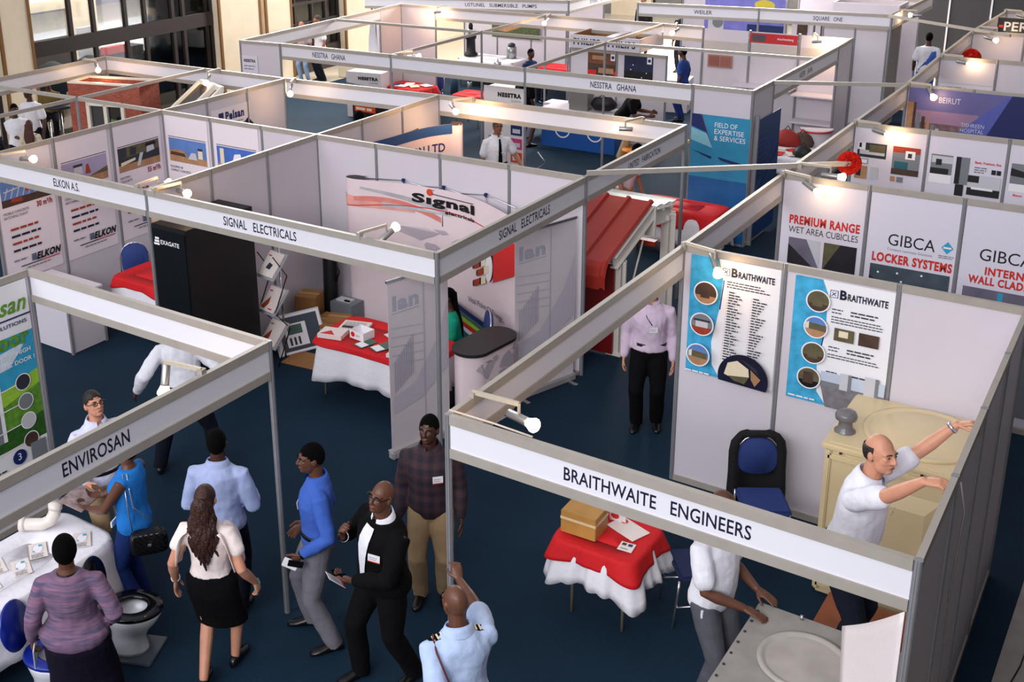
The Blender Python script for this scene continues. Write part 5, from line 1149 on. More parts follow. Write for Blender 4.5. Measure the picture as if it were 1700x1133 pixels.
# e. blue shirt man
I=person('man in a blue shirt and grey trousers standing in profile with papers in his hand',(.52,-2.42,FZ),(-.72,-.7),1.8,1.0,SKM,('fade',HBL),dict(m=BSH,sleeve='long',hem=-.02,collar=1,loose=.006),dict(m=GRYC,belt=1,loose=.004),lean=-.03,head=(.2,.02),vox=.006,
  feet=(('w',.3,-2.36,.09),('w',.66,-2.5,.09)),lw=(-.2,.17,.93),lh=((.1,.7,-.6),(1,.3,0),.8),rw=(.24,.12,.93),lp=(-.5,-1,-.1))
badge(I,.06,.24,.122,w=.075,h=.06)
wl=I['M']@I['wr'][1]; a_=math.atan2(I['M'][1][0],I['M'][0][0])
held('folded_paper','white folded papers in the hand of the man in the blue shirt','paper',wl+I['M'].to_3x3()@V((-.01,.09,-.06)),(.02,.12,.07),WHT,(.5,.3,a_),bev=.004)
held('mobile_phone','black phone against the papers of the man in the blue shirt','phone',wl+I['M'].to_3x3()@V((-.035,.05,-.05)),(.014,.12,.05),BLKG,(.3,.1,a_))
MB().lathe([(.034,-.01),(.039,-.01),(.039,.01),(.034,.01),(.034,-.01)],BLKG,I['wr'][1]-(I['wr'][1]-I['el'][1]).normalized()*.01,18,(I['wr'][1]-I['el'][1])).build('wristwatch',I['root'])
# f. plaid man
I=person('man in a dark plaid shirt and khaki trousers behind the corner post',(.93,-1.5,FZ),(.55,-1),1.76,1.06,SKD,('short',HBL),dict(m=PLAID,sleeve='long',hem=-.14,collar=1,loose=.01),dict(m=KHA,loose=.006),head=(-.28,-.12),vox=.006)
badge(I,-.08,.27,.13,w=.085,h=.065)
# g. blouse woman
I=person('woman with long brown hair in a white blouse and black skirt walking away',(.1,-3.2,FZ),(-.42,.9),1.72,.9,SKL,('long',HBR),dict(m=cloth('cream_blouse',(238,222,218)),sleeve='cap',hem=.03,name='blouse',loose=.012,disp=.01),dict(m=BLKC,kind='skirt',len=-.47),head=(0,-.1),vox=.006,hipw=1.08,
  feet=((.07,.12,.1),(-.07,-.22,.13)),rw=(.33,.0,.9),lw=(-.31,-.02,.86),rh=((.2,.2,-1),(-1,.1,0),.9),lh=((-.1,.1,-1),(1,0,0),.4),face_on=False)
for sx in(-1,1):
    m=MB(); rows=[]
    for k in range(9):
        t=k/8; row=[]
        for j in range(11):
            u=j/10-.5; w_=.2+.05*math.sin(t*3); row.append(I['T'](sx*(.115+.13*t**.8+.012*math.sin(u*12+t*4)),-.01+u*w_*1.05,.475-.08*t-.25*t*t*(1-.9*u*u)-.3*u*u*.5*t))
        rows.append(row)
    m.loft(rows,MATS['cream_blouse'],True,cap=False,closed=False); o=m.build('flutter_sleeve',I['root']); o.modifiers.new('t','SOLIDIFY').thickness=.005
MB().lathe([(.03,-.015),(.036,-.015),(.036,.015),(.03,.015),(.03,-.015)],WHT,I['wr'][1]+V((0,0,.02)),18,(I['wr'][1]-I['el'][1])).build('wristwatch',I['root'])
held('mobile_phone','phone with a green case in the hand of the woman in the black skirt','phone',I['M']@(I['wr'][0]+V((.0,.035,-.07))),(.02,.065,.11),mat('phone_green',(80,150,130),.3),(0,.2,1.0))
MB().box((0,0,0),(.06,.008,.012),mat('hair_clip',(200,150,70),.3,.6),bev=.003).build('hair_clip',I['root'],I['hd'](0,-.112,.03))
# h. pale blue man from behind
I=person('man in a pale blue shirt from behind, ahead of the long haired woman',(-.38,-2.62,FZ),(-.5,.86),1.74,1.1,SKD,('short',HBL),dict(m=LBS,sleeve='long',hem=-.08,collar=1,loose=.014,disp=.01),dict(m=NAVT),head=(0,-.1),vox=.007,rw=(.2,.24,1.06),lw=(-.2,.24,1.06),rh=((-.4,1,.1),(-.5,-.2,-.6),.8),lh=((.4,1,.1),(.5,-.2,-.6),.8),rp=(.45,-1,-.6),lp=(-.45,-1,-.6),face_on=False)
# i. blue top woman
I=person('woman in a sleeveless bright blue top and jeans, her head hidden by the sign',(-1.06,-2.98,FZ),(-.85,-.35),1.66,1.0,SKM,('bun',HBL),dict(m=TOPB,sleeve='none',hem=-.16,loose=.01,name='top',flare=.06),dict(m=JEAN),head=(0,-.3),vox=.007,rw=(.1,.34,1.05),lw=(-.08,.36,1.02),rh=((-.4,.8,.2),(-.2,.1,1),.6),lh=((.3,.9,.1),(.3,.1,1),.6),rp=(.9,-.5,-.5),lp=(-.9,-.5,-.6),face_on=False,bust=.05)
T=I['T']; 
for z in (.34,): MB().box((0,0,0),(.1,.01,.012),WHT).build('white_trim',I['root'],T(0,.165,z))
MB().box((0,0,0),(.16,.012,.05),WHT).build('white_trim',I['root'],T(-.06,.14,.0))
wl=I['M']@I['wr'][1]
held('magazine','open magazine in the hands of the woman in the bright blue top','magazine',I['M']@(I['wr'][1]*.5+I['wr'][0]*.5+V((0,.15,.02))),(.32,.22,.012),mat('magazine_cover',(150,130,126),.4,noise_=.5,scale=14),(.35,.1,math.atan2(I['M'][1][0],I['M'][0][0])))
r=thing('handbag','black quilted handbag on a chain at the side of the woman in blue','bag',(-.83,-3.03,.68),.9)
QUILT=node_mat('quilted_black',lambda n,b,t:(lambda w1,bu,mp:(n.links.new(t.outputs['Object'],mp.inputs[0]),n.links.new(mp.outputs[0],w1.inputs['Vector']),n.links.new(w1.outputs['Fac'],bu.inputs['Height']),n.links.new(bu.outputs[0],b.inputs['Normal']),setattr(bu.inputs['Strength'],'default_value',.7),setattr(bu.inputs['Distance'],'default_value',.01),setattr(w1.inputs['Scale'],'default_value',14),setattr(mp.inputs['Rotation'],'default_value',(0,.78,.78)),setattr(b.inputs['Base Color'],'default_value',lin((16,14,15))+(1,))))(n.nodes.new('ShaderNodeTexWave'),n.nodes.new('ShaderNodeBump'),n.nodes.new('ShaderNodeMapping')),.3)
m=MB(); m.loft([[(.15*k*math.copysign(abs(math.cos(t))**.5,math.cos(t)),.06*k*math.copysign(abs(math.sin(t))**.7,math.sin(t)),z) for t in [2*PI*i/28 for i in range(28)]] for z,k in ((0,.85),(.01,.97),(.06,1.03),(.13,1.0),(.18,.93),(.19,.8))],QUILT); m.build('bag_body',r)
MB().box((0,-.058,.13),(.24,.02,.1),QUILT,bev=.008).build('flap',r); MB().box((0,-.072,.1),(.03,.01,.025),STEEL,bev=.003).build('clasp',r)
MB().tube([(-.12,0,.18),(-.14,.02,.42),(-.15,.08,.7),(-.12,.08,.7),(-.1,.02,.42),(.12,0,.18)],.005,STEEL,6).build('chain_strap',r)
# j. glasses man
I=person('man with glasses in a pale shirt and khaki trousers beside the plastic door poster',(-1.75,-2.72,FZ),(.85,-.25),1.76,1.0,SKL,('short',HDK),dict(m=cloth('lilac_shirt',(204,206,230)),sleeve='long',hem=-.06,collar=1,loose=.006),dict(m=KHA,belt=1),head=(.1,-.32),vox=.006,rw=(.2,.14,.98),lw=(-.2,.14,.98))
h_=I['hd']; m=MB()
for sx in(-1,1): m.tube([h_(sx*(.031+.02*math.cos(t)),.098,.004+.015*math.sin(t)) for t in [2*PI*i/12 for i in range(13)]],.0028,BLKG,6); m.tube([h_(sx*.05,.096,.008),h_(sx*.078,.07,.01),h_(sx*.082,-.005,.008)],.0028,BLKG,6)
m.tube([h_(-.011,.1,.006),h_(.011,.1,.006)],.0028,BLKG,6); m.build('spectacles',I['root'])
# k. white shirt man walking
I=person('man in a white shirt and dark trousers walking away beyond the sanitary stand',(-2.38,-1.3,FZ),(-.62,.78),1.84,1.06,SKD,('short',HBL),dict(m=WSH,sleeve='long',hem=-.04,collar=1,loose=.014,disp=.012),dict(m=NAVT,belt=1,loose=.006),head=(0,-.05),lean=.08,rw=(.3,.0,1.0),rp=(1,-.6,0),rh=((-.4,.5,-.3),(-.6,-.3,-.3),.7),lw=(-.34,.0,.94),face_on=False,feet=(('w',-2.02,-1.06,.09),('w',-2.62,-1.36,.1)))
# l. knit woman
I=person('woman with short black hair in a lilac knit jumper, seen from behind by the toilets',(-.31,-4.18,FZ),(-.66,.75),1.66,1.12,SKM,('afro',HBL),dict(m=KNIT,sleeve='long',hem=-.1,name='jumper',loose=.01,flare=.16,disp=.01),dict(m=cloth('dark_skirt',(20,16,32)),kind='skirt',len=-.8,fl=.05),head=(.1,-.22),vox=.006,hipw=1.15,lw=(-.34,.05,.84),lh=((-.1,.2,-1),(1,.1,0),.8),rw=(.27,.08,.93),rp=(.7,-.8,-.5),face_on=False)
MB().tube([I['T'](.07*math.cos(t),-.01+.07*math.sin(t),.52) for t in [2*PI*i/20 for i in range(21)]],.006,BLKG,6).build('necklace',I['root'])
held('brochure','white and lime green brochure in the hand of the woman in the lilac knit','brochure',I['M']@(I['wr'][1]+V((.0,.03,-.14))),(.006,.15,.22),WHT,(.35,.1,.8),lambda b_:b_.box((.002,.02,-.06),(.006,.1,.09),LIME),bev=0)
# m. seated woman
I=person('seated woman in a green top at the cable stand, behind the corner post',(-1.1,1.94,FZ),(-.75,-.66),1.64,.95,SKD,('braids',HBL),dict(m=GREENT,sleeve='short',hem=-.08,name='top',loose=.004),dict(m=NAVT),sit=.55,head=(0,-.2),lean=.12,feet=((.1,.42,.08),(-.1,.42,.08)),rw=(.1,.3,.8),lw=(-.12,.32,.8),face_on=False,bust=.04)
badge(I,0,.2,.16,red=False,w=.06,h=.08)
# n. pink man
I=person('man in a pale pink shirt and black trousers, head hidden by the side fascia',(1.2,2.3,FZ),(.35,-1),1.78,1.05,SKL,('short',HDK),dict(m=PNK,sleeve='long',hem=-.02,collar=1,loose=.014,disp=.012),dict(m=BLKC,belt=1,loose=.008),head=(0,-.1),feet=((.12,.05,.08),(-.08,-.02,.08)),face_on=False)
badge(I,-.05,.24,.135,red=False); MB().tube([I['T'](.06,.06,.5),I['T'](.03,.13,.4),I['T'](-.03,.15,.32)],.005,NAVYP,6).build('lanyard',I['root'])
# o. tie man
I=person('man with glasses in a white shirt and black tie beyond the pop up display',(-4.05,7.7,FZ),(.75,-.6),1.76,1.04,SKT,('short',mat('hair_grey',(70,66,62),.7,noise_=.2)),dict(m=WSH,sleeve='short',hem=-.04,collar=1,loose=.012),dict(m=NAVT,belt=1),head=(0,-.1),vox=.009,lw=(-.36,.2,.95))
m=MB(); m.loft([[I['T'](x*w_,.142-max(0,z-.36)*.3+.012,z) for x in (-1,1)]+[I['T'](x*w_,.15-max(0,z-.36)*.3+.012,z) for x in (1,-1)] for z,w_ in ((.5,.014),(.4,.022),(.25,.03),(.1,.036),(.06,.004))],BLKC,False); m.build('tie',I['root']); badge(I,-.06,.22,.13,red=False)
h_=I['hd']; m=MB(); m.tube([h_(-.078,0,.01),h_(-.06,.09,.008),h_(0,.1,.006),h_(.06,.09,.008),h_(.078,0,.01)],.004,BLKG,6); m.build('spectacles',I['root'])
# ================================================================ far stands, posters on the right, small things
# ---- red lettered posters on the second row wall
LOCK=mat('print_locker',(70,82,92),.4,noise_=.25,scale=5); SILV=mat('print_silver',(112,106,124),.4,noise_=.2,scale=3); DK2=mat('print_dark_room',(40,36,42),.4,noise_=.3,scale=4)
BLKT=mat('print_black',(24,24,28),.5,noise_=0); REDT=mat('print_red_letter',(200,44,36),.5,noise_=.02)
def g1(A,w,h):
    A.text('PREMIUM RANGE',.09,h-.5,.1,REDT,w=.78,bold=.04); A.text('WET AREA CUBICLES',.09,h-.61,.075,DGRY,w=.77); A.rect(.1,.1,.46,h-.67,SILV); A.poly([(.3,h-.67),(.46,h-.67),(.46,h-1.0)],LGRY); A.poly([(.1,.1),(.46,.1),(.46,h-1.05),(.1,h-.75)],DK2)
    A.rect(.5,.1,.86,h-.67,DK2); A.poly([(.5,h-.67),(.68,h-.67),(.5,h-1.0)],OLIVE)
def g2(A,w,h):
    A.text('GIBCA',.22,h-.57,.13,BLKT,w=.48); A.text('Compact Laminate Solutions',.22,h-.63,.03,GRYP,w=.46); A.poly([(.76,h-.5),(.82,h-.43),(.88,h-.5),(.82,h-.57)],CYAN); A.rect(.78,h-.51,.86,h-.49,WHT); A.lines(.74,h-.6,.16,2,.02,.01,GRYP)
    A.text('LOCKER SYSTEMS',.07,h-.77,.1,REDT,w=.82,bold=.04); A.rect(.06,.1,.88,h-.81,LOCK); A.poly([(.06,.1),(.88,.1),(.88,h-1.0),(.5,h-1.02),(.3,h-1.1),(.06,h-.95)],DK2)
    for x,y in ((.15,h-.9),(.35,h-.88),(.6,h-.86),(.4,h-.97)): A.disc(x,y,.012,WHT)
def g3(A,w,h):
    A.text('GIBCA',.18,h-.57,.13,BLKT,w=.5); A.text('INTERNAL',.25,h-.72,.085,REDT,w=.5,bold=.04); A.text('WALL CLADDING',.1,h-.83,.085,REDT,w=.76,bold=.04); A.rect(.06,.1,.88,h-.88,SILV); A.rect(.06,.1,.88,h-1.1,GRYP); A.rect(.4,h-1.0,.45,h-.9,CYAN); A.rect(.6,.4,.72,h-1.0,DGRY)
for i,(fn,l) in enumerate(((g1,'white poster reading PREMIUM RANGE in red over cubicle photos'),(g2,'white poster reading LOCKER SYSTEMS in red under a black name'),(g3,'white poster reading INTERNAL WALL CLADDING in red at the right edge'))):
    poster(l,(1.885+.956*i,4.262,.03+.06),(1,0,0),.91,2.36,fn,mat('poster_white',(218,212,224),.45,noise_=.01),'red lettered posters of the second stand row')
# ---- kitchen posters
WP=MATS['poster_white']
def kp1(A,w,h):
    A.rect(.05,h-.4,.42,h-.2,DGRY); A.rect(.08,h-.36,.4,h-.3,LGRY); A.rect(.05,h-.3,.15,h-.2,WHT); A.rect(.07,h-.27,.1,h-.21,BLKT); A.rect(.2,h-.32,.4,h-.22,OLIVE)
    A.rect(.5,h-.58,.84,h-.2,GRYP); A.rect(.5,h-.28,.84,h-.2,COPP); A.rect(.66,h-.36,.78,h-.25,WHT); A.rect(.69,h-.34,.74,h-.28,DGRY); A.rect(.53,h-.5,.7,h-.4,TEALP); A.rect(.5,h-.58,.84,h-.5,DBRN)
    A.rect(.06,h-.49,.2,h-.42,GRYP); A.rect(.07,h-.48,.19,h-.43,WHT); A.rect(.04,h-.7,.2,h-.52,SAND); A.rect(.06,h-.66,.12,h-.56,BLKT); A.rect(.24,h-.68,.34,h-.52,LGRY); A.rect(.5,h-.68,.56,h-.61,SAND); A.rect(.58,h-.68,.66,h-.61,GRYP)
def kp2(A,w,h):
    A.rect(.04,h-.6,.3,h-.24,GRYP); A.rect(.05,h-.35,.3,h-.26,LGRY); A.rect(.1,h-.38,.17,h-.3,BLKT); A.rect(.04,h-.5,.26,h-.42,BLKT); A.rect(.04,h-.62,.3,h-.5,WHT)
    A.rect(.34,h-.6,.4,h-.24,BLKT); A.rect(.4,h-.6,.5,h-.24,GRYP); A.text('Basin, Premium, Size',.56,h-.3,.03,REDP,w=.3,bold=.03); A.lines(.56,h-.36,.15,3,.03,.015,GRYP); A.rect(.76,h-.42,.81,h-.36,BLKT); A.rect(.82,h-.42,.87,h-.36,BLKT)
    A.rect(.5,h-.72,.88,h-.45,LGRY); A.rect(.5,h-.55,.63,h-.46,BLKT); A.rect(.5,h-.72,.88,h-.62,BLKT); A.rect(.55,h-.64,.8,h-.61,WHT); A.rect(.36,h-.75,.46,h-.6,BLKT)
def kp3(A,w,h): A.rect(.04,h-.6,.6,h-.24,GRYP); A.poly([(.04,h-.3),(.3,h-.36),(.3,h-.42),(.04,h-.4)],BLKT); A.rect(.04,h-.6,.6,h-.5,WHT); A.text('Bann',.1,h-.66,.03,REDP,w=.1,bold=.03)
for i,(fn,l) in enumerate(((kp1,'poster of small interior photos behind the red pompom'),(kp2,'poster of a black and white kitchen with a dark column'),(kp3,'kitchen poster cut by the right edge'))): poster(l,(1.885+.935*i,7.152,.2),(1,0,0),.9,2.26,fn,WP,'kitchen posters of the third stand row')
# ---- hospital banner
def hb(A,w,h):
    A.rect(0,h*.5,w,h,mat('dusk_violet',(100,96,150),.45,noise_=.1,scale=2)); A.rect(0,h*.5,1.0,h*.82,mat('dusk_rose',(150,120,150),.45,noise_=.12,scale=2)); A.rect(0,0,1.2,h*.72,mat('city_brown',(120,92,98),.5,noise_=.35,scale=16))
    A.rect(.0,.25,.13,h*.88,SAND); A.rect(.09,.25,.13,h*.88,DBRN)
    for i in range(5): A.rect(.15+.07*i,.2,.2+.07*i,h*(.8-.03*i),[GRYP,DBRN,SAND,GRYP,LGRY][i])
    A.poly([(-.4+.4,0),(.0,.55),(.7,1.22),(1.4,h),(2.6,h),(2.6,0)],mat('band_periwinkle',(84,92,168),.45,noise_=.06)); A.poly([(.45,0),(1.12,1.2),(1.42,h),(w,h),(w,0)],mat('band_navy',(30,38,92),.45,noise_=.05))
    A.text('BEIRUT',.44,h-.2,.085,mat('banner_pale',(196,196,220),.5,noise_=0),w=.3); A.rect(.36,h-.2,.4,h-.12,mat('banner_rust',(150,84,100),.5)); A.text('TISHREEN',.78,h-.53,.06,MATS['banner_pale'],w=.32); A.text('HOSPITAL',.78,h-.61,.06,MATS['banner_pale'],w=.32)
poster('wide purple hospital banner with city at dusk',(1.9,10.028,.6),(1,0,0),3.3,1.88,hb,None,None,name='banner')
def nb(A,w,h): A.rect(0,h-.03,w,h,LGRY); A.text('NESSTRA',.05,h-.16,.08,BLKT,w=.38,bold=.07); A.lines(.45,h-.15,.3,2,.04,.02,LGRY)
poster('white poster with small black lettering behind the hospital banner',(1.82,12.75,.5),(1,0,0),.85,1.58,nb,WP)
sg=thing('sign_board','black display sign with large pale letters at the upper right','sign',(2.05,16.4,2.42)); A=Art((0,0,0),(1,0,0),(0,0,1),t=.05).base(1.7,.3,BLK); A.text('PERI',.12,.06,.17,LGRY,w=.47,bold=.02); A.rect(.03,.12,.1,.16,REDP); A.build('panel',sg)
# ---- red pompoms
def pompom(label,c,r,n=260):
    rd=random.Random(n); m=MB(); RT=mat('tissue_red',(214,34,18),.8,noise_=.15,scale=20)
    for i in range(n):
        d=V((rd.gauss(0,1),rd.gauss(0,1),rd.gauss(0,1))).normalized(); a=d.orthogonal().normalized(); b=d.cross(a); ph=rd.uniform(0,6); a,b=a*math.cos(ph)+b*math.sin(ph),b*math.cos(ph)-a*math.sin(ph); w=r*.32
        m.add([d*r*.3-a*w*.3,d*r*.3+a*w*.3,d*r*.98+a*w+b*w*.4,d*r*1.02-b*w*.3,d*r*.97-a*w+b*w*.3],[(0,1,2,3,4)],RT)
    m.ball((0,0,0),r*.75,RT,14,10); o=m.build('paper_pompom',None,c); tag(o,label,'pompom','red tissue pompoms over the right stands')
    return o
pompom('large red tissue pompom beside the aisle rail end',(2.38,5.02,2.53),.135)
pompom('red tissue pompom two rows behind the hospital banner',(1.95,14.6,2.2),.17,180)
pompom('red tissue pompom half hidden behind the rear side fascia',(1.7,13.6,2.02),.14,160)
# ---- tower banners
def fb(A,w,h):
    A.poly([(0,h),(.14,h),(.25,h-.28),(0,h-.2)],NAVYP); A.poly([(.14,h),(.16,h),(.35,h-.5),(.33,h-.5)],mat('print_maroon2',(80,30,80),.5)); A.poly([(0,h-.22),(.26,h-.3),(.36,h-.52),(0,h-.42)],mat('print_pale_aqua',(130,190,205),.45,noise_=.08))
    for i,t in enumerate(('FIELD OF','EXPERTISE','& SERVICES')): A.text(t,.38,h-.18-.105*i,.075,WHT,w=(.36,.47,.5)[i])
    A.poly([(.03,h-.58),(.36,h-.66),(.34,h-.7)],NAVYP); A.poly([(.45,h-.65),(.88,h-.72),(.8,h-.76),(.5,h-.7)],NAVYP); A.lines(.45,h-.82,.35,7,.05,.012,mat('print_soft_blue',(70,140,190),.5,noise_=0)); A.rect(0,0,w,h*.5,mat('banner_deep_blue',(28,92,150),.45,noise_=.12,scale=3))
poster('tall pale blue banner on expertise and services',(-.92,8.44,.05),(1,0,0),.94,2.02,fb,mat('banner_teal',(46,138,176),.45,noise_=.12,scale=3),'banners on the corner tower',name='banner')
def db(A,w,h): A.poly([(.1,.7),(w,1.4),(w,1.34),(.1,.6)],NAVYP); A.text('MEP',.05,.78,.16,mat('print_faint',(70,110,160),.5,noise_=0),w=.32); A.lines(.1,h-.3,.5,8,.09,.02,NAVYP)
poster('tall dark blue banner turned towards the aisle on the corner tower',(.046,8.62,.05),(0,1,0),1.15,1.95,db,mat('banner_dark_blue',(26,64,116),.45,noise_=.12,scale=3),'banners on the corner tower',name='banner')
MB_=MB().box((.0,0,0),(.06,.05,2.1),POST); o=MB_.build('banner_post',None,(.075,8.58,1.06)); tag(o,'flat grey upright between the pale and dark blue banners','post')
# small display counter, red bags, leaflets on the shelving stand
r=thing('display_counter','white half round counter with red rims on the shelving stand','counter',(-.14,12.55,.008),.3)
hp=[(.26*math.cos(t),.26*math.sin(t)) for t in [PI*i/16 for i in range(17)]]; hp=[(-x,-y) for x,y in hp]
MB().prism(hp,.0,1.0,LAM).build('body',r); MB().prism([(x*1.12,y*1.12) for x,y in hp],1.0,1.03,REDP).build('red_rim',r); MB().prism([(x*1.12,y*1.12) for x,y in hp],1.03,1.05,LAM).build('counter_top',r)
table((-.35,11.75),0,.8,.9,'round edged table with red and white leaflets on the shelving stand'); drape('tablecloth','white cloth with red edge under the leaflets of the shelving stand',(-.35,11.75),0,.86,.96,.3,.03,CLOTH,seed=21)
for i,(x,y,c) in enumerate(((-.5,11.5,REDP),(-.25,11.55,PAPER),(-.3,11.8,REDP),(-.55,11.85,PAPER),(-.15,11.75,PAPER))): sheet('leaflet',['red leaflet at the left front of the shelving stand table','white leaflet at the right front of the shelving stand table','red leaflet in the middle of the shelving stand table','white leaflet behind the red ones on the shelving stand table','white leaflet nearest the half round counter'][i],'leaflet',x,y,.772,.2,.28,.5*i,c,None,'leaflets of the shelving stand')
RB=mat('bag_red',(150,36,30),.6,noise_=.1)
for i,(x,y,z,s_,m_) in enumerate(((-.55,12.15,.77,.26,RB),(-.3,12.25,.77,.22,DBRN),(-.05,11.5,.77,.18,BLK))):
    r=thing('carry_bag',['slumped red carry bag on the shelving stand table','brown red carry bag beside the half round counter','small black bag at the near edge of the shelving stand table'][i],'bag',(x,y,z))
    MB().loft([[(s_*k*math.cos(2*PI*j/14)*(1+.1*math.sin(3*j)),s_*.6*k*math.sin(2*PI*j/14),zz*s_) for j in range(14)] for zz,k in ((0,.9),(.3,1),(.8,.75),(1.1,.3))],m_).build('bag_body',r)
    MB().tube([(-s_*.3,0,s_*.95),(0,0,s_*1.4),(s_*.3,0,s_*.95)],.01,BLK,6).build('handle',r)
# ---- red and white table in the aisle by the tower
table((-.75,7.75),0,1.3,.6,'aisle table with red cloth thrown over white, in front of the corner tower')
drape('tablecloth','white tablecloth trailing low on the aisle table by the corner tower',(-.75,7.75),0,1.36,.66,.5,.08,CLOTH,cornerdrop=.3,wave=.02,seed=22)
drape('table_overlay','red cloth bunched over the aisle table by the corner tower',(-.75,7.75),0,1.37,.67,.26,.05,RED,wave=.03,nw=6,cornerdrop=.3,z=.768,seed=23)
# ---- brick kiosk and window model
def brick_fn(n,b,t):
    br=n.nodes.new('ShaderNodeTexBrick'); mp=n.nodes.new('ShaderNodeMapping'); cb=n.nodes.new('ShaderNodeCombineXYZ'); sp=n.nodes.new('ShaderNodeSeparateXYZ'); ad=n.nodes.new('ShaderNodeMath')
    n.links.new(t.outputs['Object'],sp.inputs[0]); n.links.new(sp.outputs[0],ad.inputs[0]); n.links.new(sp.outputs[1],ad.inputs[1]); n.links.new(ad.outputs[0],cb.inputs[0]); n.links.new(sp.outputs[2],cb.inputs[1])
    n.links.new(cb.outputs[0],br.inputs['Vector']); br.inputs['Scale'].default_value=7; br.inputs['Color1'].default_value=lin((172,92,70))+(1,); br.inputs['Color2'].default_value=lin((150,72,56))+(1,); br.inputs['Mortar'].default_value=lin((120,62,50))+(1,); br.inputs['Mortar Size'].default_value=.02
    n.links.new(br.outputs['Color'],b.inputs['Base Color'])
BRK=node_mat('red_brick',brick_fn,.8); PVCW=mat('white_frame',(232,222,206),.4)
r=thing('brick_kiosk','open topped brick kiosk with a white framed glass door','kiosk',(-11.32,4.64,.01),.258)
L,D,h=1.53,.63,2.2
m=MB(); m.box((.19,.04,h/2),(.38,.08,h),BRK).box((1.36,.04,h/2),(.34,.08,h),BRK).box((.78,.04,2.05),(.82,.08,.3),BRK).box((L/2,D-.04,h/2),(L,.08,h),BRK).box((.04,D/2,h/2),(.08,D-.16,h),BRK).box((L-.04,D/2,h/2),(.08,D-.16,h),BRK); m.build('brick_wall',r)
m=MB(); m.box((L/2,.04,h+.015),(L,.09,.03),PVCW).box((L/2,D-.04,h+.015),(L,.09,.03),PVCW).box((.04,D/2,h+.015),(.09,D-.18,.03),PVCW).box((L-.04,D/2,h+.015),(.09,D-.18,.03),PVCW); m.build('top_trim',r)
m=MB(); 
for x in(.42,.79,1.16): m.box((x,.0,.95),(.07,.1,1.9),PVCW)
for z in(.04,1.86): m.box((.79,.0,z),(.8,.1,.08),PVCW)
dr=m.build('door_frame',r); MB().box((.6,.01,.95),(.3,.01,1.78),mat('dark_glass',(60,58,62),.1)).build('glass_pane',dr); MB().box((.98,.01,.95),(.3,.01,1.78),mat('dark_glass2',(34,30,32),.1)).build('glass_pane',dr)
m=MB(); m.tube([(.98,-.08,.9),(.97,-.09,1.3),(.99,-.08,1.6)],[.05,.03,.06],mat('plant_green',(90,120,50),.6,noise_=.3),8); m.lathe([(0,0),(.1,0),(.13,.06),(0,.06)],WHT,(.98,-.08,.85),14); m.build('flower_stand',r)
r=thing('window_model','tilted white framed roof window on a brick base','window model',(-8.9,4.75,.01),-.35)
m=MB(); m.box((.4,.35,.9),(.8,.7,1.8),BRK); m.build('brick_base',r)
m=MB(); 
for a,b in (((0,0,1.85),(0,.7,2.35)),((.85,0,1.85),(.85,.7,2.35)),((0,0,1.85),(.85,0,1.85)),((0,.7,2.35),(.85,.7,2.35)),((.6,0,1.87),(.6,.7,2.37))): m.bar(a,b,.07,.08,PVCW)
m.build('frame',r); MB().add([(.02,.02,1.86),(.58,.02,1.86),(.58,.68,2.33),(.02,.68,2.33)],[(0,1,2,3)],mat('brown_glass',(44,36,30),.15)).build('glass_pane',r)
# bar tables by the glazed wall
r=thing('bar_table','dark round bar table on a chrome foot by the glazed wall','table',(-14.4,6.7,.01)); MB().lathe([(0,1.02),(.34,1.02),(.36,1.05),(.34,1.08),(0,1.08)],mat('dark_wood_top',(36,34,44),.3),n=24).build('table_top',r); MB().lathe([(0,0),(.25,0),(.24,.02),(.03,.05),(.03,1.02),(0,1.02)],STEEL,n=16).build('pedestal',r)
for i,(x,y) in enumerate(((-14.95,6.8),(-14.2,7.2))):
    r=thing('bar_stool',['orange bar stool behind the dark bar table','orange bar stool to the right of the dark bar table'][i],'stool',(x,y,.01),.6*i,'orange bar stools by the glazed wall'); MB().box((0,0,.74),(.36,.36,.07),mat('orange_vinyl',(176,84,40),.5),bev=.02).build('seat',r); MB().box((0,.17,.92),(.36,.05,.3),MATS['orange_vinyl'],bev=.02).build('backrest',r); MB().lathe([(0,0),(.2,0),(.02,.04),(.02,.72),(0,.72)],STEEL,n=14).build('pedestal',r)
# ---- Nesstra style white reception counters
def reception(label,x,y,rz,w=.95):
    r=thing('reception_counter',label,'counter',(x,y,.01),rz,'white reception counters with navy skirting of the far stands')
    MB().box((0,.2,.55),(w,.4,1.08),LAM,bev=.004).build('body',r); A=Art((-w/2,-.003,.0),(1,0,0),(0,0,1),t=.002).base(w,1.1,mat('counter_print',(214,208,208),.5)); A.rect(0,.62,w,.72,NAVYP); A.poly([(0,.72),(w*.45,.72),(w*.5,.78),(0,.84)],GRYP); A.text('NESSTRA',w*.35,.92,.075,BLKT,w=w*.58,bold=.08); A.text('GHANA',w*.68,.84,.04,GRYP,w=w*.24); A.build('front_print',r); return r
reception('white reception counter with navy stripe, left of the red leaflet table',-10.75,12.6,.12)
reception('white reception counter with navy stripe, behind the standing banner',-6.9,12.75,.0)
def far_table(label,cl,x,y,L_,W_,rz=0,drop=.35,two=None):
    table((x,y),rz,L_,W_,label); drape('tablecloth',cl,(x,y),rz,L_+.06,W_+.06,drop,.03,RED if two else CLOTH,seed=int(abs(x*10)),wave=.01)
far_table('table of leaflets under red cloth behind the far blank fascia','red cloth of the leaflet table behind the far blank fascia',-9.9,13.3,1.15,.7,-.1,.2,1)
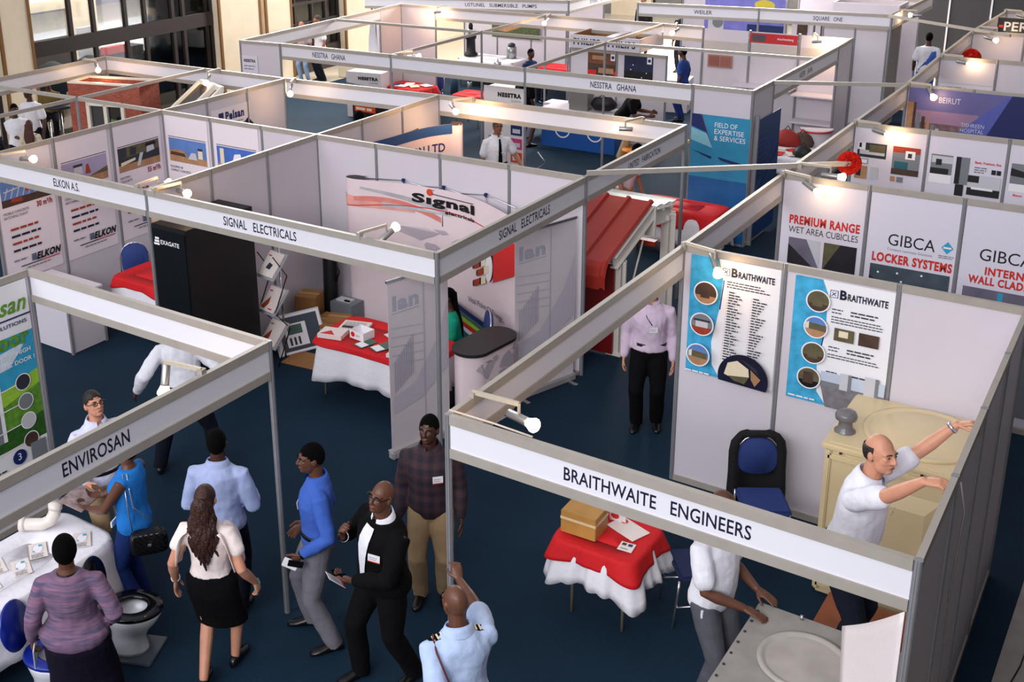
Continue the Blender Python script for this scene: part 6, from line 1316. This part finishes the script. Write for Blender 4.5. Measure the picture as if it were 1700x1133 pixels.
for i,(x,y,c) in enumerate(((-10.2,13.2,NAVYP),(-9.95,13.35,WHT),(-9.7,13.2,CRM),(-9.5,13.4,WHT),(-10.0,13.1,PAPER))): sheet('leaflet',['navy leaflet on the far red table','white leaflet at the middle of the far red table','cream leaflet on the far red table','white leaflet at the right end of the far red table','pale leaflet at the near edge of the far red table'][i],'leaflet',x,y,.775,.22,.3,.4*i,c,None,'leaflets on the far red table')
chair((-9.75,13.95),PI,'blue chair behind the far red leaflet table')
far_table('table under red cloth left of the standing banner','red cloth of the table left of the standing banner',-8.1,13.25,.7,.6,0,.25,1)
far_table('table under red cloth by the man in dark blue','red cloth of the table by the man in dark blue',-7.95,17.1,1.3,.6,0,.3,1)
chair((-8.0,17.65),PI,'blue chair behind the red table by the man in dark blue, left of two'); chair((-7.4,17.7),PI,'blue chair behind the red table by the man in dark blue, right of two')
# standing banner with red letters
r=thing('standing_banner','standing white banner with red capitals and a column of small pictures','banner',(-5.35,9.36,.01)); A=Art((0,0,.05),(1,0,0),(0,0,1),t=.004).base(.88,1.86,mat('counter_print',(214,208,208),.5)); A.text('NESSTRA',.3,1.68,.08,BLKT,w=.5,bold=.08); A.text('GHANA',.58,1.6,.045,GRYP,w=.22); A.text('LED',.12,1.38,.14,REDP,w=.66,bold=.04); A.rect(0,.0,.88,.1,NAVYP)
for i,c in enumerate((NAVYP,mat('print_magenta',(190,60,120),.5),ORNG,TEALP)): A.rect(.58,.98-.26*i,.82,1.18-.26*i,c); A.rect(.62,1.02-.26*i,.78,1.1-.26*i,LGRY)
A.lines(.1,.9,.4,8,.08,.02,GRYP); A.build('banner_sheet',r); MB().box((.44,0,.03),(.9,.12,.06),STEEL,bev=.01).build('base',r)
# dark screen panel with orange title and seated visitor
r=thing('screen_panel','black display panel with an orange title strip beyond the blue carpet','panel',(-7.25,7.85,.01),-.05); A=Art((0,0,.1),(1,0,0),(0,0,1),t=.03).base(.85,1.62,BLK); A.rect(.05,1.42,.55,1.54,ORNG); A.lines(.08,1.45,.4,1,.1,.05,CRM)
for i in range(8): A.rect(.3+.13*(i%4),1.2-.16*(i//4),.36+.13*(i%4),1.24-.16*(i//4),LGRY)
A.build('screen',r); MB().box((.42,0,.03),(.7,.3,.06),BLK).build('base',r)
# pump display
far_table('long table of pumps under a white cloth','white cloth of the pump table',-10.1,17.35,1.7,.8,0,.5)
PST=mat('pump_steel',(150,152,152),.25,.7); PBL=mat('pump_blue',(60,84,104),.4,.2)
def pump(label,x,y,z,h_,r_,m1,m2): 
    r=thing('pump',label,'pump',(x,y,z),0,'pumps of the far stand'); MB().lathe([(0,0),(r_,0),(r_,h_*.7),(r_*.8,h_*.75),(0,h_*.75)],m1,n=14).build('barrel',r); MB().lathe([(0,h_*.75),(r_*.7,h_*.75),(r_*.8,h_*.9),(r_*.3,h_),(0,h_)],m2,n=14).build('head',r)
r=thing('pump','tall black ringed pump column on the white pump table','pump',(-10.75,17.3,.78),0,'pumps of the far stand'); MB().lathe([(0,0),(.19,0),(.19,.04),(.13,.1),(.12,.42),(.15,.46),(.15,.52),(.06,.6)],BLK,n=16).build('barrel',r); MB().lathe([(.05,.6),(.06,.8),(.04,.85),(.04,.95),(.12,.97),(.12,1.2),(.05,1.25),(0,1.3)],BLKG,n=16).build('head',r); MB().lathe([(.08,.62),(.12,.64),(.12,.68),(.08,.7)],STEEL,n=16).build('collar',r); pump('steel pump cylinder at the left of the pump table, on the floor',-10.9,15.9,.01,.8,.1,PST,PBL); pump('blue headed pump beside the left steel cylinder',-10.4,15.95,.01,.65,.1,PBL,PBL); pump('small steel pump in front of the pump table',-9.9,15.9,.01,.5,.06,PST,PBL); pump('large steel pump cylinder before the pump table',-9.3,16.3,.01,.95,.12,PST,STEEL); pump('dark steel pump right of the large steel cylinder',-8.85,16.3,.01,.7,.12,PBL,PST); pump('round flanged pump on the right of the pump table',-9.6,17.5,.77,.4,.13,PST,DGRY)
def lp(A,w,h):
    A.rect(0,0,w,h,mat('leaf_photo',(74,84,50),.5,noise_=.5,scale=22)); A.poly([(0,h*.2),(w*.5,h*.5),(w*.75,h*.6),(w*.7,h*.35),(w*.3,h*.15)],SAND); A.poly([(w*.6,h*.5),(w*.85,h*.75),(w,h*.6),(w*.9,h*.35)],GRYP); A.rect(w*.2,0,w*.7,h*.12,OLIVE)
screen('white wall with the leafy photo behind the pump table',(-11.6,18.3),(-7.4,18.4),4); poster('leafy green photo poster of a hand with a pump',(-10.7,18.3,1.15),(1,0,0),1.5,1.0,lp)
r=thing('feather_flag','white feather flag near the lamp lit corner panel','flag',(-10.9,13.05,.01),.3); MB().loft([[(x0,-.005,z),(x1,-.005,z),(x1,.005,z),(x0,.005,z)] for z,x0,x1 in ((.4,0,.2),(1.2,-.02,.22),(1.8,0,.2),(2.1,.04,.16),(2.3,.1,.12))],WHT,False).build('sail',r); MB().tube([(.21,0,0),(.22,0,1.3),(.12,0,2.32)],.01,STEEL,6).build('pole',r); MB().box((.1,0,.02),(.4,.3,.04),STEEL).build('base',r)
screen('white poster board behind the white feather flag',(-13.1,16.2),(-11.9,16.4),1); 
def pp(A,w,h): A.rect(0,0,w,h,LGRY); A.rect(w*.45,h*.3,w,h,NAVYP); [A.poly([(.1+.1*i,.1),(.16+.1*i,.1),(.2+.06*i,h-.1),(.14+.06*i,h-.1)],PST) for i in range(4)]
poster('poster of steel pump tubes on the board behind the feather flag',(-12.9,16.19,1.5),(1,.16,0),.9,.9,pp)
# lighting stand
screen('white wall carrying the two dark lighting posters',(-5.65,13.3),(-3.45,13.3),2,h=2.0)
HW=mat('ply_edge',(150,104,60),.6,noise_=.12)
r=thing('header_box','open topped white header box over the lighting posters','header box',(-4.8,13.78,2.02),0)
m=MB(); 
for c,d in (((0,-.58,.14),(1.6,.02,.28)),((0,.58,.14),(1.6,.02,.28)),((-.79,0,.14),(.02,1.16,.28)),((.79,0,.14),(.02,1.16,.28)),((.1,0,.14),(.16,1.16,.28))): m.box(c,d,LAM)
m.build('box_side',r); MB().box((0,0,.01),(1.58,1.14,.02),HW).build('box_floor',r); A=Art((-.8,-.592,0),(1,0,0),(0,0,1),t=0); A.text('PHILIPS',.08,.08,.13,NAVYP,w=.62,bold=.04); A.text('PHILIPS',.88,.08,.13,NAVYP,w=.62,bold=.04); A.build('lettering',r)
m=MB(); 
for s_ in(-1,1):
    m.add([(s_*.4-.36,-.56,.27),(s_*.4+.36,-.56,.27),(s_*.4+.3,-.5,.03),(s_*.4-.3,-.5,.03)],[(0,1,2,3)],HW); m.box((s_*.4,.56,.15),(.7,.02,.24),HW); m.box((s_*.4-.37,0,.15),(.02,1.1,.24),HW)
m.build('ply_lining',r)
def ph1(A,w,h): A.rect(0,h*.55,w,h,mat('warm_photo',(110,66,44),.5,noise_=.3,scale=8)); A.rect(.1,h*.7,.4,h*.85,SAND); A.rect(0,0,w,h*.3,REDP); A.rect(.2,.05,.6,h*.4,DGRY); A.rect(.25,h*.2,.6,h*.4,SAND); A.rect(w-.13,h-.17,w-.03,h-.03,WHT); A.disc(w-.08,h-.1,.035,NAVYP)
def ph2(A,w,h): A.rect(0,0,w,h,mat('night_photo',(26,34,66),.5,noise_=.3,scale=8)); A.rect(0,0,w,h*.4,BLK); [A.disc(x,y,.012,WHT) for x,y in ((.15,.25),(.4,.1),(.5,.2),(.2,.35))]; A.rect(w-.13,h-.17,w-.03,h-.03,WHT); A.disc(w-.08,h-.1,.035,NAVYP)
poster('warm brown lighting poster, left of two under the header box',(-5.22,13.29,1.4),(1,0,0),.66,.56,ph1,DBRN,'lighting posters'); poster('dark night lighting poster, right of two under the header box',(-4.38,13.29,1.4),(1,0,0),.64,.56,ph2,BLK,'lighting posters')
# grey box on white desk, bag, blue counter, drum
r=thing('blue_counter','blue fronted white counter with white rings under the grey box and black bag','counter',(-5.0,12.45,.01),.0)
MB().box((0,.3,.4),(1.7,.6,.8),mat('counter_blue',(30,84,160),.45),bev=.004).build('body',r); MB().box((0,.3,.815),(1.74,.64,.03),LAM,bev=.004).build('counter_top',r); A=Art((-.85,-.003,0),(1,0,0),(0,0,1),t=.001)
for x in(.5,1.25):
    n_=30; z=A.z(); ro=[A.P(x+.18*math.cos(2*PI*i/n_),.4+.18*math.sin(2*PI*i/n_),z) for i in range(n_)]; ri=[A.P(x+.15*math.cos(2*PI*i/n_),.4+.15*math.sin(2*PI*i/n_),z) for i in range(n_)]; A.loft([ro,ri],WHT,False,cap=False)
A.build('ring_print',r)
r=thing('metal_box','grey metal box standing on the blue fronted counter','box',(-5.05,12.7,.84),.05); MB().box((0,0,.2),(.42,.32,.4),mat('box_grey',(128,124,122),.5),bev=.006).build('case',r); MB().box((0,0,.41),(.44,.34,.02),LGRY).build('lid',r); MB().box((-.05,.0,.44),(.1,.06,.04),LGRY).build('knob',r)
r=thing('duffel_bag','black bag lying on the blue fronted counter beside the grey box','bag',(-4.5,12.7,.84)); MB().tube([(-.3,0,.13),(-.22,0,.15),(.1,0,.17),(.24,0,.14)],[.05,.14,.15,.06],BLK,12).build('bag_body',r); MB().tube([(-.15,-.05,.28),(-.05,-.08,.36),(.08,-.05,.29)],.012,BLK,6).build('handle',r)
r=thing('white_cabinet','small white cabinet beside the blue counter','cabinet',(-6.1,13.6,.01)); MB().box((0,0,.35),(.5,.4,.7),LAM,bev=.005).build('body',r); MB().box((0,-.205,.35),(.44,.01,.6),WHT).build('door',r)
r=thing('orange_drum','orange cable drum beyond the fabrication side sign','drum',(-3.5,11.9,.01)); MB().lathe([(0,0),(.2,0),(.2,.04),(.15,.05),(.15,.3),(.2,.31),(.2,.35),(0,.35)],mat('drum_orange',(206,120,24),.5),n=20).build('drum_body',r)
m=MB(); m.ball((0,0,.07),(.16,.08,.07),CRM); m.ball((.17,.02,.1),(.06,.05,.05),CRM); m.ball((-.12,.1,.04),(.08,.03,.03),CRM); o=m.build('soft_toy',None,(-5.2,12.9,.01)); tag(o,'cream soft toy lying on the carpet near the blue counter','toy')
r=thing('cable_stand','bent chrome cable arm on a foot beyond the fabrication stand','stand',(-4.35,9.4,.01)); MB().tube([(0,0,0),(.05,.05,.4),(.25,.1,.55),(.1,.05,.75)],.012,STEEL,6).build('arm',r); MB().lathe([(0,0),(.1,0),(.1,.02),(0,.03)],STEEL,n=14).build('base',r)
r=thing('ladder_board','yellow board on trestles under the far bending man','board',(-2.1,12.4,.01)); MB().box((0,0,.55),(.8,.3,.05),mat('board_yellow',(206,170,30),.5)).build('board_top',r)
for x in(-.3,.3): MB().box((x,0,.26),(.04,.28,.52),STEEL).build('leg',r)
# sunlit doorway side
r=thing('white_crate','white box with blue drawings in the sunlit doorway','box',(-4.9,17.0,.01),.2); MB().box((0,0,.38),(.95,.7,.76),LAM,bev=.006).build('body',r); A=Art((-.47,-.352,0),(1,0,0),(0,0,1),t=.001); [A.disc(.2+.2*i,.35,.07,NAVYP,ry=.12) for i in range(4)]; A.build('drawing_print',r)
def wp(A,w,h): A.rect(0,0,w,h,mat('print_violet',(120,120,200),.5,noise_=.15,scale=4)); A.rect(.1,.1,.5,h*.7,LGRY); A.disc(.35,h*.45,.14,GRYP); A.disc(w-.5,h-.15,.25,mat('print_yellow',(210,190,60),.5),ry=.12); A.rect(w*.55,h*.15,w,h*.45,NAVYP); A.rect(w*.6,h*.6,w*.75,h*.75,REDP)
screen('white wall with the violet poster under the one word sign',(-5.6,19.2),(-2.95,19.25),3); poster('violet poster with a yellow oval under the one word sign',(-5.0,19.18,1.3),(1,0,0),2.0,1.15,wp)
# tall white cupboards, open crate, charcoal display
screen('tall white panels right under the two word sign',(-1.55,17.36),(-.2,17.44),2,h=2.2)
for i in range(3):
    r=thing('tall_cupboard',['tall white cupboard with a dark door, leftmost of three','tall white cupboard with a dark door, middle of three','tall white cupboard with a dark door next to the white panels'][i],'cupboard',(-2.75+.55*i,19.0,.01),0,'tall cupboards under the two word sign'); MB().box((.25,.2,1.1),(.5,.4,2.2),LAM).build('body',r); MB().box((.25,-.006,1.2),(.24,.012,1.7),DBRN).build('door',r)
r=thing('open_crate','open white crate with plywood edges on top of the cupboards','crate',(-.9,18.6,2.3)); m=MB()
for c,d in (((0,-.4,.15),(1.4,.03,.3)),((0,.4,.15),(1.4,.03,.3)),((-.7,0,.15),(.03,.8,.3)),((.7,0,.15),(.03,.8,.3))): m.box(c,d,LAM)
m.build('crate_side',r); MB().box((0,0,.02),(1.38,.78,.03),HW).build('crate_floor',r)
m=MB()
for x in(-.6,.6): m.box((x,.0,-1.15),(.06,.06,2.28),LAM)
m.build('support',r)
CHAR=mat('charcoal_wall',(38,38,44),.5)
r=thing('charcoal_wall_display','dark charcoal exhibition wall behind the man in white and blue','display wall',(-1.3,24.2,.01),.0); MB().box((1.4,.1,1.3),(2.8,.2,2.6),CHAR).build('wall_panel',r); MB().box((2.0,-.02,1.3),(.04,.04,2.6),LGRY).build('upright',r); MB().box((1.0,-.02,1.3),(.04,.04,2.6),LGRY).build('upright',r)
r=thing('white_counter','white counter with a framed front before the charcoal wall','counter',(-.9,20.6,.01)); MB().box((.5,0,.5),(1.1,.6,1.0),LAM,bev=.005).build('body',r); MB().box((.4,-.31,.5),(.5,.02,.7),CRM).build('front_panel',r); MB().box((.5,0,1.01),(1.16,.66,.03),mat('pale_blue_top',(170,190,220),.3)).build('counter_top',r)
r=thing('red_stool','red topped stool table behind the charcoal wall end','stool',(.9,25,.01)); MB().box((0,0,1.0),(.55,.5,.14),REDP,bev=.02).build('seat',r); 
for x in(-.2,.2): MB().tube([(x,0,0),(x*.6,0,.93)],.03,WHT,8).build('leg',r)
chair((1.5,24.5),.5,'blue chair with white rim near the red topped stool')
# cables on the concrete and behind the dark wall
CAB=mat('black_cable',(16,18,26),.5)
def cable(label,pts,m=CAB,r=.009): o=MB().tube(pts,r,m,6).build('cable'); tag(o,label,'cable','cables along the outer side of the tank stand')
cable('black cable snaking over the concrete floor at the right edge',[(5.32,.2,.012),(5.36,.6,.012),(5.28,.9,.012),(5.34,1.2,.012),(5.3,1.6,.012),(5.36,2.0,.012),(5.33,2.6,.012)])
cable('thin black cable closest to the carpet edge',[(5.14,-.2,.012),(5.2,.3,.012),(5.22,.8,.012),(5.3,1.25,.012),(5.28,1.8,.012),(5.3,2.4,.012)],r=.006)
cable('pale cable hanging down the dark outer wall',[(4.86,-1.62,2.5),(4.90,-1.6,2.3),(4.875,-1.55,1.7),(4.885,-1.5,1.0),(4.88,-1.45,.3),(4.95,-1.4,.02)],mat('pale_cable',(128,122,124),.5),.006)
cable('white lamp cable looping in the front corner of the tank stand',[(1.86,-2.57,2.54),(1.95,-2.56,2.535),(2.2,-2.56,2.535),(2.5,-2.57,2.53)],mat('white_cable',(206,192,176),.5),.007)
# ---- people further away
VF=.014
person('man in a white polo with his back turned, leftmost at the windows',(-13.95,4.75,FZ),(.6,.7),1.72,1,SKD,('short',HBL),dict(m=WSH,sleeve='short',hem=-.1,loose=.008),dict(m=NAVT),vox=VF,face_on=False)
person('tall man in a white polo at the windows, behind two others',(-13.5,5.35,FZ),(.3,-.9),1.82,1,SKD,('short',HBL),dict(m=WSH,sleeve='short',hem=-.1,loose=.008),dict(m=NAVT),vox=VF,face_on=False)
person('man in a white polo with one arm across his belly, front of the window group',(-13.0,4.62,FZ),(.7,-.4),1.66,1,SKD,('short',HBL),dict(m=WSH,sleeve='short',hem=-.1,loose=.008),dict(m=NAVT),vox=VF,rw=(-.02,.24,1.05),face_on=False)
person('woman with braided hair and a patterned top beside the window group',(-12.5,4.55,FZ),(-.5,.6),1.4,1,SKD,('braids',mat('hair_auburn',(70,34,26),.7,noise_=.3,scale=40)),dict(m=mat('patterned_top',(196,182,160),.8,noise_=.3,scale=30),sleeve='short',hem=-.1),dict(m=NAVT),vox=VF,face_on=False)
person('person in a yellow brown top seated by the dark bar table',(-14.9,6.85,FZ),(.6,-.6),1.7,1,SKD,('afro',HBL),dict(m=cloth('ochre_top',(110,92,50)),sleeve='long',hem=-.1),dict(m=NAVT),vox=VF,sit=.82,feet=((.1,.3,.3),(-.1,.3,.3)),face_on=False)
person('woman in pale jeans and white top by the tall windows',(-15.0,15.35,FZ),(.2,-1),1.68,1,SKT,('none',HDK),dict(m=mat('print_top',(190,170,176),.8,noise_=.3,scale=30),sleeve='short',hem=-.08),dict(m=cloth('pale_jeans',(124,152,190))),vox=VF,face_on=False)
person('man with dark trousers and a white shirt by the tall windows',(-14.6,15.6,FZ),(-.5,-.9),1.84,1.05,SKT,('short',HDK),dict(m=WSH,sleeve='short',hem=-.06,loose=.01),dict(m=NAVT,loose=.01),vox=VF,face_on=False)
person('man in a dark blue shirt seated by the far red table',(-8.35,16.3,FZ),(.8,-.2),1.72,1,SKD,('short',HBL),dict(m=cloth('deep_blue_shirt',(24,44,84)),sleeve='long',hem=-.06),dict(m=NAVT),vox=VF,sit=.5,feet=((.1,.4,.08),(-.1,.4,.08)),face_on=False)
person('man in black bending over beside the black bag',(-3.85,12.1,FZ),(.9,.25),1.76,1.05,SKM,('short',HBL),dict(m=BLKC,sleeve='short',hem=-.06,loose=.008),dict(m=KHA,loose=.01),vox=VF,lean=.6,rw=(.2,.55,1.0),lw=(-.2,.55,1.0),face_on=False)
person('person in a black dress, half hidden behind the standing banner',(-6.1,12.2,FZ),(.3,.9),1.72,1.1,SKD,('short',HBL),dict(m=BLKC,sleeve='short',hem=-.1,loose=.016),dict(m=BLKC,kind='skirt',len=-.4,fl=.04),vox=VF,face_on=False)
person('visitor with black hair in front of the black display panel',(-6.75,7.35,FZ),(-.1,1),1.66,1,SKD,('afro',HBL),dict(m=BLKC,sleeve='short',hem=-.1),dict(m=NAVT),vox=VF,face_on=False)
I=person('man in a white and blue polo with his back turned at the white counter',(.12,20.0,FZ),(-.1,1),1.78,1.15,SKD,('short',HBL),dict(m=WSH,sleeve='short',hem=-.1,loose=.012,name='polo_shirt'),dict(m=cloth('bright_blue_trousers',(34,84,170))),vox=VF,face_on=False)
m=MB(); m.loft([[I['T'](.19-.0*k,-.115-.01*math.sin(j),.42-.02*k) if False else I['T'](x,-.135-.0*x+.25*x*x,z) for x,z in pts] for j,pts in enumerate((((.19,.42),(.2,.3),(.19,.1),(.17,-.06)),((.12,.4),(.06,.25),(-.04,.1),(-.12,-.02)),((.1,.4),(.04,.25),(-.08,.08),(-.16,-.04))))],BSH,True,cap=False,closed=False); o=m.build('blue_panel',I['root']); o.modifiers.new('t','SOLIDIFY').thickness=.004
person('dark silhouette standing in the sunlit doorway, left of two',(-8.6,23.5,FZ),(0,-1),1.75,1,SKD,('short',HBL),dict(m=BLKC,sleeve='long',hem=-.1),dict(m=NAVT),vox=.02,face_on=False)
person('dark silhouette standing in the sunlit doorway, right of two',(-6.5,21.5,FZ),(0,-1),1.8,1.1,SKD,('short',HBL),dict(m=BLKC,sleeve='long',hem=-.1),dict(m=NAVT),vox=.02,face_on=False)
person('person in a blue uniform beside the sunlit doorway',(-4.2,16.0,FZ),(-1,0),1.72,1,SKD,('short',HBL),dict(m=cloth('uniform_blue',(40,64,130)),sleeve='short',hem=-.1),dict(m=JEAN),vox=.02,face_on=False)
person('person in a pale top leaning over the aisle table by the corner tower',(-1.75,7.85,FZ),(.9,-.2),1.68,1,SKT,('short',HBL),dict(m=cloth('white_pink_top',(220,206,210)),sleeve='short',hem=-.1),dict(m=KHA),vox=VF,lean=.3,face_on=False)

# ---- small background pieces
def ns(A,w,h): A.text('NESSTRA',.05,h-.13,.06,BLKT,w=.3,bold=.05); A.lines(.05,h-.22,.3,2,.06,.02,GRYP)
poster('small white sign hung on the plain end panel beside the pillar',(-10.47,8.306,1.72),(1,.08,0),.4,.5,ns,WP)
r=thing('reception_desk','long dark desk beyond the tall windows couple','desk',(-17.6,18.9,.03),.75); MB().box((0,0,.2),(2.4,.6,.4),MULL,bev=.01).build('body',r); MB().box((0,0,.42),(2.5,.7,.05),BLK).build('desk_top',r)
r=thing('white_plinth','small white plinth on the stone floor left of the feather flag','plinth',(-14.3,16.5,.01),.2); MB().box((0,0,.25),(.55,.4,.5),CREAM,bev=.01).build('body',r); MB().box((0,0,.51),(.58,.43,.02),WHT).build('top_board',r)
